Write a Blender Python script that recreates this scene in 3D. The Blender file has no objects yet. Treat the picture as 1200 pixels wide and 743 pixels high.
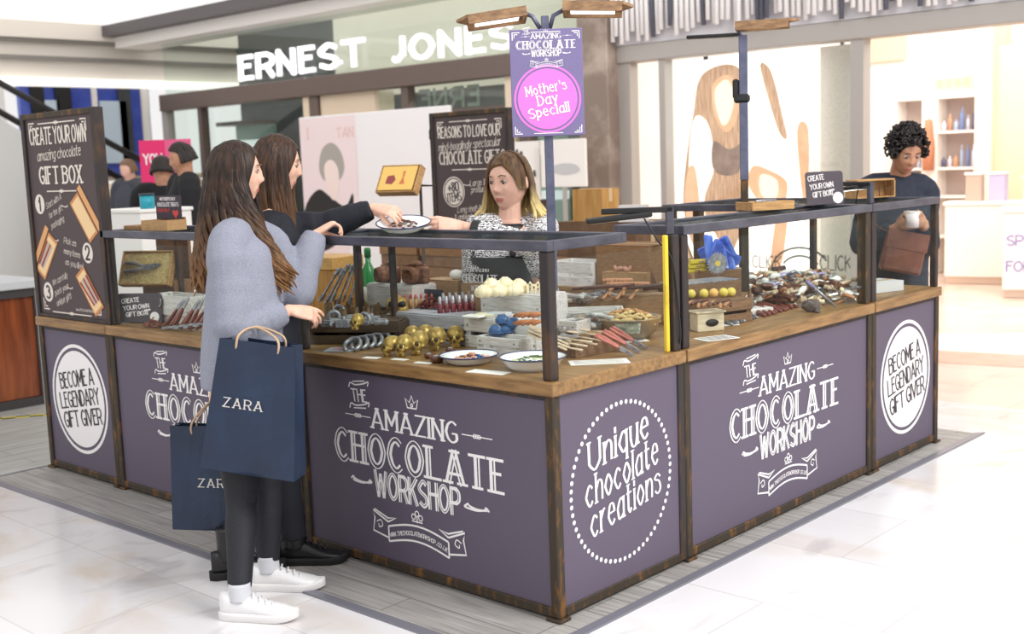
import bpy, math, random
from math import sin, cos, pi, radians as R
from mathutils import Vector as V, Matrix as M4
S = bpy.context.scene
COL = S.collection
# ------------------------------------------------------------------ camera
cd = bpy.data.cameras.new('camera'); cam = bpy.data.objects.new('camera', cd); COL.objects.link(cam)
FW = V((-0.6718077, 0.72913164, -0.13054299)); RT = V((0.73818095, 0.67361632, -0.03646832)); UP = V((-0.06134568, 0.12086404, 0.99077171))
CAM = V((2.5722, -2.9789, 1.6))
cam.matrix_world = M4(((RT.x, UP.x, -FW.x, CAM.x), (RT.y, UP.y, -FW.y, CAM.y), (RT.z, UP.z, -FW.z, CAM.z), (0, 0, 0, 1)))
cd.sensor_width = 36; cd.lens = 1382.8 / 1200 * 36
cd.dof.use_dof = True; cd.dof.focus_distance = 4.7; cd.dof.aperture_fstop = 2.8
cd.clip_end = 100
S.camera = cam
# ------------------------------------------------------------------ light
W = bpy.data.worlds.new('world'); S.world = W; W.use_nodes = True
W.node_tree.nodes['Background'].inputs[0].default_value = (1.0, 0.985, 0.97, 1)
W.node_tree.nodes['Background'].inputs[1].default_value = 0.86
def area(name, loc, target, size, power, col=(1, 1, 1)):
    l = bpy.data.lights.new(name, 'AREA'); l.size = size; l.energy = power; l.color = col
    o = bpy.data.objects.new(name, l); COL.objects.link(o); o.location = loc
    o.rotation_euler = (V(target) - V(loc)).to_track_quat('-Z', 'Y').to_euler(); return o
area('key_light', (4.5, 1.0, 5.5), (-0.5, 1.2, 0.6), 3.0, 420, (1, 0.98, 0.96))  # key light added from upper right to brighten the side panels
area('mall_downlight', (-1.0, -4.0, 5.5), (-0.6, 0.2, 0.8), 3.0, 70, (1, 0.97, 0.94))
area('shop_fill', (-0.8, 8.4, 3.6), (-1.2, 9.0, 0), 2.2, 105, (1, 0.9, 0.8))  # fill added inside the open shop to brighten its interior
area('shop_fill_rear', (-3.2, 10.2, 3.7), (-3.2, 11.0, 0), 1.6, 55, (1, 0.93, 0.86))  # second fill added to lift the deeper part of the shop
area('jeweller_downlight', (-7.5, 7.7, 2.45), (-7.5, 7.9, 0), 1.2, 30, (1, 0.97, 0.92))
S.view_settings.view_transform = 'Standard'; S.view_settings.look = 'None'
S.view_settings.exposure = 0.1; S.view_settings.gamma = 1.0; S.view_settings.use_curve_mapping = False
rnd = random.Random(7)
# ------------------------------------------------------------------ materials
def lin(c):
    return tuple((v / 12.92 if v <= .04045 else ((v + .055) / 1.055) ** 2.4) for v in (x / 255 for x in c))
MATS = {}
def mat(name, c, rough=.5, metal=0., c2=None, scale=20., stretch=(1, 1, 1), detail=4., lo=.35, hi=.65, bump=0., emit=0., spec=.5, kind='noise', coat=0.):
    """procedural material: colour c varied towards c2 by an object-space noise"""
    if name in MATS: return MATS[name]
    m = bpy.data.materials.new(name); m.use_nodes = True; nt = m.node_tree; b = nt.nodes['Principled BSDF']
    b.inputs['Roughness'].default_value = rough; b.inputs['Metallic'].default_value = metal
    b.inputs['Specular IOR Level'].default_value = spec
    if coat: b.inputs['Coat Weight'].default_value = coat
    A = (*lin(c), 1)
    b.inputs['Base Color'].default_value = A
    if c2 is not None or bump:
        tc = nt.nodes.new('ShaderNodeTexCoord'); mp = nt.nodes.new('ShaderNodeMapping'); mp.inputs['Scale'].default_value = stretch
        nt.links.new(tc.outputs['Object'], mp.inputs[0])
        if kind == 'wave':
            n = nt.nodes.new('ShaderNodeTexWave'); n.inputs['Scale'].default_value = scale; n.inputs['Distortion'].default_value = 4; n.inputs['Detail'].default_value = detail; n.inputs['Detail Scale'].default_value = 1.5; out = n.outputs['Fac']
        elif kind == 'voronoi':
            n = nt.nodes.new('ShaderNodeTexVoronoi'); n.inputs['Scale'].default_value = scale; out = n.outputs['Distance']
        else:
            n = nt.nodes.new('ShaderNodeTexNoise'); n.inputs['Scale'].default_value = scale; n.inputs['Detail'].default_value = detail; n.inputs['Roughness'].default_value = .6; out = n.outputs['Fac']
        nt.links.new(mp.outputs[0], n.inputs['Vector'])
        if c2 is not None:
            r = nt.nodes.new('ShaderNodeValToRGB'); r.color_ramp.elements[0].position = lo; r.color_ramp.elements[1].position = hi
            r.color_ramp.elements[0].color = A; r.color_ramp.elements[1].color = (*lin(c2), 1)
            nt.links.new(out, r.inputs[0]); nt.links.new(r.outputs[0], b.inputs['Base Color'])
        if bump:
            bp = nt.nodes.new('ShaderNodeBump'); bp.inputs['Strength'].default_value = bump; bp.inputs['Distance'].default_value = .01
            nt.links.new(out, bp.inputs['Height']); nt.links.new(bp.outputs[0], b.inputs['Normal'])
    if emit:
        b.inputs['Emission Color'].default_value = A; b.inputs['Emission Strength'].default_value = emit
    MATS[name] = m; return m
def glass(name, c, gl=.08, rough=.02):
    if name in MATS: return MATS[name]
    m = bpy.data.materials.new(name); m.use_nodes = True; nt = m.node_tree; nt.nodes.clear()
    o = nt.nodes.new('ShaderNodeOutputMaterial'); t = nt.nodes.new('ShaderNodeBsdfTransparent'); g = nt.nodes.new('ShaderNodeBsdfGlossy'); x = nt.nodes.new('ShaderNodeMixShader')
    t.inputs[0].default_value = (*lin(c), 1); g.inputs['Roughness'].default_value = rough; x.inputs[0].default_value = gl
    nt.links.new(t.outputs[0], x.inputs[1]); nt.links.new(g.outputs[0], x.inputs[2]); nt.links.new(x.outputs[0], o.inputs[0])
    MATS[name] = m; return m
m_panel = mat('plum_board', (98, 89, 107), .55, 0, (90, 81, 99), 260, lo=.3, hi=.7)
m_board = mat('brown_board', (80, 66, 68), .6, 0, (72, 59, 61), 200)
m_white = mat('white_print', (246, 243, 244), .6)
m_cream = mat('cream_print', (232, 222, 212), .6)
m_ink = mat('dark_print', (58, 50, 60), .6)
m_steel = mat('rusted_steel', (56, 50, 50), .55, .35, (112, 78, 46), 16, (1, 1, .35), 6, .5, .78, .15)
m_rust = mat('rusty_angle', (64, 55, 44), .6, .3, (150, 100, 42), 26, (1, 1, .3), 7, .52, .76, .15)
m_iron = mat('blue_grey_steel', (72, 72, 82), .4, .5, (98, 98, 110), 14, (.4, .4, 1), 4)
m_yell = mat('yellow_paint', (236, 202, 60), .5, 0, (150, 116, 40), 14, (1, 1, .4), 5, .55, .75)
m_top = mat('oak_worktop', (160, 124, 78), .45, 0, (110, 79, 45), 5, (1.2, 9, 9), 6, .35, .7, .06)
m_wood = mat('light_wood', (196, 156, 104), .55, 0, (156, 112, 68), 7, (1.5, 12, 12), 5, .35, .7, .06)
m_brownw = mat('brown_wood', (140, 104, 72), .6, 0, (98, 70, 48), 8, (1.5, 12, 12), 5, .3, .7, .08)
m_darkw = mat('dark_wood', (92, 72, 52), .6, 0, (56, 42, 30), 8, (1.5, 12, 12), 5, .3, .7, .08)
m_whitew = mat('whitewashed_wood', (222, 219, 216), .65, 0, (176, 170, 166), 9, (1.5, 12, 12), 6, .45, .75, .08)
m_greyw = mat('grey_washed_wood', (186, 186, 194), .65, 0, (140, 140, 150), 9, (1.5, 12, 12), 6, .4, .75, .08)
m_card = mat('cardboard', (184, 148, 104), .75, 0, (166, 130, 88), 30, (1, 1, 4))
m_cardd = mat('brown_cardboard', (152, 116, 80), .75, 0, (130, 98, 66), 30, (1, 1, 4))
m_glass = glass('clear_glass', (253, 255, 254), .018)
m_shelfglass = glass('shelf_glass', (242, 248, 245), .06)
m_choc = mat('milk_chocolate', (112, 68, 46), .45, 0, (86, 50, 34), 40)
m_cocoa = mat('cocoa_chocolate', (140, 98, 70), .7, 0, (96, 60, 42), 60, bump=.1)
m_gold = mat('gold_dust', (204, 174, 96), .35, .4, (136, 106, 52), 50)
m_silver = mat('silver_dust', (176, 176, 182), .35, .5, (120, 120, 128), 50)
m_black = mat('matt_black', (26, 26, 28), .5)
m_enamel = mat('white_enamel', (242, 243, 246), .2, coat=.3)
m_navyrim = mat('navy_enamel', (42, 44, 92), .25)
m_paper = mat('white_paper', (240, 238, 234), .8)
m_led = mat('led_panel', (255, 250, 244), .5, emit=1.4)
# ------------------------------------------------------------------ mesh builder
class MB:
    def __init__(s): s.v = []; s.f = []; s.m = []; s.s = []; s.M = M4.Identity(4); s.mi = 0
    def add(s, vs, fs, smooth=False):
        b = len(s.v); M = s.M
        s.v += [tuple(M @ V(p)) for p in vs]
        for f in fs: s.f.append(tuple(i + b for i in f)); s.m.append(s.mi); s.s.append(smooth)
        return s
    def at(s, loc=(0, 0, 0), rz=0, rx=0, ry=0, sc=1):
        s.M = M4.Translation(loc) @ M4.Rotation(rz, 4, 'Z') @ M4.Rotation(ry, 4, 'Y') @ M4.Rotation(rx, 4, 'X') @ (M4.Scale(sc, 4) if not isinstance(sc, tuple) else M4.Diagonal((*sc, 1))); return s
    def box(s, x0, x1, y0, y1, z0, z1, b=0.):
        if x1 < x0: x0, x1 = x1, x0
        if y1 < y0: y0, y1 = y1, y0
        if z1 < z0: z0, z1 = z1, z0
        b = min(b, (x1 - x0) * .45, (y1 - y0) * .45, (z1 - z0) * .45)
        if b <= 0:
            return s.add([(x, y, z) for z in (z0, z1) for y in (y0, y1) for x in (x0, x1)],
                         [(0, 2, 3, 1), (4, 5, 7, 6), (0, 1, 5, 4), (2, 6, 7, 3), (0, 4, 6, 2), (1, 3, 7, 5)])
        vs = []; ix = {}
        for k in (0, 1):
            for j in (0, 1):
                for i in (0, 1):
                    c = ((x0, x1)[i], (y0, y1)[j], (z0, z1)[k]); d = (b if i == 0 else -b, b if j == 0 else -b, b if k == 0 else -b)
                    for a in range(3):
                        p = [c[q] + (d[q] if q != a else 0) for q in range(3)]; ix[(i, j, k, a)] = len(vs); vs.append(tuple(p))
        fs = []
        for a, (u, w) in enumerate(((1, 2), (0, 2), (0, 1))):
            for e in (0, 1):
                q = []
                for (p, r) in ((0, 0), (1, 0), (1, 1), (0, 1)):
                    k = [0, 0, 0]; k[a] = e; k[u] = p; k[w] = r; q.append(ix[(*k, a)])
                fs.append(tuple(q))
        for a, (u, w) in enumerate(((1, 2), (0, 2), (0, 1))):
            for p in (0, 1):
                for r in (0, 1):
                    k0 = [0, 0, 0]; k0[u] = p; k0[w] = r; k1 = list(k0); k1[a] = 1
                    fs.append((ix[(*k0, u)], ix[(*k1, u)], ix[(*k1, w)], ix[(*k0, w)]))
        for k in range(8):
            t = (k & 1, k >> 1 & 1, k >> 2 & 1); fs.append((ix[(*t, 0)], ix[(*t, 1)], ix[(*t, 2)]))
        return s.add(vs, fs)
    def tube(s, pts, r, n=10, caps=True, flat=1., up=None):
        """swept tube with per-point radii; flat squashes one axis"""
        P = [V(p) for p in pts]; k = len(P)
        r = list(r) if isinstance(r, (list, tuple)) else [r] * k
        T = []
        for i in range(k):
            t = (P[min(i + 1, k - 1)] - P[max(i - 1, 0)]); T.append(t.normalized() if t.length > 1e-9 else V((0, 0, 1)))
        u = V(up) if up else (V((0, 0, 1)) if abs(T[0].z) < .9 else V((0, 1, 0)))
        vs = []
        for i in range(k):
            a = u - T[i] * u.dot(T[i])
            if a.length < 1e-6: a = V((1, 0, 0)) - T[i] * T[i].x
            a.normalize(); b = T[i].cross(a); u = a
            for j in range(n):
                g = 2 * pi * j / n; vs.append(tuple(P[i] + (a * cos(g) * flat + b * sin(g)) * r[i]))
        fs = [(i * n + j, i * n + (j + 1) % n, (i + 1) * n + (j + 1) % n, (i + 1) * n + j) for i in range(k - 1) for j in range(n)]
        if caps: fs += [tuple(range(n - 1, -1, -1)), tuple(range((k - 1) * n, k * n))]
        return s.add(vs, fs, True)
    def loft(s, rings, caps=True, smooth=True):
        n = len(rings[0]); k = len(rings); vs = [p for q in rings for p in q]
        fs = [(i * n + j, i * n + (j + 1) % n, (i + 1) * n + (j + 1) % n, (i + 1) * n + j) for i in range(k - 1) for j in range(n)]
        if caps: fs += [tuple(range(n - 1, -1, -1)), tuple(range((k - 1) * n, k * n))]
        return s.add(vs, fs, smooth)
    def lathe(s, prof, n=20, smooth=True):
        return s.loft([[(r * cos(2 * pi * j / n), r * sin(2 * pi * j / n), z) for j in range(n)] for r, z in prof], True, smooth)
    def ball(s, c, r, n=14, m=9):
        r = r if isinstance(r, tuple) else (r, r, r); rings = []
        for i in range(m + 1):
            a = -pi / 2 + pi * (i if 0 < i < m else (.08 if i == 0 else m - .08)) / m
            rings.append([(c[0] + r[0] * cos(a) * cos(2 * pi * j / n), c[1] + r[1] * cos(a) * sin(2 * pi * j / n), c[2] + r[2] * sin(a)) for j in range(n)])
        return s.loft(rings)
    def prism(s, poly, z0, z1):
        n = len(poly); return s.add([(x, y, z0) for x, y in poly] + [(x, y, z1) for x, y in poly],
            [tuple(range(n - 1, -1, -1)), tuple(range(n, 2 * n))] + [(i, (i + 1) % n, n + (i + 1) % n, n + i) for i in range(n)])
    def poly(s, pts): return s.add([(p[0], p[1], p[2] if len(p) > 2 else 0) for p in pts], [tuple(range(len(pts)))])
def obj(name, mb, mats, parent=None, loc=None, rz=0, label=None, cat=None, group=None, kind=None):
    me = bpy.data.meshes.new(name); me.from_pydata(mb.v, [], mb.f)
    for m in (mats if isinstance(mats, (list, tuple)) else [mats]): me.materials.append(m)
    me.polygons.foreach_set('material_index', mb.m); me.polygons.foreach_set('use_smooth', mb.s); me.update()
    o = bpy.data.objects.new(name, me); COL.objects.link(o)
    if parent: o.parent = parent
    if loc is not None: o.location = loc; o.rotation_euler = (0, 0, rz)
    return tag(o, label, cat, group, kind)
def tag(o, label=None, cat=None, group=None, kind=None):
    for k, v in (('label', label), ('category', cat), ('group', group), ('kind', kind)):
        if v: o[k] = v
    return o
def thing(name, label, cat, loc=(0, 0, 0), rz=0, group=None):
    o = bpy.data.objects.new(name, None); COL.objects.link(o); o.location = loc; o.rotation_euler = (0, 0, rz); o.empty_display_size = .1
    return tag(o, label, cat, group)
def dup(o, loc=None, rz=None, label=None, group=None, parent=None, sc=None):
    c = o.copy(); COL.objects.link(c)
    if parent: c.parent = parent
    if loc is not None: c.location = loc
    if rz is not None: c.rotation_euler = (o.rotation_euler[0], o.rotation_euler[1], rz)
    if sc: c.scale = (sc, sc, sc)
    if label: c['label'] = label
    if group: c['group'] = group
    for ch in list(o.children): dup(ch, parent=c)
    return c
def struct(name, mb, m, label=None): return obj(name, mb, m, kind='structure', label=label)
def bx(*a, b=0.): return MB().box(*a, b=b)
def ray(px, py, ax, v):
    d = FW + RT * ((px - 600) / 1382.8) - UP * ((py - 371.5) / 1382.8); return CAM + d * ((v - CAM[ax]) / d[ax])
# ------------------------------------------------------------------ lettering: a stroke alphabet, thick stems and thin hairlines
GL = {'A': '02 39|39 62|14 54', 'B': '02 09|09 39|~39 58 57 36|06 36|~36 55 53 32|32 02', 'C': '~58 39 18 06 05 13 32 53', 'D': '02 09|09 29|~29 48 56 55 43 22|22 02',
 'E': '02 09|09 49|06 36|02 42', 'F': '02 09|09 49|06 36', 'G': '~58 39 18 06 05 13 32 53 55|35 55', 'H': '02 09|52 59|06 56', 'I': '02 09', 'J': '39 34|~34 23 12 03',
 'K': '02 09|59 05|26 52', 'L': '02 09|02 52', 'M': '02 09|09 34|34 69|69 62', 'N': '02 09|09 52|52 59', 'O': '~39 18 06 05 13 32 53 65 66 58 39', 'P': '02 09|09 39|~39 58 56 35|35 05',
 'Q': '~39 18 06 05 13 32 53 65 66 58 39|43 61', 'R': '02 09|09 39|~39 58 56 35|35 05|35 52', 'S': '~58 39 18 07 16 45 54 53 32 03', 'T': '32 39|09 69', 'U': '09 04|~04 13 32 53 64|64 69',
 'V': '09 32|32 69', 'W': '09 22|22 48|48 62|62 89', 'X': '02 59|09 52', 'Y': '09 36|69 36|36 32', 'Z': '09 59|59 02|02 52',
 '0': '~29 08 03 22 43 48 29', '1': '12 19|19 07', '2': '~07 19 39 47 35 02|02 42', '3': '~08 29 47 26|~26 45 43 22 03', '4': '32 39|39 04|04 44', '5': '49 09|09 06|~06 36 44 22 03', '8': '~26 08 29 48 26 04 22 44 26', '9': '~46 27 08 29 48 44 22',
 '!': '04 09|02 03', "'": '09 07', '.': '02 03', '-': '05 35', '+': '23 27|05 45', '&': '~52 17 19 38 13 22 45', '>': '05 55|57 75|75 53', ':': '02 03|06 07',
 'a': '~46 27 05 04 12 43|47 42', 'b': '09 02|~05 27 45 44 22 03', 'c': '~46 27 05 04 22 43', 'd': '49 42|~46 27 05 04 22 43', 'e': '05 45|~45 37 17 05 04 22 43', 'f': '~39 18 12|07 37',
 'g': '47 41|~41 20 01|~46 27 05 04 22 43', 'h': '09 02|~05 27 46 42', 'i': '02 07|08 09', 'j': '17 11|~11 00', 'k': '02 09|47 04|15 42', 'l': '02 09', 'm': '02 07|~05 27 36 32|~35 57 66 62', 'n': '02 07|~05 27 46 42',
 'o': '~27 05 04 22 44 45 27', 'p': '00 07|~05 27 45 44 22 03', 'q': '40 47|~46 27 05 04 22 43', 'r': '02 07|~05 27 37', 's': '~46 27 06 35 43 22 03', 't': '19 13|~13 22 33|07 37', 'u': '07 04|~04 12 32 45|47 42',
 'v': '07 22|22 47', 'w': '07 12|12 36|36 52|52 67', 'x': '02 47|07 42', 'y': '07 23|47 10', 'z': '07 47|47 02|02 42'}
def catmull(P, k=6):
    out = []; n = len(P); cl = P[0] == P[-1]
    for i in range(n - 1):
        p0 = P[i - 1] if i > 0 else (P[n - 2] if cl else P[0]); p1, p2 = P[i], P[i + 1]; p3 = P[i + 2] if i + 2 < n else (P[1] if cl else P[-1])
        for j in range(k):
            t = j / k
            out.append(tuple(.5 * (2 * b + (c - a) * t + (2 * a - 5 * b + 4 * c - d) * t * t + (3 * b - a - 3 * c + d) * t ** 3) for a, b, c, d in zip(p0, p1, p2, p3)))
    return out + [P[-1]]
def stroke(mb, P, w, w2=None, off=0.):
    """flat ribbon; w = width of vertical strokes, w2 = of horizontal ones"""
    n = len(P); vs = []; mb.lay = (getattr(mb, 'lay', 0) + 1) % 24; zz = mb.lay * 2.2e-5
    for i in range(n):
        a, b = P[max(i - 1, 0)], P[min(i + 1, n - 1)]
        if P[0] == P[-1] and n > 2 and i in (0, n - 1): a, b = P[n - 2], P[1]
        dx, dy = b[0] - a[0], b[1] - a[1]; l = math.hypot(dx, dy) or 1; dx /= l; dy /= l
        h = (w if w2 is None else w2 + (w - w2) * dy * dy) / 2
        vs.append((P[i][0] - dy * (off + h), P[i][1] + dx * (off + h), zz)); vs.append((P[i][0] - dy * (off - h), P[i][1] + dx * (off - h), zz))
    mb.add(vs, [(2 * i, 2 * i + 1, 2 * i + 3, 2 * i + 2) for i in range(n - 1)])
def text(mb, s, x, y, h, thick=1., thin=None, xs=1., slant=0., serif=False, inline=False, gap=1.6, align='c', rot=0., width=None, fit=None):
    """s set with its baseline at x, y and capitals h tall in the builder's own plane"""
    u = h / 7; adv = []; t = 0
    for ch in s:
        if ch == ' ': adv.append(t); t += 2.6; continue
        w = max(int(p[0]) for q in GL[ch].split('|') for p in q.strip('~').split(' ')); adv.append(t); t += w + gap
    t -= gap
    if fit: xs = fit / (t * u)
    kk = max(.45, min(1., xs * 1.05 + .1)); thick *= kk; thin = thin * max(kk, .7) if thin is not None else None
    x0 = {'c': -t * u * xs / 2, 'l': 0, 'r': -t * u * xs}[align]; c, sn = cos(rot), sin(rot)
    def tr(p):
        px, py = x0 + p[0] * u * xs + slant * (p[1] - 2) * u, (p[1] - 2) * u
        return (x + px * c - py * sn, y + px * sn + py * c)
    for ch, a in zip(s, adv):
        if ch == ' ': continue
        for q in GL[ch].split('|'):
            sm = q[0] == '~'; P = [(int(p[0]) + a, int(p[1])) for p in q.strip('~').split(' ')]
            Q = [tr(p) for p in (catmull(P) if sm else P)]
            tk, th = thick * u, (thin if thin is not None else thick) * u
            if not sm:      # run straight strokes a little past their ends so corners close
                d = V((Q[1][0] - Q[0][0], Q[1][1] - Q[0][1])); l = d.length; d = d / l * th * .5
                Q = [(Q[0][0] - d.x, Q[0][1] - d.y), (Q[1][0] + d.x, Q[1][1] + d.y)]
            vert = abs(P[0][1] - P[-1][1]) > 2 or sm
            if inline and vert:
                stroke(mb, Q, tk * .52, th * .6, tk * .24); stroke(mb, Q, tk * .28, th * .36, -tk * .36)
            else: stroke(mb, Q, tk, th)
            if serif and not sm and abs(P[0][1] - P[1][1]) > 2:
                for p in P:
                    if p[1] in (2, 7, 9, 0) and not (ch == 'T' and p[1] == 9):
                        e = thick * (.95 if p[1] in (2, 9) else .7) / xs; stroke(mb, [tr((p[0] - e, p[1])), tr((p[0] + e, p[1]))], th * .9)
def ring(mb, cx, cy, r, w, n=48, ry=None):
    stroke(mb, [(cx + r * cos(2 * pi * i / n), cy + (ry or r) * sin(2 * pi * i / n)) for i in range(n)] + [(cx + r, cy)], w)
def disc(mb, cx, cy, r, n=40): mb.poly([(cx + r * cos(2 * pi * i / n), cy + r * sin(2 * pi * i / n)) for i in range(n)])
def curl(mb, x, y, l, w, f=1):
    stroke(mb, catmull([(x, y), (x + .1 * l * f, y + .09 * l), (x + .2 * l * f, y + .02 * l), (x + .55 * l * f, y - .04 * l), (x + l * f, y), (x + .9 * l * f, y + .09 * l)]), w)
def logo(mb, k=1., cx=0., y0=0., banner=True):
    """the white shop lettering; cx, y0 = its middle and the floor line of the full-size panel"""
    M0 = mb.M.copy(); mb.M = M0 @ M4.Translation((cx, y0, 0)) @ M4.Scale(k, 4)
    text(mb, 'THE', -.307, .672, .048, 1.1, .9, rot=.03, slant=-.12, fit=.088)
    for yy in (.654, .738):
        stroke(mb, catmull([(-.37, yy - .014), (-.36, yy + .006), (-.33, yy), (-.28, yy + .008), (-.25, yy + .018), (-.255, yy)]), .006); stroke(mb, [(-.345, yy + (.012 if yy > .7 else -.012)), (-.27, yy + (.02 if yy > .7 else -.006))], .005)
    stroke(mb, [(-.025, .679), (-.035, .715), (-.012, .7), (0, .728), (.012, .7), (.035, .715), (.025, .679), (-.025, .679)], .006)
    ring(mb, 0, .69, .006, .005, 8)
    for a, b in ((-.4, -.245), (.265, .42)):
        stroke(mb, [(a, .613), (b, .613)], .004)
        for q in (.42, .5, .58): ring(mb, a + (b - a) * q, .613, .007, .004, 8)
    text(mb, 'AMAZING', 0, .575, .078, 1.3, .6, serif=True, fit=.475, gap=2.)
    text(mb, 'CHOCOLATE', 0, .42, .12, 2.0, .75, serif=True, inline=True, fit=.93, gap=3.1)
    text(mb, 'WORKSHOP', 0, .3, .098, 1.75, 1.4, inline=True, fit=.47, gap=2.1)
    curl(mb, -.385, .345, .125, .008); curl(mb, .39, .338, .125, .008, -1)
    curl(mb, -.26, .341, .11, .008, -1); curl(mb, .27, .342, .11, .008)
    ring(mb, 0, .262, .011, .005, 8); stroke(mb, [(0, .225), (0, .25)], .006); ring(mb, -.02, .248, .011, .005, 8); ring(mb, .02, .248, .011, .005, 8); stroke(mb, [(-.03, .23), (.03, .23)], .005)
    if banner:
        top = [(-.17 + .34 * i / 10, .182 + .03 * sin(pi * i / 10)) for i in range(11)]; bot = [(x, y - .062) for x, y in top]
        stroke(mb, top, .008); stroke(mb, bot, .008); stroke(mb, [top[0], bot[0]], .008); stroke(mb, [top[-1], bot[-1]], .008)
        for f in (-1, 1):
            stroke(mb, [(f * .17, .2), (f * .26, .235), (f * .25, .205), (f * .262, .15), (f * .175, .135)], .008)
            stroke(mb, [(f * .17, .2), (f * .12, .225), (f * .17, .215), (f * .25, .24)], .007)
            stroke(mb, catmull([(f * .24, .19), (f * .215, .2), (f * .205, .18), (f * .225, .17), (f * .228, .183)]), .005)
        for i, ch in enumerate('WWW.THECHOCOLATEWORKSHOP.CO.UK'):
            q = i / 29; text(mb, ch, -.155 + .31 * q, .142 + .03 * sin(pi * q), .016, 1.2, rot=.25 * cos(pi * q), xs=.8)
    mb.M = M0
FA = M4(((1, 0, 0, 0), (0, 0, -1, 0), (0, 1, 0, 0), (0, 0, 0, 1)))      # drawing plane -> upright plane facing local -Y
# ------------------------------------------------------------------ the kiosk
HC, HS = .853, 1.332          # worktop and shelf heights
def lettering(parent, draw, M, m=None, y=.0):
    mb = MB(); mb.M = M; draw(mb); return obj('lettering', mb, m or m_white, parent)
def post(parent, x, y, z0, z1, m=None, w=.04, name='post'):
    return obj(name, bx(x - w / 2, x + w / 2, y - w / 2, y + w / 2, z0, z1, b=.004), m or m_steel, parent)
def unit(label, loc, rz, w, depth, draw, side=None):
    t = thing('kiosk_counter', label, 'display counter', loc, rz)
    p = obj('front_panel', bx(.036, w - .036, .012, .03, .036, .806), m_panel, t)
    for d in (draw if isinstance(draw, (list, tuple)) else [draw]):
        f, mm, off = d if isinstance(d, tuple) else (d, m_white, .0)
        mb = MB(); mb.M = M4.Translation((0, .0105 - off, 0)) @ FA; f(mb); obj('lettering', mb, mm, p)
    for x in (.02, w - .02):
        for y in (.02, depth - .02): post(t, x, y, .012, .804, m_rust if y < .1 else m_steel)
        q = MB()
        q.box(x - .034, x + .034, -.012, .05, .0, .012, b=.003); obj('foot', q, m_rust, t)
    obj('bottom_rail', bx(.04, w - .04, .002, .03, .012, .046, b=.003), m_rust, t)
    obj('top_rail', bx(.04, w - .04, .006, .03, .784, .804, b=.003), m_steel, t)
    s = obj('side_panel', bx(.008, .016, .04, depth - .04, .03, .804), m_panel, t)
    s = obj('side_panel', bx(w - .016, w - .008, .04, depth - .04, .03, .804), m_panel, t)
    if side:
        mb = MB(); mb.M = M4.Translation((w - .0065, 0, 0)) @ M4.Rotation(pi / 2, 4, 'Z') @ FA; side(mb); obj('lettering', mb, m_white, s)
        obj('bottom_rail', bx(w - .03, w - .002, .04, depth - .04, .012, .046, b=.003), m_rust, t)
    obj('back_panel', bx(.04, w - .04, depth - .03, depth - .015, .05, .804), m_board, t)
    obj('worktop', bx(.003, w - .003, -.016, depth, .804, HC, b=.004), m_top, t) if not side else obj('worktop', bx(.003, w + .016, -.016, depth - .003, .804, HC, b=.004), m_top, t)
    return t
def shelf(t, x0, x1, y0, y1, z=HS, legs=(), sides=(1, 1)):
    e = .03
    for a in ((x0, x1, y0, y0 + e), (x0, x1, y1 - e, y1)): obj('shelf_rail', bx(*a, z - .036, z, b=.003), m_iron, t)
    for i, a in enumerate(((x0, x0 + e, y0 + e, y1 - e), (x1 - e, x1, y0 + e, y1 - e))):
        if sides[i]: obj('shelf_rail', bx(*a, z - .036, z, b=.003), m_iron, t)
    obj('shelf_glass', bx(x0 + e, x1 - e, y0 + e, y1 - e, z - .016, z - .008), m_shelfglass, t)
    for x, y, m, w in legs: post(t, x, y, HC, z - .036, m, w)
def roundel(cx, cz):
    def f(mb): disc(mb, cx, cz, .262)
    def g(mb): ring(mb, cx, cz, .288, .018)
    def h(mb):
        for s, dy, wd in (('BECOME A', .07, .37), ('LEGENDARY', -.035, .43), ('GIFT GIVER', -.14, .41)):
            text(mb, s, cx - dy * .17, cz + dy, .082, 1.25, .95, fit=wd, rot=.165, serif=False)
    return [(f, m_white, 0.), (g, m_white, 0.), (h, m_ink, .0012)]
def unique(mb):
    cx, cz = .39, .42
    for i in range(64):
        a = 2 * pi * i / 64; disc(mb, cx + .3 * cos(a), cz + .295 * sin(a), .0088, 10)
    for s, dy, wd in (('Unique', .105, .36), ('chocolate', -.015, .44), ('creations', -.13, .43)):
        text(mb, s, cx - dy * .16, cz + dy, .105, 1.1, .6, slant=.16, serif=True, rot=.17, fit=wd, gap=2.4)
XJ, X1, X0, YJ, YK, YE = -1.42, -2.966, -3.727, .7872, 2.4114, 3.2059
u1 = unit('narrow plum counter at the left end with round white emblem, under tall gift box sign', (X0, 0, 0), 0, X1 - X0, .62, roundel(.382, .425))
u2 = unit('plum logo counter beside the left end, partly hidden behind the shoppers', (X1, 0, 0), 0, XJ - X1, .79, lambda mb: logo(mb, 1, .775, 0))
u3 = unit('near corner plum counter with white logo and a side reading Unique chocolate creations', (XJ, 0, 0), 0, -XJ, YJ, lambda mb: logo(mb, 1, -.72 - XJ, 0), unique)
u4 = unit('long plum logo counter on the right side, between two narrower counters', (0, YJ + .004, 0), pi / 2, YK - YJ - .008, .79, lambda mb: logo(mb, 1.0, 1.6 - YJ, -.004))
u5 = unit('narrow plum counter at the right end with round white emblem', (0, YK + .004, 0), pi / 2, YE - YK - .004, 1.26, roundel(2.815 - YK, .42))
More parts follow.
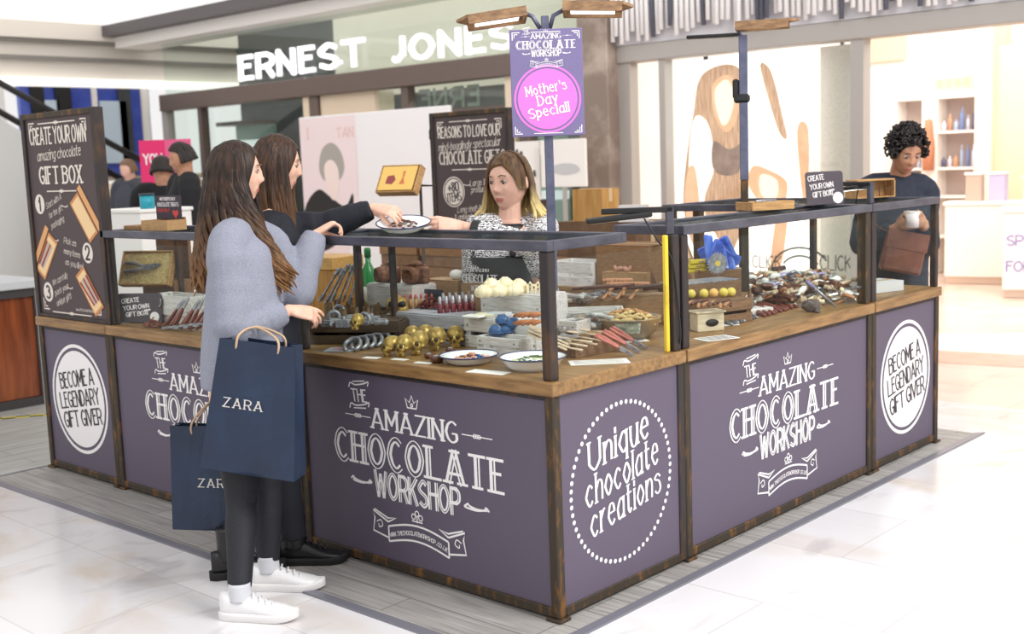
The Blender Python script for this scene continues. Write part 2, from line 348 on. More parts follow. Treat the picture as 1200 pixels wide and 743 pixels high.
# shelves, their posts and the glass screens stand on the counters
w3 = -XJ
shelf(u3, 0, w3, .0, .44, legs=((w3 - .028, .028, m_steel, .042), (w3 - 1.25, .42, m_steel, .026), (.03, .03, m_steel, .04)))
obj('glass_screen', bx(.06, w3 - .06, .02, .026, HC, 1.268), m_glass, u3)
obj('glass_screen', bx(w3 - .026, w3 - .02, .06, YJ - .06, HC, 1.262), m_glass, u3)
post(u3, w3 - .025, YJ - .075, HC, HS - .03, m_yell, .019, 'yellow_post')
post(u3, w3 - .022, YJ - .036, HC, HS - .03, m_steel, .042)
w4 = YK - YJ - .008
shelf(u4, .012, w4, .0, .34, legs=((.025, .025, m_steel, .042), (w4 - .03, .03, m_rust, .05), (w4 - .03, .3, m_steel, .03)))
obj('glass_screen', bx(.06, w4 - .06, .02, .026, HC, 1.262), m_glass, u4)
w5 = YE - YK - .004
shelf(u5, 0, w5, 0, 1.24, legs=((.03, .03, m_steel, .046), (w5 - .022, .022, m_steel, .034), (.03, 1.2, m_darkw, .05), (.3, 1.2, m_darkw, .05), (w5 - .03, 1.2, m_steel, .03)))
obj('glass_screen', bx(.06, w5 - .05, .02, .026, HC, 1.3), m_glass, u5)
obj('glass_screen', bx(w5 - .026, w5 - .02, .05, .75, HC, 1.3), m_glass, u5)
w2 = XJ - X1
shelf(u2, .0, w2 - .02, .0, .44, legs=((.03, .03, m_steel, .04), (.03, .42, m_steel, .03), (w2 - .06, .42, m_steel, .03)))
obj('glass_screen', bx(.06, w2 - .06, .02, .026, HC, 1.268), m_glass, u2)
# back row of the kiosk, seen between the goods
tb = thing('back_counter', 'long low timber counter along the back of the kiosk, piled with crates and cartons', 'counter', (-3.6, 2.36, 0))
obj('worktop', bx(0, 2.3, 0, .82, .804, HC, b=.004), m_top, tb); obj('front_panel', bx(.04, 2.26, .03, .05, .04, .804), mat('teal_board', (66, 84, 92), .6), tb)
for x in (.03, 1.15, 2.27):
    for y in (.04, .78): post(tb, x, y, 0, .804)
# ------------------------------------------------------------------ tall signs
def corner_marks(mb, x0, x1, z0, z1, k):
    for sx, x in ((1, x0), (-1, x1)):
        for sz, z in ((1, z0), (-1, z1)):
            stroke(mb, [(x, z + sz * k), (x, z), (x + sx * k, z)], k * .14); stroke(mb, [(x + sx * .25 * k, z + sz * .7 * k), (x + sx * .25 * k, z + sz * .25 * k), (x + sx * .7 * k, z + sz * .25 * k)], k * .12)
def rule(mb, cx, z, l):
    stroke(mb, [(cx - l / 2, z), (cx + l / 2, z)], .006); ring(mb, cx, z, .008, .006, 8); ring(mb, cx - .016, z, .005, .005, 8); ring(mb, cx + .016, z, .005, .005, 8)
def script(mb, s, x, z, h, fit, rot=.04, al='c'): text(mb, s, x, z, h * .86, .75, .6, slant=.2, gap=1.5, fit=fit * 1.06, rot=rot, align=al)
def tall_sign(label, loc, rz, w, z0, z1, draws):
    t = thing('sign_board', label, 'sign', loc, rz)
    h = z1 - z0
    obj('board', bx(.03, w - .03, .012, .03, .02, h - .02), m_board, t)
    for x in (.018, w - .018): obj('frame_post', bx(x - .018, x + .018, 0, .055, 0, h, b=.003), m_steel, t)
    obj('frame_rail', bx(.036, w - .036, 0, .055, h - .03, h, b=.003), m_rust, t); obj('frame_rail', bx(.036, w - .036, 0, .055, 0, .02, b=.003), m_steel, t)
    for z in (.16, h - .18): obj('hinge', bx(-.02, 0, .01, .04, z, z + .07, b=.004), m_black, t)
    for f, mm, off in draws:
        mb = MB(); mb.M = M4.Translation((0, .0105 - off, 0)) @ FA; f(mb); obj('lettering' if mm is not None and not isinstance(mm, list) else 'picture', mb, mm, t)
    return t
def s1(mb):
    cx = .378
    rule(mb, cx + .0, 1.035, .4); corner_marks(mb, .075, .69, .045, 1.04, .06)
    text(mb, 'CREATE YOUR OWN', cx, .93, .082, 1.5, 1.2, fit=.6, gap=2.)
    script(mb, 'amazing chocolate', cx, .85, .06, .44)
    text(mb, 'GIFT BOX', cx, .722, .085, 1.5, .9, serif=True, fit=.45, gap=2.4)
    rule(mb, cx, .68, .32); rule(mb, cx, .033, .42)
    for i, ln in enumerate(('Start with A', 'for the gift', 'packaging')): script(mb, ln, .285 + .012 * i, .612 - .055 * i, .036, (.17, .15, .14)[i], .3)
    for i, ln in enumerate(('Pick as', 'many items', 'as you like!')): script(mb, ln, .42 + .012 * i, .4 - .058 * i, .036, (.12, .16, .17)[i], -.12)
    for i, ln in enumerate(('We carefully', 'pack your', 'unique gift!')): script(mb, ln, .28 + .012 * i, .2 - .055 * i, .036, (.17, .15, .16)[i], .3)
    for x, z in ((.125, .612), (.6, .361), (.135, .138)): disc(mb, x, z, .053)
    for x, z in ((.4, .6), (.27, .42), (.38, .17)): curl(mb, x - .03, z, .06, .005)
    script(mb, 'www.thechocolateworkshop.co.uk', .56, .052, .02, .25, 0)
def s1n(mb):
    for s, x, z in (('1', .125, .612), ('2', .6, .361), ('3', .135, .138)): text(mb, s, x, z - .033, .066, 1.5, 1.2, serif=False)
def s1b(mb):
    """the printed gift boxes"""
    for cx, cz, kind in ((.575, .545, 0), (.17, .335, 1), (.575, .165, 2)):
        f = -1 if kind == 1 else 1
        q = lambda u, v: (cx + .02 * f + .82 * f * (u * .68 + v * .5), cz + .86 * (-u * .74 + v * .3), .0)
        mb.mi = 0; mb.poly([q(-.16, -.12), q(.16, -.12), q(.16, .1), q(-.16, .1)][::f])
        mb.mi = 1; mb.poly([(x, z, .0004) for x, z, _ in ([q(-.14, -.1), q(.14, -.1), q(.14, .08), q(-.14, .08)][::f])])
        if kind < 2: mb.mi = 3; mb.poly([(x, z, .0006) for x, z, _ in ([q(-.18, .12), q(.16, .12), q(.16, .2), q(-.18, .2)][::f])])
        if kind:
            for k in range(5):
                mb.mi = 2 + 2 * (k % 2); a = -.11 + .05 * k; mb.M = mb.M @ M4.Translation((0, 0, .0003)); stroke(mb, [q(-.1, a * .8)[:2], q(.1, a * .6 + .02)[:2]], .014)
m_pb = [mat('print_tan', (206, 140, 88), .7), mat('print_straw', (240, 208, 158), .7), mat('print_red', (150, 60, 50), .7), mat('print_tan_light', (224, 166, 112), .7), mat('print_grey', (190, 180, 176), .7)]
tall_sign('tall brown sign with numbered gift box steps standing on the left end counter', (X0, 0, HC), 0, X1 - X0 + .03, HC, 1.945, [(s1, m_cream, 0), (s1n, m_ink, .0012), (s1b, m_pb, .0006)])
def s2(mb):
    cx = .365
    rule(mb, cx, 1.03, .36); corner_marks(mb, .07, .67, .05, 1.03, .06)
    text(mb, 'REASONS TO LOVE OUR', cx, .925, .072, 1.5, 1.2, fit=.58, gap=2.)
    script(mb, 'mind-bogglingly spectacular', cx, .845, .062, .55)
    text(mb, 'CHOCOLATE GIFTS', cx + .02, .745, .082, 1.5, .9, serif=True, fit=.61, gap=2.4); rule(mb, cx, .705, .34)
    disc(mb, .205, .555, .088); ring(mb, .205, .555, .1, .008)
    for s, x, z, f in (('Large & unique', .5, .6, .26), ('product range', .5, .555, .24), ('Long shelf-life', .36, .42, .24), ('& ambient storage', .36, .37, .3)): script(mb, s, x, z, .045, f, .06)
    curl(mb, .3, .6, .06, .005); curl(mb, .5, .43, .06, .005)
def s2n(mb):
    text(mb, '+80', .205, .56, .058, 1.5, 1.2, fit=.1, rot=.12); text(mb, 'ITEMS', .212, .492, .058, 1.4, 1.1, fit=.13, rot=.12)
tall_sign('brown sign on reasons to love chocolate gifts, behind the shop assistant', (-3.42, 2.75, HC), 0, .745, HC, 1.95, [(s2, m_cream, 0), (s2n, m_ink, .0012)])
# purple poster on its pole with two wooden lamps
m_pole = mat('pole_steel', (84, 88, 112), .4, .4, (110, 112, 134), 12)
t = thing('poster_stand', 'steel pole holding a purple special offer poster and two wooden lamps', 'poster stand', (-.635, .765, HC), .743)
obj('pole', bx(-.018, .018, -.018, .018, 0, .86, b=.003), m_pole, t); obj('pole', bx(-.016, .016, -.014, .014, .86, 1.33, b=.003), m_pole, t)
obj('base_plate', bx(-.06, .06, -.05, .05, 0, .01, b=.003), m_steel, t)
PW, PZ0, PZ1 = .148, .845, 1.275
pb = obj('poster_board', bx(-PW, PW, -.034, -.024, PZ0, PZ1, b=.002), mat('purple_print', (124, 114, 158), .5, 0, (116, 106, 150), 200), t)
mb = MB(); mb.M = M4.Translation((0, -.0352, 0)) @ FA
logo(mb, .255, 0, PZ0 + .245); corner_marks(mb, -PW + .012, PW - .012, PZ0 + .012, PZ1 - .012, .03)
for z in (PZ0 + .012, PZ1 - .012): stroke(mb, [(-.06, z), (.06, z)], .003)
obj('lettering', mb, m_white, pb)
mb = MB(); mb.M = M4.Translation((0, -.0350, 0)) @ FA; disc(mb, 0, PZ0 + .15, .122); ring(mb, 0, PZ0 + .15, .133, .009); obj('pink_disc', mb, mat('pink_print', (222, 122, 212), .5), pb)
mb = MB(); mb.M = M4.Translation((0, -.0366, 0)) @ FA
for s, dy, f in (("Mother's", .03, .165), ('Day', -.015, .08), ('Special!', -.06, .165)): text(mb, s, -dy * .1, PZ0 + .145 + dy, .038, 1.2, .75, serif=True, fit=f, rot=.16, gap=2.3)
obj('offer_lettering', mb, m_white, pb)
def wood_lamp(t, M, arm):
    mb = MB(); mb.M = M
    mb.prism([(0, -.055), (.24, -.05), (.285, 0), (.24, .05), (0, .055)], .022, .034)
    for q in (((0, -.055), (.24, -.05), (.238, -.042), (0, -.046)), ((0, .046), (.238, .042), (.24, .05), (0, .055)), ((0, -.046), (.012, -.046), (.012, .046), (0, .046))): mb.prism(q, -.006, .022)
    lp = obj('lamp_shade', mb, mat('worn_lamp_wood', (164, 128, 92), .7, 0, (104, 78, 56), 16, (1, 4, 4), 5, .35, .7), t)
    mb = MB(); mb.M = M; mb.box(.03, .21, -.034, .034, .004, .016); obj('led_panel', mb, m_led, lp)
    obj('arm', MB().tube(arm, .009, 8), m_pole, t)
wood_lamp(t, M4.Translation((-.075, 0, 1.325)) @ M4.Rotation(pi + .1, 4, 'Z') @ M4.Rotation(.12, 4, 'Y') @ M4.Rotation(.2, 4, 'X'), [(-.02, 0, 1.28), (-.05, 0, 1.33), (-.085, 0, 1.345)])
wood_lamp(t, M4.Translation((.075, 0, 1.34)) @ M4.Rotation(-.1, 4, 'Z') @ M4.Rotation(.05, 4, 'Y') @ M4.Rotation(-.18, 4, 'X'), [(.02, 0, 1.28), (.035, 0, 1.33), (.085, 0, 1.355)])
t = thing('lamp_post', 'steel lamp post with wooden lamp rising from the long right counter', 'lamp', (-.4, 1.9, HC), .55)
obj('pole', bx(-.018, .018, -.018, .018, .01, .62, b=.003), m_rust, t); obj('pole', bx(-.02, .02, -.02, .02, .62, 1.29, b=.003), m_pole, t); obj('base_plate', bx(-.06, .06, -.05, .05, 0, .01), m_steel, t)
obj('clamp', MB().box(-.045, .03, -.03, .03, .98, 1.02, b=.01).box(-.05, -.02, -.02, .02, 1.0, 1.09, b=.008), m_black, t)
wood_lamp(t, M4.Translation((-.03, 0, 1.315)) @ M4.Rotation(-.1, 4, 'Z'), [(0, 0, 1.27), (-.02, 0, 1.31)])
obj('led_bar', bx(-.26, -.02, -.03, .03, 1.285, 1.3, b=.005), m_black, t)
# small black lamps fixed to the shelf posts, with their cables
def clip_lamp(label, loc, rz, cable):
    t = thing('clip_lamp', label, 'lamp', loc, rz)
    obj('bracket', bx(-.015, .015, -.012, .012, 0, .105, b=.003), m_iron, t); obj('arm', bx(-.26, .012, -.012, .012, .085, .107, b=.003), m_black, t)
    mb = MB(); mb.M = M4.Translation((-.17, 0, .075)) @ M4.Rotation(-.08, 4, 'Y'); mb.box(-.15, .1, -.045, .045, -.012, .008, b=.006); h = obj('lamp_head', mb, m_black, t)
    mb = MB(); mb.M = M4.Translation((-.17, 0, .075)) @ M4.Rotation(-.08, 4, 'Y'); mb.box(-.14, .09, -.038, .038, -.0122, -.0112); obj('led_strip', mb, m_led, h)
    obj('cable', MB().tube(catmull(cable, 6), .0035, 6), m_black, t); return t
clip_lamp('black flat lamp on a steel bracket at the joint of the near right counters', (-.03, YJ - .035, HS - .03), .75, [(-.1, .0, .07), (-.05, -.02, -.02), (0, -.035, -.09), (.02, -.03, -.25), (.03, -.02, -.4), (.01, 0, -.44)])
clip_lamp('black flat lamp on a steel bracket above the right end counter', (-.03, YK + .034, HS), -.5, [(-.1, .0, .07), (-.12, 0, -.05), (-.1, .03, -.2), (-.05, .04, -.33)])
# ------------------------------------------------------------------ the setting
def brick_mat(name, c1, c2, cm, w, h, mortar, rough, vein=None, rotz=0., off=.5, vscale=1.6):
    m = mat(name, c1, rough); nt = m.node_tree; b = nt.nodes['Principled BSDF']
    tc = nt.nodes.new('ShaderNodeTexCoord'); mp = nt.nodes.new('ShaderNodeMapping'); mp.inputs['Rotation'].default_value = (0, 0, rotz)
    k = nt.nodes.new('ShaderNodeTexBrick'); k.offset = off
    for i, v in (('Scale', 1), ('Brick Width', w), ('Row Height', h), ('Mortar Size', mortar), ('Mortar Smooth', .2), ('Bias', 0)): k.inputs[i].default_value = v
    k.inputs['Color1'].default_value = (*lin(c1), 1); k.inputs['Color2'].default_value = (*lin(c2), 1); k.inputs['Mortar'].default_value = (*lin(cm), 1)
    nt.links.new(tc.outputs['Object'], mp.inputs[0]); nt.links.new(mp.outputs[0], k.inputs['Vector'])
    out = k.outputs['Color']
    for (cv, sc, st, lo, hi, amt, dist) in (vein or []):
        n = nt.nodes.new('ShaderNodeTexNoise'); n.inputs['Scale'].default_value = sc; n.inputs['Detail'].default_value = 7; n.inputs['Distortion'].default_value = dist
        m2 = nt.nodes.new('ShaderNodeMapping'); m2.inputs['Scale'].default_value = st; nt.links.new(tc.outputs['Object'], m2.inputs[0]); nt.links.new(m2.outputs[0], n.inputs['Vector'])
        r = nt.nodes.new('ShaderNodeValToRGB'); r.color_ramp.elements[0].position = lo; r.color_ramp.elements[1].position = hi; r.color_ramp.elements[0].color = (0, 0, 0, 1); r.color_ramp.elements[1].color = (amt, amt, amt, 1)
        nt.links.new(n.outputs['Fac'], r.inputs[0])
        x = nt.nodes.new('ShaderNodeMix'); x.data_type = 'RGBA'; x.inputs[7].default_value = (*lin(cv), 1)
        nt.links.new(r.outputs[0], x.inputs[0]); nt.links.new(out, x.inputs[6]); out = x.outputs[2]
    nt.links.new(out, b.inputs['Base Color']); return m
m_marble = brick_mat('marble_floor', (230, 229, 232), (220, 218, 221), (206, 202, 202), .9, .6, .004, .22, [((206, 190, 172), 1.1, (1, 1.6, 1), .5, .75, .8, 1.5), ((176, 170, 172), 1.7, (1.5, .6, 1), .55, .72, .7, 2.)])
m_pink = brick_mat('pink_cast_marble', (236, 214, 200), (228, 200, 186), (206, 180, 168), .9, .6, .004, .2, [((214, 178, 160), 1.3, (1, 1, 1), .5, .75, .7, 1.)])  # tiles tinted pink: the shop light's colour cast is put into the marble
m_plank = brick_mat('grey_planks', (172, 170, 166), (156, 152, 150), (104, 100, 98), 1.2, .15, .003, .5, [((128, 124, 122), 5, (.6, 9, 1), .45, .7, .75, .4), ((204, 202, 200), 4, (.5, 12, 1), .55, .75, .6, .3)])
m_plank2 = brick_mat('grey_planks_across', (176, 178, 174), (164, 164, 160), (112, 108, 106), 1.2, .15, .003, .5, [((134, 132, 130), 5, (9, .6, 1), .45, .7, .75, .4), ((206, 206, 204), 4, (12, .5, 1), .55, .75, .6, .3)], rotz=pi / 2)
def slab(pts, z0, z1): return MB().prism(pts, z0, z1)
struct('floor', slab([(-18, -6), (5, -6), (5, 4.25), (-18, 4.25)], -.1, -.004), m_marble)
struct('floor', slab([(-18, 4.25), (5, 4.25), (5, 15), (-18, 15)], -.1, -.004), m_pink)
struct('floor', slab([(-1.9, 6.7), (-.9, 7.25), (.8, 7.0), (.8, 6.4), (-1.9, 5.95)], -.003, -.002), mat('white_marble_band', (248, 242, 238), .25))
struct('floor', slab([(-1.9, 5.95), (.8, 6.4), (.8, 5.9), (-1.9, 5.35)], -.003, -.002), mat('brown_marble_band', (214, 176, 156), .25, 0, (200, 160, 140), 3))
struct('floor_planks', slab([(-6.6, -.32), (-3.75, -.32), (-3.75, 3.5), (-6.6, 3.5)], -.03, 0), m_plank2)
struct('floor_planks', slab([(-3.75, -.32), (.09, -.32), (-.02, 0), (-3.75, 0)], -.03, 0), m_plank)
struct('floor_planks', slab([(-3.75, 0), (-.02, 0), (.09, -.32), (.09, 3.5), (-3.75, 3.5)], -.03, .0005), m_plank)
m_trim = mat('grey_floor_trim', (130, 130, 140), .4, .3)
struct('trim_1', slab([(-6.6, -.36), (.13, -.36), (.09, -.32), (-6.6, -.32)], -.03, .004), m_trim)
struct('trim_2', slab([(.09, -.32), (.13, -.36), (.13, 3.54), (.09, 3.5)], -.03, .004), m_trim)
struct('trim_3', slab([(-3.78, -.31), (-3.75, -.31), (-3.75, 0), (-3.78, 0)], -.02, .002), m_trim)
# --- jeweller's shop front (left) and open shop (right) share one facade line
YF = 6.73
m_beam = mat('bronze_beam', (112, 98, 92), .35, .3); m_dark = mat('dark_interior', (66, 70, 72), .6, 0, (48, 52, 54), 3); m_creamw = mat('cream_wall', (232, 214, 190), .6)
m_shopg = glass('shop_glass', (245, 250, 247), .05); m_whitew2 = mat('white_wall', (244, 242, 238), .6); m_greyf = mat('grey_frame', (176, 172, 168), .45, .2)
struct('trim_4', bx(-13.2, -5.12, YF - .12, YF + .05, 2.52, 2.76, b=.01), m_beam)
struct('trim_5', bx(-14.0, -3.8, YF - .5, YF + .3, 3.66, 3.82), mat('dark_canopy', (92, 88, 90), .5)); struct('trim_6', bx(-14.0, -3.8, YF - .3, YF + .3, 3.5, 3.66), m_whitew2)
struct('ceiling', bx(-14.2, -3.0, 3.0, 12.0, 3.84, 3.95), mat('ceiling_added_glow', (250, 248, 246), .6, emit=.9))  # ceiling slabs given an added glow so they show blown white
struct('ceiling', bx(-18.0, -14.2, -3.0, 12.0, 3.84, 3.95), mat('ceiling_added_glow', (250, 248, 246), .6, emit=.9))
struct('window_1', bx(-13.2, -5.12, YF, YF + .012, 2.76, 3.5), m_shopg)
struct('wall_fascia', bx(-12.0, -9.85, YF + .5, YF + .6, 2.5, 3.6), mat('slate_fascia', (84, 88, 88), .5)); struct('wall_fascia', bx(-9.85, -5.2, YF + .5, YF + .6, 2.5, 3.6), mat('glowing_pale_fascia', (240, 232, 218), .6, emit=.25))  # pale fascia given a glow in place of light behind the glass
struct('wall_back', bx(-14, -5.0, 8.6, 8.7, 0, 3.6), m_dark)
struct('window_2', bx(-13.2, -9.85, YF, YF + .012, .1, 2.52), m_shopg)
struct('window_3', bx(-8.45, -5.12, YF, YF + .012, .1, 2.52), m_shopg)
struct('wall_pier', bx(-9.55, -8.5, YF - .02, YF + .3, 0, 2.52), m_creamw)
for i, (a, b, m) in enumerate(((-9.86, -9.74, m_creamw), (-9.72, -9.56, m_beam), (-7.98, -7.86, m_beam), (-6.3, -6.18, m_creamw), (-6.1, -5.95, m_beam), (-12.3, -12.2, m_beam), (-13.25, -13.1, m_greyf))):
    struct('trim_%d' % (7 + i), bx(a, b, YF - .06, YF + .06, 0, 2.52), m)
struct('trim_14', bx(-8.45, -5.12, YF - .04, YF + .04, 2.16, 2.22), m_beam)
m_sea = mat('pale_green_board', (150, 170, 160), .5); m_lit = mat('lit_display', (236, 244, 246), .5, emit=.5)
for i, (x, z0, z1, w, lab) in enumerate(((-12.75, 1.0, 2.3, .5, 'pale lit display cabinet nearest the far left corner of the jeweller window'), (-10.6, .9, 1.7, .35, 'small lit display cabinet in the dark jeweller window behind the shoppers'), (-7.0, .5, 2.1, .5, 'pale display cabinet behind the reasons to love sign'), (-5.65, .5, 2.2, .4, 'slim display cabinet beside the marble pillar'))):
    t = thing('display_cabinet', lab, 'cabinet', (x, 7.6, 0)); obj('body', bx(-w, w, 0, .4, 0, z0, b=.01), m_beam, t); obj('backing', bx(-w, w, .36, .4, z0, z1), m_sea, t)
    for k in range(3): obj('lit_shelf', bx(-w, w, .02, .36, z0 + .1 + k * (z1 - z0) / 3, z0 + .2 + k * (z1 - z0) / 3), m_lit, t)
    obj('cornice', bx(-w, w, 0, .4, z1, z1 + .06), m_beam, t)
def thick(mb, d):
    """gives flat lettering (in its own plane) a real thickness"""
    o = MB(); o.M = M4.Identity(4); v = mb.v
    for f in mb.f:
        p = [V(v[i]) for i in f]; n = (p[1] - p[0]).cross(p[2] - p[0])
        if n.length < 1e-12: continue
        n.normalize(); q = [a - n * d for a in p]; k = len(p)
        o.add([tuple(a) for a in p + q], [tuple(range(k)), tuple(range(2 * k - 1, k - 1, -1))] + [(i, k + i, k + (i + 1) % k, (i + 1) % k) for i in range(k)])
    return o
def sign_letters(s, x0, z, h, fit, y, m, label, th=1.5, d=.05):
    mb = MB(); mb.M = M4.Translation((x0, y, 0)) @ FA; text(mb, s, fit / 2, z, h, th, th, fit=fit, gap=2.6)
    return obj('shop_sign', thick(mb, -d), m, label=label, cat='sign')
m_litw = mat('lit_letters', (252, 250, 255), .5, emit=.8)
sign_letters('ERNEST', -11.14, 2.85, .28, 2.55, YF - .06, m_litw, 'word ERNEST in white lit letters on the glass shop fascia')
sign_letters('JONES', -8.05, 2.83, .25, 1.9, YF - .06, m_litw, 'word JONES in white lit letters on the shop fascia by the purple poster')
mb = MB(); mb.M = M4.Translation((-7.75, YF + .06, 0)) @ FA @ M4.Scale(-1, 4, (1, 0, 0)); text(mb, 'ERNE', -.45, 2.26, .2, 1.5, 1.5, fit=.95, gap=2.4); obj('window_lettering', mb, mat('grey_green_reflection', (128, 140, 130), .6), label='backwards grey letters painted as a reflection along the jeweller window top', cat='lettering')  # mirrored letters painted in place of the sign's reflection in the window
# marble pillar
struct('pillar', bx(-5.12, -4.74, YF - .25, YF + .25, 0, 4.2, b=.01), mat('brown_marble', (138, 122, 112), .3, 0, (184, 170, 158), 2.6, (1, 1, 1), 9, .5, .72, 0))
# right hand shop
struct('trim_15', bx(-4.74, 1.0, YF - .1, YF + .1, 2.53, 2.7, b=.01), m_greyf)
for i, (a, b) in enumerate(((-4.74, -4.6), (-4.25, -4.18), (-2.24, -2.12))): struct('trim_%d' % (16 + i), bx(a, b, YF - .07, YF + .07, 0, 2.53), m_greyf)
struct('window_4', bx(-4.6, -2.24, YF, YF + .012, .02, 2.53), glass('bright_shop_glass', (254, 255, 254), .04))
struct('baseboard_front', bx(-4.6, -2.24, YF - .05, YF + .05, 0, .1), m_greyf)
t = thing('slatted_fascia', 'shop fascia of white hanging vertical tubes with dark gaps, top right', 'fascia', (-4.74, YF - .2, 2.7))
obj('backing', bx(0, 5.6, .1, .14, 0, .9), mat('grey_backing', (206, 206, 212), .6), t)
rr = random.Random(3); m_tube = mat('white_tube', (250, 250, 252), .4); mb = MB()
for i in range(96):
    x = .03 + i * .058; l = rr.uniform(.0, .14); mb.mi = 1 if rr.random() < .2 else 0
    mb.tube([(x, .02 + rr.uniform(-.03, .04), l), (x, .02, .9)], .022, 8)
obj('hanging_tubes', mb, [m_tube, mat('slate_tube', (92, 96, 112), .4)], t)
# poster of a long haired woman behind the glass
t = thing('window_poster', 'tall bright poster of a long haired woman in the shop window', 'poster', (-3.45, YF + .1, 0))
obj('board', bx(-.72, .72, 0, .03, .05, 2.5), mat('poster_white', (250, 246, 242), .5, emit=1.0), t)
m_po = [mat('poster_skin', (250, 226, 206), .6, emit=.6), mat('poster_hair', (164, 122, 94), .6, 0, (236, 204, 172), 9, (8, 1, .5), 4, emit=.4), mat('poster_peach', (238, 190, 154), .6, 0, (222, 160, 122), 4, emit=.45), mat('poster_brown_top', (132, 110, 100), .6, 0, (176, 150, 136), 6, emit=.2), mat('poster_pale', (254, 246, 238), .6, emit=.85)]  # print colours of the picture, brown for the top
mb = MB(); mb.M = M4.Translation((0, -.002, 0)) @ FA
def pp(*pts):   # poster points measured on a 1.4 x 2.1 sheet
    return [(-.72 + x * 1.44, .45 + y * 2.05) for x, y in pts]
def blob(i, pts, lay): mb.mi = i; mb.poly([(x, z, .0005 * lay) for x, z in catmull(pp(*pts, pts[0]), 5)[:-1]])
blob(1, [(.2, .92), (.38, .97), (.52, .93), (.55, .75), (.5, .5), (.52, .25), (.4, .08), (.28, .2), (.15, .1), (.05, .3), (.08, .55), (.14, .75)], 1)
blob(4, [(.14, .72), (.26, .7), (.3, .5), (.22, .35), (.26, .2), (.4, .1), (.36, .05), (.2, .12), (.1, .4)], 2)
blob(2, [(.3, .88), (.42, .92), (.5, .84), (.48, .72), (.4, .66), (.31, .74)], 3); blob(0, [(.32, .86), (.41, .9), (.46, .83), (.44, .74), (.38, .69), (.33, .76)], 4)
blob(3, [(.3, .62), (.42, .58), (.52, .6), (.5, .48), (.38, .46), (.29, .5)], 5)
blob(4, [(.55, .98), (.7, .95), (.78, .75), (.92, .6), (.95, .3), (.8, .05), (.6, .02), (.55, .3)], 2)
blob(1, [(.66, .95), (.74, .92), (.82, .72), (.85, .62), (.8, .64), (.74, .75)], 6)
blob(2, [(.6, .5), (.72, .48), (.85, .42), (.8, .3), (.66, .33), (.56, .42)], 6); blob(0, [(.66, .46), (.78, .43), (.76, .34), (.66, .37)], 7)
blob(2, [(.92, .65), (1.0, .66), (1.0, .4), (.97, .3)], 6); blob(2, [(.78, .3), (.85, .28), (.8, .04), (.72, .02)], 6); blob(2, [(.1, .5), (.16, .48), (.18, .25), (.1, .22), (.06, .35)], 6)
obj('picture', mb, m_po, t)
mb = MB(); mb.M = M4.Translation((-2.78, YF - .006, 0)) @ FA
text(mb, 'CLICK', -.33, .53, .11, .8, fit=.3); text(mb, 'CLICK', .37, .53, .13, .8, fit=.3)
for r in (.2, .3): stroke(mb, [(.02 + r * cos(a * pi / 24), .5 + r * .75 * sin(a * pi / 24)) for a in range(4, 25 if r > .25 else 21)], .018)
obj('window_lettering', mb, m_black, label='black CLICK lettering with two arcs on the shop window', cat='lettering')
struct('wall_mesh', bx(-2.72, -2.26, YF + .3, YF + .34, 0, 2.53), mat('grey_mesh', (206, 204, 196), .6, 0, (188, 186, 178), 60))
struct('wall_back', bx(-5.1, 2.5, 12.0, 12.1, 0, 4), m_whitew2); struct('wall_left', bx(-5.1, -5.0, 7.0, 12.0, 0, 4), m_whitew2)
struct('wall_panel', bx(-4.74, -4.12, 11.9, 11.99, 2.72, 3.2), mat('peach_panel', (242, 206, 172), .6))
struct('wall_right', bx(-2.85, 2.4, 11.5, 11.95, 0, 2.75), mat('peach_wall', (246, 216, 184), .6))
struct('trim_20', bx(-3.0, -2.8, 11.4, 11.98, 0, 3.2), mat('pale_peach', (252, 236, 214), .6))
t = thing('wall_plaque', 'small blurred peach plaque on the white wall above the lit shelves', 'plaque', (-3.75, 11.98, 2.3)); obj('plaque_board', bx(0, .5, 0, .02, 0, .16, b=.004), mat('peach_plaque', (246, 216, 190), .6), t)
for k in range(4): obj('raised_block', bx(.04 + .11 * k, .12 + .11 * k, -.008, 0, .03, .13, b=.003), mat('peach_letters', (236, 192, 158), .6), t)
t = thing('shelving_unit', 'white wall shelving stocked with small products behind the curly haired man', 'shelves', (-4.1, 11.6, 0))
obj('carcass', bx(0, 1.18, .34, .38, .3, 2.22).box(0, .03, 0, .36, 0, 2.22).box(1.15, 1.18, 0, .36, 0, 2.22).box(.36, .56, 0, .36, 0, 2.22), mat('white_shelf', (246, 240, 234), .6), t)
for a, b in ((.03, .36), (.56, 1.15)):
    for z in (.45, .95, 1.3, 1.75, 2.18): obj('shelf', bx(a, b, 0, .36, z, z + .03), mat('white_shelf', (246, 240, 234), .6), t)
    obj('backing', bx(a, b, .3, .33, .3, 2.2), mat('taupe_backing', (196, 178, 172), .6), t)
pal = [(120, 140, 190), (210, 220, 240), (90, 90, 120), (236, 226, 236), (200, 150, 120), (170, 190, 220)]
for i in range(22):
    a = .06 + .07 * (i % 4) if i < 8 else .6 + .075 * ((i - 8) % 7); z = (.98, 1.33)[i // 4] if i < 8 else (1.33, 1.78)[(i - 8) // 7]
    w = rr.uniform(.02, .032); h = rr.uniform(.12, .3); c = pal[i % 6]; b = obj('product_bottle', MB().lathe([(w, 0), (w, h * .7), (w * .4, h * .8), (w * .4, h), (.002, h)], 10), mat('product_%d' % (i % 6), c, .4), loc=(-4.1 + a, 11.72, z))
    tag(b, '%s product bottle, %s on the %s shelf of the white wall unit' % (['blue', 'pale', 'dark', 'pinkish', 'tan', 'light blue'][i % 6], ['first', 'second', 'third', 'fourth', 'fifth', 'sixth', 'seventh'][i % 4 if i < 8 else (i - 8) % 7], ['lower left', 'middle left'][i // 4] if i < 8 else ['middle right', 'upper right'][(i - 8) // 7]), 'bottle', 'products on the shop shelves')
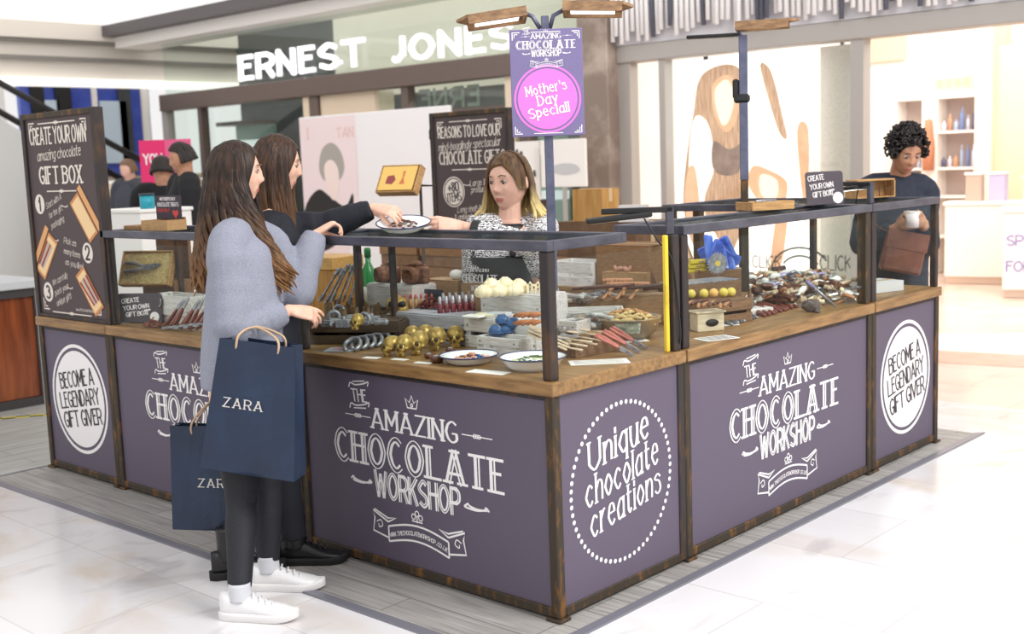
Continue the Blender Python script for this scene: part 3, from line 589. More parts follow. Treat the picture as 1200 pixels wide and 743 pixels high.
b = MB().lathe([(.001, 0), (.07, 0), (.075, .3), (.05, .5), (.045, .62), (.001, .64)], 12); o = obj('display_figure', b, mat('rust_fabric', (206, 138, 104), .6), loc=(-3.63, 11.55, 1.3), label='rust and navy display item on the white pillar between the shelves', cat='display'); 
def shop_counter(label, loc, rz, w, d, h, words):
    t = thing('shop_counter', label, 'counter', loc, rz); obj('body', bx(0, w, 0, d, .08, h - .04, b=.01), mat('white_counter', (248, 240, 234), .5), t); obj('plinth', bx(.02, w - .02, .02, d, 0, .08), mat('beige_plinth', (206, 186, 168), .5), t); obj('counter_top', bx(-.02, w + .02, -.02, d + .02, h - .04, h, b=.005), m_whitew2, t)
    mb = MB(); mb.M = M4.Translation((0, -.003, 0)) @ FA
    for s, x, z, hh in words: text(mb, s, x, z, hh, 1.2, fit=None, align='l', xs=.9)
    if words: obj('lettering', mb, mat('lilac_print', (150, 140, 196), .6), t)
    return t
shop_counter('white shop counter with lilac lettering at the far right edge', (-1.95, 9.5, 0), .35, 1.6, .6, .93, [('SPA', .04, .55, .1), ('&', .2, .42, .1), ('FOR', .04, .28, .1)])
shop_counter('pale shop counter farther back beside the white lettered one', (-3.0, 10.55, 0), .2, .9, .4, .95, [])
for i, (x, y, z, c) in enumerate(((-2.75, 10.8, .95, (200, 176, 160)), (-2.5, 10.85, .95, (190, 186, 220)), (-1.75, 9.8, .93, (244, 236, 226)))):
    t = thing('display_case', ('small tan display box at the left of the pale far counter', 'lilac display box on the pale far counter', 'cream display box on the white lettered counter')[i], 'box', (x, y, z)); obj('body', bx(-.09, .09, -.06, .06, 0, .3, b=.008), mat('display_%d' % i, c, .5), t); obj('lid', bx(-.1, .1, -.07, .07, .3, .33, b=.005), m_whitew2, t)
# --- far left: bulkhead, blue glazing, escalator
struct('wall_left', bx(-14.4, -14.2, -2, 12, 2.98, 3.3), mat('beige_bulkhead', (244, 238, 228), .6)); struct('trim_21', bx(-14.3, -14.1, -2, 12, 3.3, 3.36), mat('grey_shadow_gap', (150, 146, 142), .6)); struct('wall_left', bx(-14.4, -14.15, -2, 12, 3.36, 3.55), mat('beige_bulkhead', (244, 238, 228), .6)); struct('trim_22', bx(-14.3, -14.05, -2, 12, 3.55, 3.6), mat('grey_shadow_gap', (150, 146, 142), .6)); struct('wall_left', bx(-14.4, -14.0, -2, 12, 3.6, 3.84), mat('beige_bulkhead', (244, 238, 228), .6))
struct('trim_23', bx(-14.35, -14.1, -2, 12, 2.94, 3.05), mat('white_lit_cove', (255, 252, 246), .5, emit=.8))
m_blue = mat('blue_glass', (58, 74, 168), .2, 0, (84, 104, 196), 1.4); m_bluel = mat('pale_window', (204, 222, 236), .3)
struct('wall_left', bx(-14.6, -14.5, -2, 4.9, 0, 3), mat('plain_white_wall', (246, 246, 244), .6)); struct('wall_left', bx(-14.6, -14.5, 4.8, 12, 0, 1.6), m_creamw)  # upper stretch in plain white, lower one cream
struct('window_5', bx(-14.55, -14.45, 5.1, 7.2, 1.6, 2.98), m_blue)
for i, (y, w, m) in enumerate(((5.35, .1, m_black), (5.75, .12, m_black), (6.25, .04, m_whitew2), (6.55, .22, m_bluel), (6.75, .1, m_dark), (7.1, .06, m_whitew2), (5.55, .12, m_bluel))): struct('trim_%d' % (24 + i), bx(-14.44, -14.4, y - w, y + w, 1.6 if m != m_bluel else 1.8, 2.98 if m != m_bluel else 2.75), m)
t = thing('escalator', 'escalator with dark handrail rising behind the tall left sign', 'escalator', (-12.8, 0, 0))
obj('balustrade', MB().prism([(2.6, 2.75), (3.6, 2.62), (6.4, .95), (6.4, .2), (2.6, .2)], 0, .1), mat('pale_balustrade', (206, 208, 208), .5), t)
t.children[0].matrix_local = M4(((0, 0, 1, 0), (1, 0, 0, 0), (0, 1, 0, 0), (0, 0, 0, 1)))
obj('handrail', MB().tube([(.05, 3.4, 3.2), (.05, 4.6, 2.55), (.05, 6.0, 1.8), (.05, 6.9, 1.3)], .045, 8), m_black, t); obj('handrail', MB().tube([(-.45, 3.4, 3.0), (-.45, 4.6, 2.3), (-.45, 6.4, 1.3)], .045, 8), m_black, t)
struct('wall_end', bx(-14, -5, 11.9, 12.0, 0, 3.84), m_whitew2)

# --- neighbouring stall at the far left
t = thing('wooden_stall', 'glossy wooden counter of the next stall at the far left edge', 'counter', (-6.6, .2, 0))
obj('wooden_panel', bx(.06, 1.02, .04, .66, .06, .8, b=.004), mat('varnished_wood', (150, 78, 40), .25, 0, (104, 48, 24), 3, (6, 6, .6), 5, coat=.5), t); obj('dark_frame', MB().box(0, 1.05, 0, .05, 0, .84, b=.004).box(0, 1.05, .65, .7, 0, .84, b=.004).box(1.0, 1.05, .05, .65, 0, .06).box(1.0, 1.05, .05, .65, .78, .84), mat('dark_frame', (60, 56, 58), .5), t); obj('grey_top', bx(-.03, 1.08, -.03, .73, .84, .9, b=.006), mat('grey_laminate', (196, 198, 202), .4), t)
obj('white_edge', bx(1.05, 1.07, .66, .72, 0, .9), m_whitew2, t)
t = thing('till_monitor', 'black till monitor on the far left stall', 'monitor', (-5.75, .5, .9), -.3); obj('screen', bx(-.16, .16, -.02, .02, .1, .52, b=.01), m_black, t); obj('stand', bx(-.04, .04, -.03, .05, 0, .2, b=.008), m_black, t); obj('foot', bx(-.12, .12, -.1, .12, 0, .015, b=.005), m_black, t)
t = thing('hazard_tape', 'yellow and black hazard tape along the foot of the far left stall', 'tape', (-5.5, .12, .001), 1.03)
mb = MB(); mk = MB()
for i in range(16):
    (mb if i % 2 else mk).box(-.35 + i * .09, -.26 + i * .09, -.03, .0, 0, .001); (mk if i % 2 else mb).box(-.35 + i * .09, -.26 + i * .09, .0, .03, 0, .001)
obj('yellow_checks', mb, mat('hazard_yellow', (226, 212, 40), .5), t); obj('black_checks', mk, m_black, t)
t = thing('pink_poster', 'hot pink poster board standing far behind the left counter', 'poster', (-7.3, 3.05, 0), .75); obj('board', bx(-.24, .24, 0, .02, 1.0, 1.92), mat('hot_pink', (226, 40, 110), .5), t); obj('pale_half', bx(0, .24, -.002, 0, 1.0, 1.92), mat('mid_pink', (226, 92, 140), .5), t); obj('stand_pole', bx(-.02, .02, .005, .03, 0, 1.0), m_steel, t); obj('base', bx(-.2, .2, -.1, .15, 0, .015), m_steel, t)
mb = MB(); mb.M = M4.Translation((0, -.003, 0)) @ FA; text(mb, 'YOU', -.12, 1.7, .09, 1.4, fit=.17); obj('lettering', mb, m_white, t)
t = thing('white_cabinet', 'low white rounded service desk behind the left counter', 'desk', (-11.2, 4.75, 0), .7); obj('body', MB().prism([(-.9, 0), (.7, 0), (.85, .08), (.9, .25), (.9, .5), (-.9, .5)], .05, 1.5), m_creamw, t); obj('top', bx(-.92, .92, -.02, .52, 1.5, 1.54, b=.01), m_whitew2, t); obj('plinth', bx(-.85, .85, .03, .45, 0, .05), m_beam, t)
# --- white display panel with a portrait print between the shoppers and the brown sign
t = thing('advert_board', 'large white display panel with faded portrait print behind the kiosk', 'display panel', (-9.1, 6.0, 0)); obj('board', bx(0, 2.6, 0, .05, .1, 2.22, b=.01), mat('white_panel', (240, 240, 242), .5), t)
mb = MB(); mb.M = M4.Translation((0, -.003, 0)) @ FA; mb.poly([(.02, .3), (.3, .3)] + [(.3 + .75 * sin(a * pi / 20), .3 + 1.1 * (1 - cos(a * pi / 20))) for a in range(1, 11)] + [(1.05, 2.2), (.02, 2.2)]); obj('print_sheet', mb, mat('pale_pink_print', (240, 224, 226), .6), t)
mb = MB(); mb.M = M4.Translation((0, -.005, 0)) @ FA
for i, (m, q) in enumerate(((m_black, [(.02, 1.1), (.3, 1.35), (.55, 1.25), (.8, 1.15), (.95, 1.3), (.9, .95), (.6, .7), (.3, .6), (.02, .62)]), (mat('print_grey_hair', (170, 166, 160), .6), [(.35, 1.6), (.42, 1.82), (.6, 1.9), (.76, 1.8), (.82, 1.6), (.7, 1.45), (.45, 1.45)]), (mat('print_face', (244, 226, 220), .6), [(.45, 1.62), (.58, 1.7), (.7, 1.6), (.7, 1.38), (.6, 1.22), (.48, 1.35)]))):
    k = MB(); k.M = M4.Translation((0, -.004 - .0006 * i, 0)) @ FA; k.poly([(x, z) for x, z in catmull(q + [q[0]], 4)[:-1]]); obj('portrait_print', k, m, t)
mb = MB(); mb.M = M4.Translation((0, -.0045, 0)) @ FA; text(mb, 'I', .17, 1.96, .12, 1.3, serif=True); text(mb, 'TAN', .86, 1.96, .1, 1.1, fit=.3, serif=True); obj('lettering', mb, mat('faded_red', (232, 196, 190), .6), t)
for x in (.1, 2.5): obj('foot', bx(x - .05, x + .05, -.2, .25, 0, .1, b=.01), m_greyf, t)
t = thing('notice_board', 'white notice board with grey sketch standing in front of the pillar', 'board', (-5.32, 6.1, 0)); obj('board', bx(0, .58, 0, .03, 1.33, 1.8, b=.005), m_paper, t); obj('pole', bx(.27, .31, .005, .03, 0, 1.33), m_greyf, t); obj('base', bx(.1, .48, -.15, .2, 0, .02, b=.005), m_greyf, t); mb = MB(); mb.M = M4.Translation((0, -.003, 0)) @ FA; mb.poly([(x, z) for x, z in catmull([(.1, 1.5), (.25, 1.56), (.45, 1.55), (.5, 1.48), (.3, 1.45), (.1, 1.5)], 4)[:-1]]); obj('sketch', mb, mat('sketch_grey', (196, 198, 200), .7), t)
t = thing('photo_display', 'white photo display with dark figures left of the notice board', 'display', (-5.85, 6.2, 0)); obj('board', bx(0, .42, 0, .03, 1.2, 1.8, b=.004), m_paper, t); obj('plinth', bx(.02, .4, -.02, .2, 0, 1.2, b=.008), m_beam, t)
mb = MB(); mb.M = M4.Translation((0, -.003, 0)) @ FA; rq = random.Random(8)
for i in range(14): x, z, w_ = rq.uniform(.05, .37), rq.uniform(1.25, 1.72), rq.uniform(.015, .04); mb.poly([(x + w_ * cos(a), z + w_ * 1.5 * sin(a), .0002 * i) for a in [q * 1.05 + rq.uniform(0, .4) for q in range(6)]])
obj('printed_figures', mb, m_dark, t)

p = ray(150, 260, 1, 1.25)
t = thing('low_cabinet', 'low white cabinet standing behind the left counter beside the tall sign', 'cabinet', (p.x, 1.25, 0)); obj('body', bx(-.35, .17, 0, .4, .06, p.z + .06, b=.008), m_whitew2, t); obj('plinth', bx(-.33, .15, .03, .38, 0, .06), m_greyf, t); obj('cabinet_top', bx(-.36, .18, -.01, .41, p.z + .06, p.z + .085, b=.004), m_whitew2, t)
t = thing('teal_tin', 'small teal tin on the low white cabinet behind the left counter', 'tin', (p.x + .1, 1.35, p.z + .085)); obj('tin_body', MB().lathe([(.001, 0), (.05, 0), (.05, .09), (.001, .09)], 20), mat('teal_tin', (40, 158, 178), .4), t); obj('lid', MB().lathe([(.001, .09), (.053, .09), (.053, .105), (.001, .105)], 20), mat('dark_teal', (40, 60, 70), .4), t)
# ------------------------------------------------------------------ goods
ORD = ['first', 'second', 'third', 'fourth', 'fifth', 'sixth', 'seventh', 'eighth', 'ninth', 'tenth', 'eleventh', 'twelfth', 'thirteenth', 'fourteenth', 'fifteenth', 'sixteenth', 'seventeenth', 'eighteenth', 'nineteenth', 'twentieth']
def nth(i, n): return 'leftmost' if i == 0 else ('rightmost' if i == n - 1 else ORD[i] + ' from the left')
def P(px, py, z=HC):
    p = ray(px, py, 2, z); return p
def crate(name, label, loc, rz, w, d, h, m, cat='crate', gap=True, group=None):
    mb = MB(); t = .009; b = .002
    for y0, y1 in ((-d / 2, -d / 2 + t), (d / 2 - t, d / 2)):
        if gap and h > .06: mb.box(-w / 2, w / 2, y0, y1, 0, h * .41, b=b); mb.box(-w / 2, w / 2, y0, y1, h * .54, h, b=b)
        else: mb.box(-w / 2, w / 2, y0, y1, 0, h, b=b)
    for x0, x1 in ((-w / 2, -w / 2 + t), (w / 2 - t, w / 2)): mb.box(x0, x1, -d / 2 + t, d / 2 - t, 0, h, b=b)
    mb.box(-w / 2 + t, w / 2 - t, -d / 2 + t, d / 2 - t, 0, .008)
    t_ = thing(name, label, cat, loc, rz, group); obj('slatted_body', mb, m, t_)
    mb = MB()
    for x in (-w / 2 + t + .001, w / 2 - t - .019):
        for y in (-d / 2 + t, d / 2 - t - .018): mb.box(x, x + .018, y, y + .018, .008, h - .004, b=.002)
    obj('corner_blocks', mb, m, t_); mb = MB()
    for x in (-w / 2 + .02, w / 2 - .02):
        for z in (h * .25, h * .75): mb.tube([(x, -d / 2 - .0015, z), (x, -d / 2 + .002, z)], .0035, 8)
    obj('nail_heads', mb, m_iron, t_); return t_
def carton(label, loc, rz, w, d, h, m=None, group=None, tape=True):
    t = thing('cardboard_box', label, 'box', loc, rz, group)
    obj('box_body', bx(-w / 2, w / 2, -d / 2, d / 2, 0, h - .004, b=.003), m or m_card, t)
    obj('lid_flaps', MB().box(-w / 2, w / 2, -d / 2, -.002, h - .004, h, b=.001).box(-w / 2, w / 2, .002, d / 2, h - .004, h, b=.001), m or m_card, t)
    if tape: obj('tape', bx(-w / 2 - .001, w / 2 + .001, -.02, .02, h, h + .0008).box(w / 2, w / 2 + .001, -.02, .02, h * .6, h), mat('packing_tape', (196, 168, 128), .3), t)
    return t
def lay(o, loc, yaw, tilt):
    """lays a long upright piece down pointing along yaw, raised by tilt"""
    o.location = loc; d = V((cos(yaw) * cos(tilt), sin(yaw) * cos(tilt), sin(tilt))); o.rotation_euler = d.to_track_quat('Z', 'Y').to_euler(); return o
# --- step crates on the near counter
crate('wooden_crate', 'dark brown wooden crate at the left of the near counter, grey pieces on it', (-1.335, .3, HC), .5, .42, .2, .095, m_darkw)
crate('wooden_crate', 'whitewashed crate carrying the two chocolate cameras', (-1.4, .62, HC), .0, .31, .19, .215, m_whitew)
crate('wooden_crate', 'long grey washed crate carrying the lipsticks and nail polish', (-1.04, .505, HC), .03, .43, .17, .115, m_greyw)
crate('wooden_crate', 'white crate carrying the cream roses, highest of the white crates', (-.72, .67, HC), .0, .34, .17, .2, m_whitew)
crate('wooden_crate', 'white crate in front of the rose crate, papers and bags lying on it', (-.69, .49, HC), .0, .27, .15, .122, m_whitew)
crate('wooden_crate', 'lowest small white crate holding the blue pieces', (-.53, .345, HC), .0, .22, .1, .075, m_whitew)
crate('wooden_crate', 'light slatted rack holding forks on the short side of the near counter', (-.27, .54, HC), 1.45, .24, .1, .06, m_brownw)
t = thing('wooden_box', 'tall honey coloured wooden box with lid beside the shopper in grey', 'box', (-1.93, .62, HC), .1)
m_honey = mat('honey_wood', (192, 140, 70), .5, 0, (160, 108, 50), 7, (12, 12, 1.2), 5)
obj('box_body', bx(-.12, .12, -.1, .1, 0, .27, b=.003), m_honey, t); obj('lid', bx(-.127, .127, -.107, .107, .27, .33, b=.004), mat('honey_lid', (210, 164, 96), .5, 0, (190, 140, 76), 7, (1.2, 12, 12)), t)
# tops of some crates: a board so goods can stand on them
def board(label, loc, rz, w, d, m):
    c = [o for o in COL.objects if o.get('category') == 'crate' and (o.location - V((loc[0], loc[1], HC))).length < .02][0]
    return obj('crate_lid', bx(-w / 2, w / 2, -d / 2, d / 2, 0, .006, b=.002), m, c, loc=(0, 0, loc[2] - HC))
board('dark board lying on the dark brown crate', (-1.335, .3, HC + .095), .5, .4, .19, m_darkw)
board('white board lying on the crate with the cameras', (-1.4, .62, HC + .215), 0, .3, .18, m_whitew)
board('grey board lying on the long grey crate', (-1.04, .505, HC + .115), .03, .42, .16, m_greyw)
board('white board lying on the rose crate', (-.72, .67, HC + .2), 0, .33, .16, m_whitew)
board('white board lying on the middle white crate', (-.69, .49, HC + .122), 0, .26, .14, m_whitew)
# --- chocolate cameras
def camera_choc(label, loc, rz):
    t = thing('chocolate_camera', label, 'chocolate camera', loc, rz, 'chocolate cameras')
    obj('camera_body', MB().box(-.062, .062, -.022, .022, 0, .078, b=.008).box(-.026, .026, -.022, .02, .076, .1, b=.01), m_cocoa, t)
    obj('grip', MB().box(-.066, -.036, -.034, .0, .004, .074, b=.009), m_cocoa, t)
    mb = MB(); mb.at((.012, -.02, .04), rx=pi / 2); mb.lathe([(.033, 0), (.033, .02), (.036, .022), (.036, .05), (.033, .052), (.033, .062), (.027, .064), (.024, .054), (.001, .052)], 20); obj('lens', mb, m_cocoa, t)
    obj('shutter_dial', MB().at((-.045, 0, .078)).lathe([(.012, 0), (.012, .008), (.001, .009)], 12).at((.045, 0, .078)).lathe([(.01, 0), (.01, .007), (.001, .008)], 12), m_cocoa, t); return t
camera_choc('left brown chocolate camera on the whitewashed crate, lens facing left', (-1.46, .6, HC + .221), -.35)
camera_choc('right brown chocolate camera on the whitewashed crate, lens facing forward', (-1.305, .61, HC + .221), .15)
# --- skulls
def skull(label, loc, rz, m, sc=1.):
    t = thing('chocolate_skull', label, 'chocolate skull', loc, rz, 'gold chocolate skulls'); t.scale = (sc, sc, sc)
    mb = MB(); mb.ball((0, .006, .052), (.034, .041, .034), 18, 12); mb.ball((0, -.022, .034), (.024, .02, .022), 14, 8); mb.box(-.019, .019, -.034, -.008, 0, .02, b=.006)
    for x in (-.027, .027): mb.ball((x, -.016, .034), (.01, .014, .008), 8, 6)
    o = obj('cranium', mb, m, t)
    mb = MB()
    for x in (-.0125, .0125): mb.ball((x, -.0375, .044), (.009, .006, .009), 10, 6)
    obj('eye_sockets', mb, mat('dark_gold', (76, 58, 26), .5, .3), t); obj('nose_hole', MB().ball((0, -.0415, .03), (.005, .004, .007), 8, 6), mat('dark_gold', (76, 58, 26), .5, .3), t)
    mb = MB()
    for i in range(6): mb.ball((-.0125 + .005 * i, -.034, .0155), (.0023, .003, .005), 6, 4)
    obj('teeth', mb, m, t); return t
for i, (px, py, sc, rz) in enumerate(((459, 417, .95, -.3), (474, 417, 1, .2), (491, 415, 1.1, .35), (498, 404, 1., .1), (512, 410, 1.1, .45), (534, 407, 1.05, .7), (483, 404, .95, .2))):
    p = P(px, py); skull('gold dusted chocolate skull on the near counter, %s' % ['leftmost of the front row', 'second from the left of the front row', 'third from the left of the front row', 'behind the fourth front one', 'rightmost of the front row', 'alone at the right by the white crate', 'behind the second front one'][i], (p.x, p.y, HC), rz, m_gold, sc)
p = P(419, 386, HC + .101); skull('small gold chocolate skull on the dark crate', (p.x, p.y, HC + .101), .3, m_gold, .75)
p = P(449, 352, 1.02)
t = thing('chocolate_skull', 'large gold chocolate skull lying with dark eye in front of the camera crate', 'chocolate skull', (-1.28, .46, HC + .1), .6)
obj('cranium', MB().ball((0, 0, .045), (.05, .045, .04), 18, 12).ball((.03, -.03, .03), (.03, .025, .025), 12, 8).box(-.02, .05, -.05, -.01, 0, .02, b=.006), m_gold, t); obj('eye_sockets', MB().ball((.036, -.048, .05), (.018, .01, .015), 12, 8).ball((-.015, -.044, .052), (.014, .008, .013), 12, 8), m_black, t)
obj('wooden_block', bx(-.08, .08, -.05, .05, 0, .1, b=.003), m_whitew, loc=(-1.28, .455, HC), rz=.4, label='small whitewashed block under the large gold skull', cat='block')
# --- row of grey chocolate cuffs and other grey pieces
def cuff(label, loc, rz, ry, m=m_silver):
    t = thing('chocolate_horseshoe', label, 'chocolate horseshoe', loc, rz, 'grey chocolate horseshoes')
    mb = MB(); pts = [(.03 * cos(a), 0, .034 + .034 * sin(a)) for a in [(-60 + 300 * k / 16) * pi / 180 for k in range(17)]]; mb.M = M4.Rotation(ry, 4, 'X'); mb.tube(pts, [.0095] * 17, 10, flat=.8); obj('shoe', mb, m, t)
    mb = MB(); mb.M = M4.Rotation(ry, 4, 'X')
    for k in (3, 6, 10, 13): q = pts[k]; mb.ball((q[0], -.0085, q[2]), (.003, .0015, .003), 6, 4)
    obj('nail_holes', mb, mat('dark_grey_dust', (84, 84, 90), .5), t); return t
for i in range(6):
    px, py = 408 + 8.6 * i, 413 - 1.6 * i; p = P(px, py); cuff('grey chocolate horseshoe leaning in the row on the near counter, %s' % nth(i, 6), (p.x, p.y + .01, HC + .002), .5, -.95); COL.objects[-3].scale = (1.12, 1.12, 1.12)
p = P(395, 411); t = thing('postcard', 'grey leaflet with pink print lying at the front left of the near counter', 'leaflet', (p.x, p.y + .02, HC + .001), .55); obj('sheet', bx(-.06, .06, -.05, .05, 0, .003), mat('grey_card', (176, 184, 196), .6), t); obj('printed_block', bx(-.035, .035, -.025, .03, .003, .0034), mat('pink_card_print', (206, 150, 160), .6), t)
for i, (px, py, rz) in enumerate(((384, 383, .2), (392, 378, 1.), (403, 383, .6), (411, 376, 1.2), (428, 381, .4), (436, 379, .9), (447, 381, .5), (398, 371, .5))):
    z = HC + .101; p = P(px, py, z); t = thing('chocolate_lock', 'grey dusted chocolate piece on the dark crate, %s' % (nth(sorted((384, 392, 403, 411, 428, 436, 447, 398)).index(px), 8)), 'chocolate', (p.x, p.y, z), rz, 'grey chocolates on the dark crate')
    if i % 3 == 0: obj('piece', MB().box(-.03, .03, -.014, .014, 0, .022, b=.006), m_silver, t); obj('ridge', MB().box(-.024, .024, -.008, .008, .021, .027, b=.003), m_silver, t)
    elif i % 3 == 1: obj('piece', MB().tube([(.022 * cos(a), 0, .025 + .022 * sin(a)) for a in [k * pi / 8 for k in range(-2, 11)]], .009, 8), m_silver, t); obj('foot_block', MB().box(-.022, .022, -.012, .012, 0, .018, b=.004), m_silver, t)
    else: obj('piece', MB().prism([(-.03, -.016), (.02, -.018), (.034, 0), (.02, .018), (-.03, .014)], 0, .03), m_silver, t); obj('knob', MB().ball((0, 0, .034), .01, 8, 6), m_silver, t)
# --- chocolate pipes, leaning spanners
m_pipe = mat('dusty_brown', (130, 100, 66), .5, .2, (90, 66, 42), 40)
for i, (px, py, rz) in enumerate(((385, 364, .3), (396, 360, .6), (410, 362, .2), (424, 360, .5), (437, 358, .4), (402, 372, .1), (416, 369, .4), (430, 368, .3), (442, 366, .6))):
    z = HC + .11; p = P(px, py, z); t = thing('chocolate_pipe', 'brown chocolate smoking pipe behind the grey pieces, %s' % nth(sorted((385, 396, 410, 424, 437, 402, 416, 430, 442)).index(px), 9), 'chocolate pipe', (p.x, p.y, HC + .002), rz, 'chocolate pipes')
    obj('bowl', MB().lathe([(.001, 0), (.013, .002), (.019, .02), (.019, .1), (.017, .142), (.013, .142), (.012, .115), (.001, .113)], 14), m_pipe, t); obj('stem', MB().tube(catmull([(.012, 0, .11), (.034, 0, .105), (.05, 0, .125), (.062, 0, .16)], 4), [.008] * 6 + [.006] * 7, 8), m_pipe, t)
def spanner(label, loc, rx, rz, L=.2, m=m_silver, group='silver chocolate spanners', sc=1):
    t = thing('chocolate_spanner', label, 'chocolate spanner', loc, rz, group); t.rotation_euler = (rx, 0, rz)
    h = .5 * L
    obj('handle', MB().box(-.008, .008, -.004, .004, .03, L - .03, b=.003), m, t)
    for z0, f in ((L - .035, 1), (.035, -1)):
        a = [(-.019, 0), (-.014, .03), (-.006, .034), (-.006, .016), (.006, .016), (.006, .034), (.014, .03), (.019, 0), (.008, -.012), (-.008, -.012)]
        mb = MB(); mb.M = M4.Translation((0, .005, z0)) @ M4.Rotation(pi / 2, 4, 'X') @ M4.Diagonal((1, f, 1, 1)); mb.prism(a, 0, .01); obj('jaw', mb, m, t)
    return t
for i in range(6):
    p = ray(374 + 7 * i, 354 + (i % 2) * 3, 1, .41); s_ = spanner('silver chocolate spanner leaning beside the honey box, %s' % nth(i, 6), tuple(p), 0, 0, .2); b_ = ray(396 + 4.5 * i, 318 + 3 * (i % 2), 1, p.y + .04); d_ = b_ - p; lay(s_, tuple(p), math.atan2(d_.y, d_.x), math.atan2(d_.z, math.hypot(d_.x, d_.y)))
t = thing('display_card', 'pale card with faint print standing beside the leaning spanners', 'card', (P(405, 352, HC + .1).x, P(405, 352, HC + .1).y + .04, HC + .05), -.2); obj('card', bx(-.05, .05, 0, .003, 0, .14), mat('pale_card', (206, 206, 208), .6), t); obj('printed_block', bx(-.03, .03, -.0006, 0, .06, .11), mat('pink_card_print', (206, 150, 160), .6), t)
# --- lipsticks and nail polish on the grey crate
zg = HC + .121
m_lipgold = mat('gold_case', (186, 140, 78), .35, .3); m_lipred = [mat('lip_red', (172, 54, 58), .4), mat('lip_coral', (206, 104, 84), .4), mat('lip_pink', (190, 80, 100), .4)]
k = 0
for row in range(2):
    for i in range(8):
        px = 463 + 6.2 * i + row * 2; py = 362 - 3 * row - .15 * i
        p = P(px, py, zg); t = thing('chocolate_lipstick', 'gold cased chocolate lipstick in the %s row on the grey crate, %s' % (('front', 'back')[row], nth(i, 8)), 'lipstick', (p.x, p.y, zg), 0, 'chocolate lipsticks')
        obj('case', MB().lathe([(.0085, 0), (.0085, .03), (.007, .032), (.007, .044), (.001, .044)], 12), m_lipgold, t)
        mb = MB(); mb.lathe([(.0055, .043), (.0055, .054), (.0045, .06), (.001, .065)], 10); obj('tip', mb, m_lipred[(i + row) % 3], t)
m_pol = mat('polish_red', (110, 40, 48), .25, coat=.4); m_cap = mat('polish_cap', (176, 172, 178), .3, .3)
k = 0
for row in range(2):
    for i in range(6):
        px = 516 + 7.6 * i + row * 4; py = 367 - 4.5 * row - .6 * i; p = P(px, py, zg)
        t = thing('nail_polish_bottle', 'dark red polish bottle in the %s row on the grey crate, %s' % (('front', 'back')[row], nth(i, 6)), 'bottle', (p.x, p.y, zg), 0, 'chocolate nail polish bottles')
        obj('bottle', MB().lathe([(.001, 0), (.0115, .001), (.012, .004), (.012, .03), (.009, .036), (.005, .038), (.001, .038)], 14), m_pol, t); obj('cap', MB().lathe([(.0065, .037), (.0075, .04), (.0065, .07), (.001, .071)], 12), m_cap, t)
t = thing('chilli_heap', 'heap of dark red shrivelled chocolate chillies between lipsticks and polish', 'chillies', (P(497, 363, zg).x, P(497, 363, zg).y + .04, zg))
mb = MB(); rr = random.Random(11)
for i in range(70):
    a = rr.uniform(0, 6.28); r = .055 * rr.random() ** .5; h = .045 * (1 - (r / .06) ** 2); c = V((r * cos(a) * 1.2, r * sin(a) * .7, .006 + h * rr.random())); d = V((rr.uniform(-1, 1), rr.uniform(-1, 1), rr.uniform(-.3, .5))) * .014
    mb.tube([c - d, c + V((0, 0, .005)), c + d], [.002, .0045, .0015], 6)
o = obj('chilli_pieces', mb, mat('chilli_red', (120, 46, 44), .45, 0, (88, 28, 30), 50), t, kind='stuff')
carton('left plain cardboard box standing behind the lipsticks', (-1.21, .725, HC), 0, .2, .11, .235)
carton('right plain cardboard box standing behind the polish bottles', (-.99, .725, HC), 0, .2, .11, .225)
t = thing('display_card', 'small dark blue card standing behind the lipsticks', 'card', (-1.2, .6, HC), .1); obj('card', bx(-.06, .06, 0, .004, 0, .2), mat('dark_blue_card', (52, 60, 72), .5), t); obj('printed_line', bx(-.045, -.03, -.0008, 0, .17, .18), m_white, t)
# --- cream roses on the highest white crate
m_rose = mat('white_chocolate', (244, 232, 200), .5, 0, (236, 220, 180), 30)
def rose(label, loc, rz, sc=1.):
    t = thing('chocolate_rose', label, 'chocolate rose', loc, rz, 'cream chocolate roses'); t.scale = (sc,) * 3
    for l, (n, r, zc) in enumerate(((5, .026, .012), (4, .017, .02), (3, .009, .026))):
        mb = MB()
        for k in range(n):
            a = 2 * pi * k / n + l * .6; mb.at((r * cos(a) * .75, r * sin(a) * .75, zc), rz=a); mb.ball((0, 0, 0), (.008 + .002 * (2 - l), .021 - .004 * l, .016 - .002 * l), 10, 6)
        obj('petal_ring', mb, m_rose, t)
    obj('base', MB().lathe([(.001, 0), (.022, 0), (.03, .012), (.02, .02), (.001, .02)], 14), m_rose, t); return t
zr = HC + .206
for i, (px, py, z, sc) in enumerate(((567, 347, zr, 1.25), (585, 346, zr, 1.25), (603, 345, zr, 1.25), (576, 338, zr + .026, 1.15), (592, 337, zr + .026, 1.2), (608, 338, zr + .02, 1.1))):
    p = P(px, py, z); rose('cream white chocolate rose on the highest white crate, %s' % ['front left', 'front middle', 'front right', 'upper left', 'upper middle', 'upper right'][i], (p.x, p.y, z), i, sc)
for i in range(5):
    p = P(617 + 4.5 * i, 344 - (i % 2) * 3, zr); t = thing('chocolate_letter', 'small white chocolate figure with dark gap right of the roses, %s' % nth(i, 5), 'chocolate', (p.x, p.y, zr), .2 * i, 'white chocolate figures'); obj('figure', MB().box(-.011, -.004, -.006, .006, 0, .032, b=.002).box(.004, .011, -.006, .006, 0, .032, b=.002).box(-.005, .005, -.005, .005, .013, .02, b=.002), m_rose, t); obj('head', MB().ball((0, 0, .034), .006, 8, 5), m_rose, t)
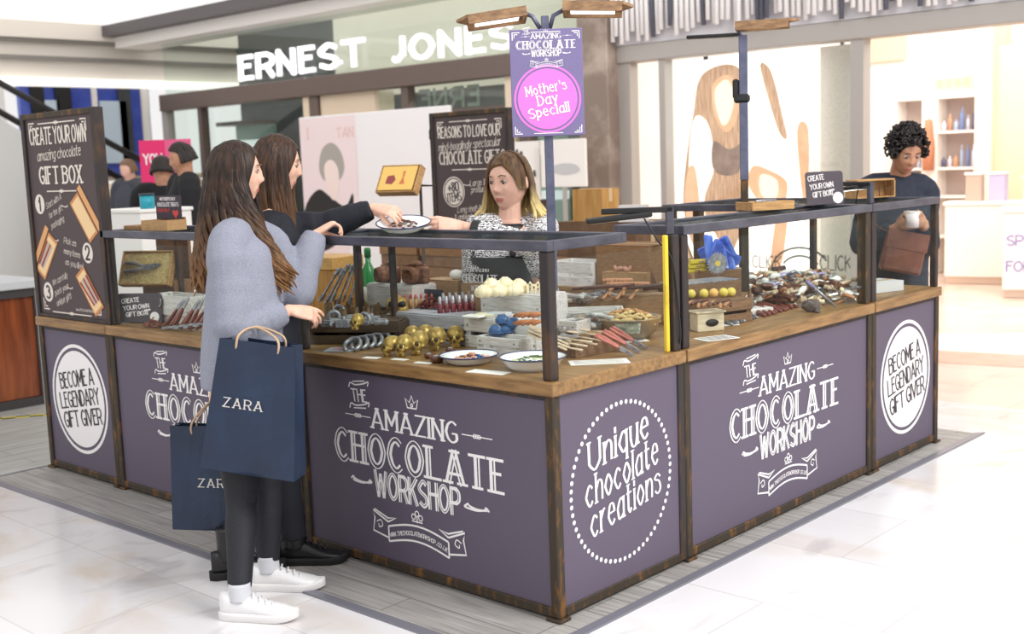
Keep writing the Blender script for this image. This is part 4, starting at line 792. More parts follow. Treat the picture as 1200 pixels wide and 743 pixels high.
# --- things on the middle and low white crates
zb = HC + .128
for i, (px, py, rz) in enumerate(((556, 372, .1), (570, 371, .5), (585, 371, .2))):
    p = P(px, py, zb); obj('paper_bag', MB().box(-.045, .045, -.03, .03, 0, .01 + .004 * i, b=.004), (m_paper, mat('cream_bag', (226, 220, 190), .6), mat('grey_bag', (196, 200, 206), .5))[i], loc=(p.x, p.y, zb), rz=rz, label='flat %s bag lying on the middle white crate' % ('white', 'cream', 'grey')[i], cat='bag')
m_bluec = mat('blue_chocolate', (44, 96, 150), .4, 0, (34, 74, 124), 30); m_silverb = m_silver
for i, (px, py, z, rz) in enumerate(((580, 392, HC + .074, .2), (592, 391, HC + .074, .9), (588, 380, HC + .11, .5), (600, 383, HC + .1, 1.4))):
    p = P(px, py, z); t = thing('chocolate_helmet', 'blue rounded chocolate shell in the lowest white crate, %s' % ['front left', 'front right', 'topmost', 'at the back right'][i], 'chocolate', (p.x, p.y + .005, z), rz, 'blue chocolate shells')
    obj('dome', MB().at((0, 0, 0)).ball((0, 0, .012), (.03, .024, .026), 14, 8), m_bluec, t); obj('brim', MB().at((.006, 0, .006)).lathe([(.001, 0), (.033, 0), (.034, .004), (.001, .005)], 16), m_bluec, t); obj('grey_ridge', MB().tube([(-.028, 0, .016), (-.015, 0, .037), (.01, 0, .04), (.026, 0, .024)], .003, 6), m_silver, t)
m_beige = mat('beige_chocolate', (206, 190, 164), .5, 0, (176, 150, 120), 40)
def cutlery(label, loc, rz, rx, kind=0, m=None, group='chocolate cutlery', L=.17):
    t = thing('chocolate_cutlery', label, 'chocolate tool', loc, rz, group); t.rotation_euler = (rx, 0, rz); m = m or m_beige
    obj('handle', MB().tube([(0, 0, 0), (0, 0, L * .3), (0, 0, L * .6)], [.0075, .006, .0045], 8, flat=.6), m, t)
    if kind == 0:
        mb = MB()
        for x in (-.009, -.003, .003, .009): mb.box(x - .0018, x + .0018, -.002, .002, L * .76, L, b=.001)
        mb.box(-.011, .011, -.002, .002, L * .64, L * .78, b=.002).box(-.004, .004, -.002, .002, L * .56, L * .66, b=.001); obj('fork_head', mb, m, t)
    elif kind == 1: obj('spoon_head', MB().ball((0, 0, L * .8), (.014, .005, .026), 12, 8), m, t)
    else: obj('blade', MB().box(-.009, .009, -.0015, .0015, L * .55, L, b=.001), m_silver, t)
    return t
for i in range(7):
    p = P(613 + 4 * i, 392 - 1.2 * i, HC + .04); cutlery('pale chocolate fork fanned out behind the green bowl, %s' % nth(i, 7), (p.x, p.y, HC + .03), .0, -.1, 0, m_beige); bpy_o = COL.objects[-1]
forks = [o for o in COL.objects if o.name.startswith('chocolate_cutlery')]
for i, o in enumerate(forks): lay(o, (-.2 - .012 * i, .32 + .02 * i, HC + .05 + .006 * (i % 3)), 3.3 + .1 * i, .3 + .06 * (i % 3))
for i in range(12):
    p = P(612 + 2.6 * (i % 6) * 1.6, 372 - 4.5 * (i // 6), HC + .15); o = obj('chocolate_twig', MB().tube([(0, 0, -.032), (0, .004, 0), (0, 0, .032)], [.006, .008, .006], 7), mat('orange_biscuit', (198, 128, 76), .6, 0, (168, 98, 54), 40), label='orange brown biscuit twig behind the forks, %s in the %s layer' % (nth(i % 6, 6), ('lower', 'upper')[i // 6]), cat='biscuit', group='orange biscuit twigs'); lay(o, (p.x + .02, p.y - .03, HC + .135 + .014 * (i // 6)), .4 + .5 * (i % 3), .15)
obj('small_block', bx(-.07, .07, -.05, .05, 0, .125, b=.003), m_whitew, loc=(P(625, 372, HC + .13).x + .01, P(625, 372, HC + .13).y - .03, HC), label='small white block under the orange biscuit twigs', cat='block')
# plates and bowls
def plate(label, loc, r, h, cat='plate', tilt=(0, 0)):
    t = thing('enamel_plate', label, cat, loc); t.rotation_euler = (tilt[0], tilt[1], 0)
    obj('dish', MB().lathe([(.001, .0), (r * .66, 0), (r * .8, h * .35), (r * .97, h * .97), (r * 1.0, h), (r * .95, h * .99), (r * .76, h * .42), (r * .62, .006), (.001, .006)], 40), m_enamel, t)
    obj('blue_rim', MB().tube([(r * cos(a), r * sin(a), h) for a in [2 * pi * q / 48 for q in range(49)]], .0028, 6, caps=False), m_navyrim, t); return t
pl = plate('white enamel plate of pink chocolates at the front of the near counter', (-.53, .14, HC), .112, .032)
bw = plate('white enamel bowl of green pieces beside the corner post', (-.235, .17, HC), .122, .046, 'bowl')
rr = random.Random(5)
def pieces(name, label_f, cols, n, c, R0, z0, sz, cat, group, h=.02, kind='wedge'):
    for i in range(n):
        a = 2.4 * i; r = R0 * math.sqrt((i + .5) / n); z = z0 + h * (1 - (r / R0)) + rr.uniform(0, .004)
        m = cols[i % len(cols)]; mb = MB(); s = sz * rr.uniform(.8, 1.2)
        mb.M = M4.Rotation(rr.uniform(0, 6), 4, 'Z') @ M4.Rotation(rr.uniform(-.4, .4), 4, 'X')
        if kind == 'leaf': mb.loft([[(x * s, y * s * q * (1 + .3 * sin(7 * x)), zz * s) for x, y, zz in ((-.5, 0, .25), (-.2, .45, .1), (.3, .4, .3), (.6, 0, .1), (.3, -.45, .25), (-.2, -.4, 0))] for q, zz_ in ((1, 0), (.7, 1))], True, False)
        else: mb.box(-s * .6, s * .6, -s * .4, s * .4, 0, s * .5, b=s * .15)
        obj(name, mb, m, loc=(c[0] + r * cos(a), c[1] + r * sin(a), z + sz * .25), label=label_f(i), cat=cat, group=group)
m_pinkc = mat('pink_chocolate', (226, 168, 140), .5, 0, (206, 140, 112), 60); m_greenl = mat('green_sweet', (84, 112, 62), .5, 0, (52, 78, 40), 50); m_greenp = mat('pale_green_sweet', (196, 204, 150), .5)
pieces('chocolate_piece', lambda i: 'small broken chocolate piece on the enamel plate at the front', [m_pinkc, m_pinkc, m_choc, m_bluec, m_pinkc], 26, (-.515, .14), .062, HC + .006, .017, 'chocolate', 'pieces on the front plate')
pieces('green_sweet', lambda i: 'green leafy sweet in the enamel bowl by the corner post', [m_greenl, m_greenl, m_greenp], 30, (-.235, .17), .075, HC + .016, .024, 'sweet', 'green sweets in the bowl', .02, 'leaf')
# small dark pots and pebbles beside the skulls
for i, (px, py) in enumerate(((512, 425), (521, 419), (503, 420), (528, 413))):
    p = P(px, py); t = thing('chocolate_pot', 'small dark chocolate pot near the skulls, %s' % ['frontmost and largest', 'behind the frontmost', 'left of the frontmost', 'farthest right'][i], 'pot', (p.x, p.y, HC), 0, 'small dark pots'); s = 1.1 if i == 0 else .75
    obj('pot_body', MB().lathe([(.001, 0), (.018 * s, 0), (.026 * s, .012 * s), (.024 * s, .026 * s), (.02 * s, .026 * s), (.018 * s, .014 * s), (.001, .012 * s)], 16), m_choc, t); obj('filling', MB().ball((0, 0, .022 * s), (.016 * s, .016 * s, .006), 10, 5), m_silver, t)
for i, (px, py, w, d, rz) in enumerate(((433, 420, .07, .035, .25), (466, 422, .07, .03, .2), (494, 426, .075, .03, .2), (570, 437, .16, .06, .15), (478, 398, .09, .04, .3), (700, 425, .22, .1, .8), (728, 400, .2, .1, .9), (850, 381, .1, .06, 1.0), (838, 397, .16, .1, 1.2))):
    p = P(px, py); t = thing('price_card', ['blank white price card below the horseshoes', 'blank white price card below the left skulls', 'blank white price card below the middle skulls', 'large pale card between plate and bowl', 'grey card behind the skulls', 'large pale leaflet with printed rows by the corner post', 'pale leaflet near the yellow post', 'white leaflet with blue print on the right counter', 'black and white leaflet below the white hole box'][i], 'card', (p.x, p.y + .01, HC + .0004), rz)
    obj('card', bx(-w / 2, w / 2, -d / 2, d / 2, 0, .0016), m_paper if i != 4 else m_silver, t)
    if i in (5, 6, 7, 8):
        mb = MB()
        for q in range(4): mb.box(-w * .42, w * .42, -d * .4 + q * d * .22, -d * .4 + q * d * .22 + d * .1, .0016, .002)
        obj('printed_rows', mb, (m_ink if i == 8 else mat('blue_print', (110, 170, 190), .6) if i == 7 else mat('grey_print', (176, 170, 168), .6)), t)
# --- short side of the near counter
for i in range(8):
    px = 662 + 6 * i; py = 409 - 2.2 * i; p = P(px, py, HC + .05); o = cutlery('pale chocolate spoon lying in the slatted rack, %s' % nth(i, 8), (p.x, p.y, HC + .04), 0, 0, 1 if i % 2 else 2, m_beige, 'chocolate spoons in the rack'); lay(o, (p.x + .075, p.y + .01, HC + .05 + .008 * (i % 3)), 3.35 + .12 * (i % 3), .12)
m_tool = [m_silver, m_choc, mat('wood_handle', (176, 124, 84), .5), m_beige, mat('dark_cocoa', (78, 52, 40), .6)]
def hammer(label, loc, yaw, tilt, group, mh=None, mhead=None, L=.2, sc=1):
    t = thing('chocolate_hammer', label, 'chocolate hammer', loc, 0, group)
    obj('handle', MB().tube([(0, 0, 0), (0, 0, L * .5), (0, 0, L)], [.009, .0075, .007], 8, flat=.75), mh or m_tool[2], t); obj('head', MB().box(-.035, .035, -.011, .011, L - .012, L + .012, b=.005).tube([(.035, 0, L), (.045, 0, L)], .012, 8), mhead or m_tool[4], t); return lay(t, loc, yaw, tilt)
def pliers(label, loc, yaw, tilt, group, mh):
    t = thing('chocolate_pliers', label, 'chocolate pliers', loc, 0, group)
    for s in (-1, 1): obj('handle', MB().tube([(s * .022, 0, 0), (s * .024, 0, .04), (s * .014, 0, .085), (s * .005, 0, .105)], [.008, .0085, .0075, .006], 8, flat=.8), mh, t)
    for s in (-1, 1): obj('jaw', MB().prism([(0, .1), (s * .014, .105), (s * .013, .13), (s * .003, .165), (0, .165)][::s], -.006, .006), m_silver, t); t.children[-1].matrix_local = M4(((1, 0, 0, 0), (0, 0, 1, 0), (0, 1, 0, 0), (0, 0, 0, 1)))
    obj('pivot', MB().ball((0, 0, .112), (.008, .009, .008), 8, 6), m_silver, t); return lay(t, loc, yaw, tilt)
m_pinkh = mat('pink_handle', (196, 116, 104), .5, 0, (170, 92, 84), 30)
for i, (px, py, yaw) in enumerate(((706, 391, -.45), (716, 386, -.6), (703, 399, -.35))):
    p = P(px, py, HC + .02); a_, b_ = P(698 + 9 * i, 392 - 4 * i, HC + .085), P(738 + 8 * i, 414 - 4 * i, HC + .012); d_ = b_ - a_; pliers('pink handled chocolate pliers leaning on the rack, %s' % ['lower pair', 'middle pair', 'upper pair'][i], tuple(a_), math.atan2(d_.y, d_.x), math.atan2(d_.z, math.hypot(d_.x, d_.y)), 'pink handled pliers', m_pinkh)
for i in range(14):
    px = 664 + (i % 7) * 9; py = 385 - (i // 7) * 17 - (i % 7) * 1.0; p = P(px, py, HC + .06); f = i // 7
    t = thing('bagged_tool', 'clear bag of silver tools behind the rack, %s, %s row' % (nth(i % 7, 7), ('front', 'back')[f]), 'bagged chocolate', (p.x, p.y, HC + .06 + .045 * f + .012 * (i % 3)), rr.uniform(1.8, 3.0), 'bagged silver tools'); t.rotation_euler[0] = rr.uniform(-.2, .2)
    obj('tool', MB().box(-.06, .06, -.012, .012, 0, .016, b=.004).box(.045, .075, -.026, .026, 0, .018, b=.005), (m_paper, m_silver, m_beige, m_paper, m_tool[1])[i % 5], t); obj('clear_bag', MB().box(-.07, .085, -.034, .034, -.003, .022, b=.006), glass('clear_bag', (244, 246, 248), .16, .15), t)
# bowl of biscuits beyond the joint
t = thing('metal_bowl', 'wide tarnished metal bowl full of biscuits at the joint of the counters', 'bowl', (-.37, .93, HC)); obj('bowl_wall', MB().lathe([(.001, 0), (.08, 0), (.115, .03), (.135, .085), (.137, .09), (.13, .09), (.11, .035), (.075, .006), (.001, .006)], 32), mat('tarnished_brass', (176, 140, 84), .45, .3, (140, 132, 118), 9), t); obj('pasted_label', MB().at((-.0, 0, 0)).loft([[(r * cos(a), r * sin(a), z) for a in [(-1.35 + .1 * q) for q in range(9)]] for r, z in ((.118, .034), (.136, .078))], False), mat('mottled_label', (226, 230, 220), .6, 0, (120, 150, 130), 60), t)
m_bis = [mat('biscuit', (206, 160, 104), .7, 0, (180, 128, 76), 60), mat('pale_biscuit', (228, 206, 150), .7, 0, (210, 180, 120), 60)]
for i in range(60):
    a = 2.4 * i; r = .115 * math.sqrt((i + .5) / 60); z = HC + .055 + .06 * (1 - (r / .12) ** 2); s = .02 * rr.uniform(.8, 1.3)
    mb = MB(); mb.M = M4.Rotation(rr.uniform(0, 6), 4, 'Z') @ M4.Rotation(rr.uniform(-.5, .5), 4, 'X'); mb.tube([(-s, 0, 0), (0, .3 * s, .2 * s), (s, 0, 0)], [s * .3, s * .42, s * .3], 7)
    obj('biscuit', mb, m_bis[0 if r * cos(a + .8) < .02 else 1], loc=(-.37 + r * cos(a), .93 + r * sin(a), z), label='small twisted biscuit heaped in the tarnished metal bowl', cat='biscuit', group='biscuits in the metal bowl')
tray = crate('wooden_tray', 'whitewashed tray behind the biscuit bowl holding chocolate hammers', (-.62, .98, HC), .7, .3, .2, .1, m_whitew, 'tray', False)
for i in range(5):
    p = P(706 + 8 * i, 357 - 1.5 * (i % 2), HC + .1); hammer('wooden handled chocolate hammer on the tray behind the bowl, %s' % nth(i, 5), (p.x, p.y, HC + .125 + .012 * (i % 2)), 1.9 + .25 * (i % 2), .22, 'chocolate hammers', m_tool[2], m_tool[2])
for i in range(7):
    p = P(688 + 14 * i, 345 + (i % 3) * 2.5, HC + .12); o = obj('chocolate_stick', MB().tube([(0, 0, -.09), (0, 0, 0), (0, 0, .09)], [.011, .012, .01], 8, flat=.7), m_tool[(1, 4)[i % 2]], label='long dark chocolate stick lying behind the hammers, %s' % nth(i, 7), cat='chocolate', group='long dark chocolate sticks'); lay(o, (p.x, p.y + .03, HC + .15 + .012 * (i % 3)), .75 + .2 * (i % 2), .05)
carton('low cardboard carton under the dark chocolate sticks', (-.68, 1.28, HC), .75, .5, .16, .13, m_cardd)
crate('wooden_crate', 'small white crate left of the bagged tools', (-.47, .7, HC), .05, .09, .1, .1, m_whitew)
carton('low pale carton under the bagged silver tools', (-.36, .72, HC), .1, .12, .13, .05, m_card, tape=False)
# --- long right counter
t = thing('bird_box', 'white wooden box with dark oval hole on the right counter', 'box', (-.205, 1.265, HC), 1.02)
obj('box_body', bx(-.062, .062, -.04, .04, 0, .078, b=.003), mat('cream_wood', (226, 214, 188), .6, 0, (206, 190, 158), 8, (1.5, 12, 12)), t); obj('lid', bx(-.07, .07, -.046, .046, .078, .087, b=.003), mat('cream_wood', (226, 214, 188), .6), t)
mb = MB(); mb.M = M4.Translation((.005, -.0408, .037)) @ FA; mb.loft([[(.03 * cos(a), .016 * sin(a), z) for a in [2 * pi * q / 24 for q in range(24)]] for z in (-.02, .001)]); obj('oval_hole', mb, m_black, t)
crate('wooden_crate', 'low brown crate behind the hole box under the yellow balls', (-.3, 1.45, HC), 1.25, .36, .13, .1, m_brownw)
board('brown board on the low crate under the yellow balls', (-.3, 1.45, HC + .1), 1.25, .35, .12, m_brownw)
crate('wooden_crate', 'taller dark crate behind the yellow balls with the saw blade', (-.46, 1.6, HC), 1.25, .36, .16, .165, m_brownw)
board('silver sheet lying on the taller dark crate', (-.46, 1.6, HC + .165), 1.25, .35, .15, m_silver)
m_ball = mat('yellow_ball', (232, 214, 104), .6, 0, (222, 196, 90), 40); m_balo = mat('peach_ball', (238, 190, 110), .6)
zc = HC + .106
for i, px in enumerate((810, 825, 836.5, 848, 857)):
    p = P(px, 350 - .6 * i, zc); obj('chocolate_ball', MB().ball((0, 0, .021), .021, 18, 12), m_balo if i == 2 else m_ball, loc=(p.x, p.y, zc), label='%s dusted chocolate ball on the low crate, %s' % ('peach' if i == 2 else 'yellow', nth(i, 5)), cat='chocolate ball', group='row of dusted balls')
for i in range(12):
    px = 808 + 4.2 * i; p = P(px, 357 + (i % 3) * 1.6, zc); o = obj('chocolate_twig', MB().tube([(0, 0, -.04), (0, .003, 0), (0, 0, .04)], [.007, .008, .007], 7), m_tool[(2, 1)[i % 2]], label='brown chocolate twig in front of the balls, %s' % nth(i, 12), cat='chocolate', group='brown twigs'); lay(o, (p.x + .01, p.y, zc + .008 + .007 * (i % 2)), 1.5 + .3 * (i % 3), .05)
m_yellow = mat('yellow_chocolate', (236, 216, 60), .45, 0, (214, 190, 44), 30); zd = HC + .171
for i in range(3):
    p = P(812 + 2 * i, 319, zd); t = thing('yellow_level', 'yellow chocolate spirit level on the tall crate, %s' % ['bottom of the pile', 'middle of the pile', 'top of the pile'][i], 'chocolate level', (p.x + .02, p.y, zd + .022 * i), 1.0 + .08 * i, 'yellow spirit levels'); obj('bar', bx(-.055, .055, -.012, .012, 0, .021, b=.003), m_yellow, t); obj('vial', MB().tube([(-.012, -.0125, .011), (.012, -.0125, .011)], .004, 8), m_beige, t)
p = P(841, 322, zd); t = thing('saw_blade', 'round grey toothed chocolate saw blade standing on the tall crate', 'chocolate saw blade', (p.x, p.y, zd), .95)
o = MB(); n = 22; out = []; 
for i in range(n): a = 2 * pi * i / n; out += [(.043 * cos(a), .043 * sin(a)), (.055 * cos(a + .05), .055 * sin(a + .05))]
o.M = M4.Translation((0, 0, .055)) @ FA; o.prism(out, -.004, .004); obj('blade', o, m_silver, t); o = MB(); o.M = M4.Translation((0, -.0045, .055)) @ FA; o.prism([(.014 * cos(a), .014 * sin(a)) for a in [2 * pi * q / 16 for q in range(16)]], -.001, .001); obj('hub', o, mat('yellow_hub', (226, 200, 90), .5), t)
t = thing('crumpled_packaging', 'crumpled bright blue plastic behind the saw blade', 'packaging', (-.62, 2.02, HC + .19), .8); mb = MB(); rb = random.Random(4)
for k in range(9): a = rb.uniform(-.6, .6); mb.at((rb.uniform(-.065, .065), rb.uniform(-.03, .03), .09 - .01 * k), rz=rb.uniform(0, 3), rx=rb.uniform(-.4, .4), ry=.5 + a); mb.box(-.026, .026, -.012, .012, -.075, .075, b=.008)
obj('sheet', mb, mat('blue_plastic', (36, 74, 200), .3, 0, (96, 140, 236), 14, coat=.4), t)
carton('plain carton under the blue plastic', (-.62, 2.02, HC), .8, .22, .16, .18, m_cardd)
m_shot = glass('shot_glass', (240, 236, 238), .2, .05)
for r_ in range(2):
    for i in range(6):
        p = P(848 + 6.6 * i + 3 * r_, 368 - 1.7 * i - 6 * r_, HC + .03); t = thing('glass_vial', 'clear vial with dark red filling, %s in the %s row' % (nth(i, 6), ('front', 'back')[r_]), 'vial', (p.x, p.y, HC + .03), 0, 'glass vials'); obj('vial', MB().lathe([(.001, 0), (.012, 0), (.012, .05), (.008, .056), (.008, .062), (.001, .062)], 12), m_shot, t); obj('filling', MB().lathe([(.001, .002), (.0105, .002), (.0105, .02), (.001, .02)], 12), m_pol, t)
obj('vial_tray', bx(-.16, .16, -.05, .05, 0, .03, b=.003), m_whitew, loc=(P(866, 362, HC + .03).x, P(866, 362, HC + .03).y, HC), rz=1.18, label='low white tray under the glass vials', cat='tray')
m_saus = mat('reddish_chocolate', (140, 74, 62), .4, 0, (108, 50, 44), 40)
for i in range(12):
    px = 862 + 3.6 * (i % 9); py = 381 - 1.0 * (i % 9) - 4 * (i // 9); p = P(px, py); o = obj('foil_stick', MB().tube([(0, 0, -.045), (0, 0, -.02), (0, 0, .045)], [.006, .009, .008], 8), (m_silver, mat('dark_foil', (96, 98, 106), .3, .4))[i % 2], label='foil wrapped grey chocolate stick at the front of the right counter, %s' % nth(i, 12), cat='chocolate', group='grey foil sticks'); lay(o, (p.x - .04, p.y + .0, HC + .01 + .012 * (i // 9)), 2.6, .1)
for i in range(12):
    px = 902 + 4.4 * (i % 9); py = 371 - 1.3 * (i % 9) - 4 * (i // 9); p = P(px, py); o = obj('chocolate_sausage', MB().tube([(0, 0, -.05), (0, 0, -.04), (0, 0, .04), (0, 0, .05)], [.005, .01, .01, .005], 8), m_saus, label='reddish chocolate stick right of the foil sticks, %s' % nth(i, 12), cat='chocolate', group='reddish chocolate sticks'); lay(o, (p.x - .045, p.y, HC + .012 + .014 * (i // 9)), 2.5 + .1 * (i % 3), .1)
p = P(958, 366); t = thing('chocolate_rock', 'rough grey brown chocolate lump near the right end of the counter', 'chocolate', (p.x - .03, p.y, HC), .4); mb = MB(); mb.ball((0, 0, .028), (.045, .035, .03), 12, 8); rb = random.Random(9); mb.v = [tuple(V(v) * rb.uniform(.88, 1.12)) for v in mb.v]; mb.s = [False] * len(mb.s); obj('lump', mb, mat('grey_cocoa', (110, 100, 98), .8, 0, (76, 66, 64), 50), t); obj('chip', MB().ball((.03, -.035, .008), (.014, .012, .01), 8, 5), mat('grey_cocoa', (110, 100, 98), .8), t)
a, b = P(980, 361), P(945, 331, HC + .13); t = thing('chocolate_file', 'long grey chocolate file propped diagonally on the heap near the right end', 'chocolate tool', a); d = b - a; obj('shaft', MB().tube([(0, 0, .006), tuple(d * .75 + V((0, 0, .006)))], [.005, .0085], 8), m_silver, t); obj('grip', MB().tube([tuple(d * .75 + V((0, 0, .006))), tuple(d + V((0, 0, .006)))], .011, 8), mat('lilac_grip', (130, 124, 160), .4), t)
# the big heap: an ordered jumble, each piece its own object, rows from front to back
kinds = ['pale chocolate bone', 'dark chocolate bar', 'bagged silver tool', 'brown chocolate stick', 'white wrapped sweet', 'wooden handled chisel', 'cream chocolate brush', 'dark chocolate mallet', 'lilac wrapped sweet']
m_kind = [m_beige, m_choc, m_silver, m_tool[2], m_paper, m_tool[2], m_rose, m_tool[4], mat('lilac_foil', (176, 166, 206), .35)]
rows = [('front', 356, 10, 915, 1000, .0), ('second', 350, 12, 885, 1000, .025), ('third', 344, 14, 874, 1000, .05), ('fourth', 337, 15, 862, 1000, .075), ('fifth', 331, 16, 856, 1002, .09), ('sixth', 326, 16, 858, 1002, .1), ('back', 321, 16, 860, 1002, .11)]
for rname, py, n, xa, xb, zz in rows:
    for i in range(n):
        px = xa + (xb - xa) * (i + .5) / n; k = rr.choice((0, 0, 1, 2, 2, 3, 4, 4, 5, 6, 7, 8)); z = HC + zz + .012
        p = P(px, py - (px - 930) * .06, z)
        if p.y > 2.36 or p.x > -.06: p.y = min(p.y, 2.34); p.x = min(p.x, -.09)
        t = thing(kinds[k].split()[-1] if k not in (2,) else 'bagged_tool', '%s in %s row of right counter heap, %s' % (kinds[k], rname, nth(i, n)), 'chocolate', tuple(p), rr.uniform(0, 3.1), 'jumbled heap on the right counter')
        t.name = ['chocolate_bone', 'chocolate_bar', 'bagged_tool', 'chocolate_stick', 'wrapped_sweet', 'chocolate_chisel', 'chocolate_brush', 'chocolate_mallet', 'wrapped_sweet'][k]
        m = m_kind[k]; L = .066; t.rotation_euler = (rr.uniform(-.35, .35), rr.uniform(-.35, .35), t.rotation_euler[2])
        if k in (0,): obj('shaft', MB().tube([(-L, 0, .012), (L, 0, .012)], .008, 8), m, t); obj('knuckles', MB().ball((-L, .008, .012), .012, 8, 5).ball((-L, -.008, .012), .012, 8, 5).ball((L, .008, .012), .012, 8, 5).ball((L, -.008, .012), .012, 8, 5), m, t)
        elif k == 1:
            obj('slab', MB().box(-L, L, -.03, .03, 0, .012, b=.002), m, t); mb = MB()
            for q in range(4): mb.box(-L + .004 + q * .029, -L + .028 + q * .029, -.026, .026, .012, .017, b=.002)
            obj('segments', mb, m, t)
        elif k in (4, 8): obj('sweet', MB().ball((0, 0, .016), (.034, .02, .016), 12, 7), m, t); obj('twisted_ends', MB().tube([(.03, 0, .016), (.042, 0, .016), (.055, 0, .016)], [.004, .012, .016], 8, flat=.4).tube([(-.03, 0, .016), (-.042, 0, .016), (-.055, 0, .016)], [.004, .012, .016], 8, flat=.4), m, t)
        elif k in (5, 6): obj('handle', MB().tube([(-L, 0, .012), (0, 0, .012)], [.011, .009], 8), m, t); obj('tip', MB().box(0, L, -.012, .012, .006, .014, b=.003) if k == 5 else MB().box(0, L * .7, -.018, .018, .002, .02, b=.005), m_silver if k == 5 else m_beige, t)
        elif k == 7: obj('handle', MB().tube([(-L, 0, .014), (L * .8, 0, .014)], .008, 8), m_tool[2], t); obj('head', MB().tube([(L * .7, -.035, .016), (L * .7, .035, .016)], .017, 10), m, t)
        elif k == 2: obj('tool', MB().box(-L, L * .7, -.008, .008, .003, .012, b=.003).box(L * .6, L, -.018, .018, .003, .014, b=.004), m, t); obj('clear_bag', MB().box(-L - .01, L + .015, -.028, .028, 0, .017, b=.006), glass('clear_bag', (244, 246, 248), .16, .15), t)
        else: obj('stick', MB().tube([(-L * 1.2, 0, .011), (0, .004, .012), (L * 1.2, 0, .011)], [.008, .0105, .008], 8), m, t); obj('band', MB().tube([(-.012, .003, .0118), (.012, .003, .0118)], .0112, 10), m_paper, t)
carton('brown display riser under the back of the heap', (-.48, 2.06, HC), pi / 2, .5, .2, .09, m_cardd, tape=False)
# --- right end counter and shelf tops
t = carton('light cardboard box lying on the right end counter behind the glass', (-.2, 2.86, HC), 1.25, .24, .17, .055, mat('pale_card', (222, 192, 150), .7))
carton('second flat cardboard box farther back on the right end counter', (-.45, 2.75, HC), 1.3, .2, .15, .05, m_card)
def sign_card(label, loc, rz, w, h, lines, tilt=.12, seal=True, m=None):
    t = thing('chalk_sign', label, 'sign', loc, rz); mb = MB(); mb.M = M4.Rotation(-tilt, 4, 'X'); r_ = .014
    pts = [(-w / 2 + r_ + r_ * cos(a), h - r_ + r_ * sin(a)) for a in (pi, pi * .75, pi * .5)] + [(w / 2 - r_ + r_ * cos(a), h - r_ + r_ * sin(a)) for a in (pi * .5, pi * .25, 0)]
    mb.M = mb.M @ FA; mb.prism([(-w / 2, 0), (w / 2, 0)] + pts[::-1], -.004, 0); b = obj('card', mb, m or mat('dark_sign_card', (70, 62, 70), .6), t)
    mb = MB(); mb.M = M4.Rotation(-tilt, 4, 'X') @ M4.Translation((0, -.0008, 0)) @ FA
    for s, x, z, hh, f, r in lines: text(mb, s, x, z, hh, 1.4, 1.2, fit=f, rot=r)
    if seal: disc(mb, w * .34, h * .2, h * .17); stroke(mb, [(w * .1, h * .42), (w * .25, h * .45)], .008)
    obj('lettering', mb, mat('chalk', (232, 226, 226), .7), b)
    mb = MB(); mb.box(-w * .3, w * .3, .0, .05, 0, .003); obj('foot', mb, m_black, t); return t
cyo = lambda w, h: [('CREATE', -w * .22, h * .74, h * .15, w * .42, .1), ('YOUR OWN', -w * .08, h * .5, h * .15, w * .62, .1), ('GIFT BOX!', -w * .06, h * .26, h * .15, w * .52, .1)]
p = P(972, 240, HS); sign_card('dark create your own gift box sign on the shelf of the right counter', (p.x - .02, p.y, HS), .95, .2, .165, cyo(.2, .165))
p = P(163, 372, HC); sign_card('dark create your own gift box sign behind glass on the left counter', (ray(163, 372, 1, .13).x + .02, .12, HC + .003), .5, .25, .15, cyo(.235, .14))
def picture_box(label, loc, rz, w, d, h, tilt=0):
    t = thing('wooden_gift_box', label, 'box', loc, rz); t.rotation_euler = (tilt, 0, rz)
    mb = MB(); e = .008; mb.box(-w / 2, w / 2, -d / 2, -d / 2 + e, 0, h, b=.002).box(-w / 2, w / 2, d / 2 - e, d / 2, 0, h, b=.002).box(-w / 2, -w / 2 + e, -d / 2 + e, d / 2 - e, 0, h, b=.002).box(w / 2 - e, w / 2, -d / 2 + e, d / 2 - e, 0, h, b=.002).box(-w / 2 + e, w / 2 - e, -d / 2 + e, d / 2 - e, 0, .005); obj('tray', mb, m_wood, t)
    obj('straw', bx(-w / 2 + e, w / 2 - e, -d / 2 + e, d / 2 - e, .006, h - .012, b=.004), mat('straw', (230, 206, 150), .8, 0, (190, 160, 96), 70, bump=.4), t); return t
p = P(908, 246, HS); t = picture_box('shallow wooden box on the shelf of the right counter beside the dark sign', (p.x - .07, p.y + .03, HS), 1.1, .23, .15, .04)
obj('bow_tool', MB().tube([(-.06, -.02, .04), (0, .02, .04), (.06, .0, .04)], .008, 8), m_silver, t); obj('lid', bx(-.1, .1, -.06, .06, .028, .036), m_card, t)
p = P(1030, 232, HS); t = thing('wooden_rack', 'small wooden box with gridded front on the right end shelf', 'box', (p.x - .06, p.y + .02, HS + .002), 1.15)
obj('frame', MB().box(-.13, .13, -.05, .05, .09, .1, b=.003).box(-.13, -.122, -.05, .05, 0, .09).box(.122, .13, -.05, .05, 0, .09).box(-.122, .122, -.05, .05, 0, .006), m_wood, t); obj('back_sheet', bx(-.122, .122, .03, .036, .006, .09), m_wood, t)
mb = MB()
for i in range(5): mb.box(-.06 + .04 * i, -.056 + .04 * i, -.05, -.046, .006, .09)
mb.box(-.122, .122, -.05, -.046, .045, .049); obj('grid', mb, m_darkw, t)
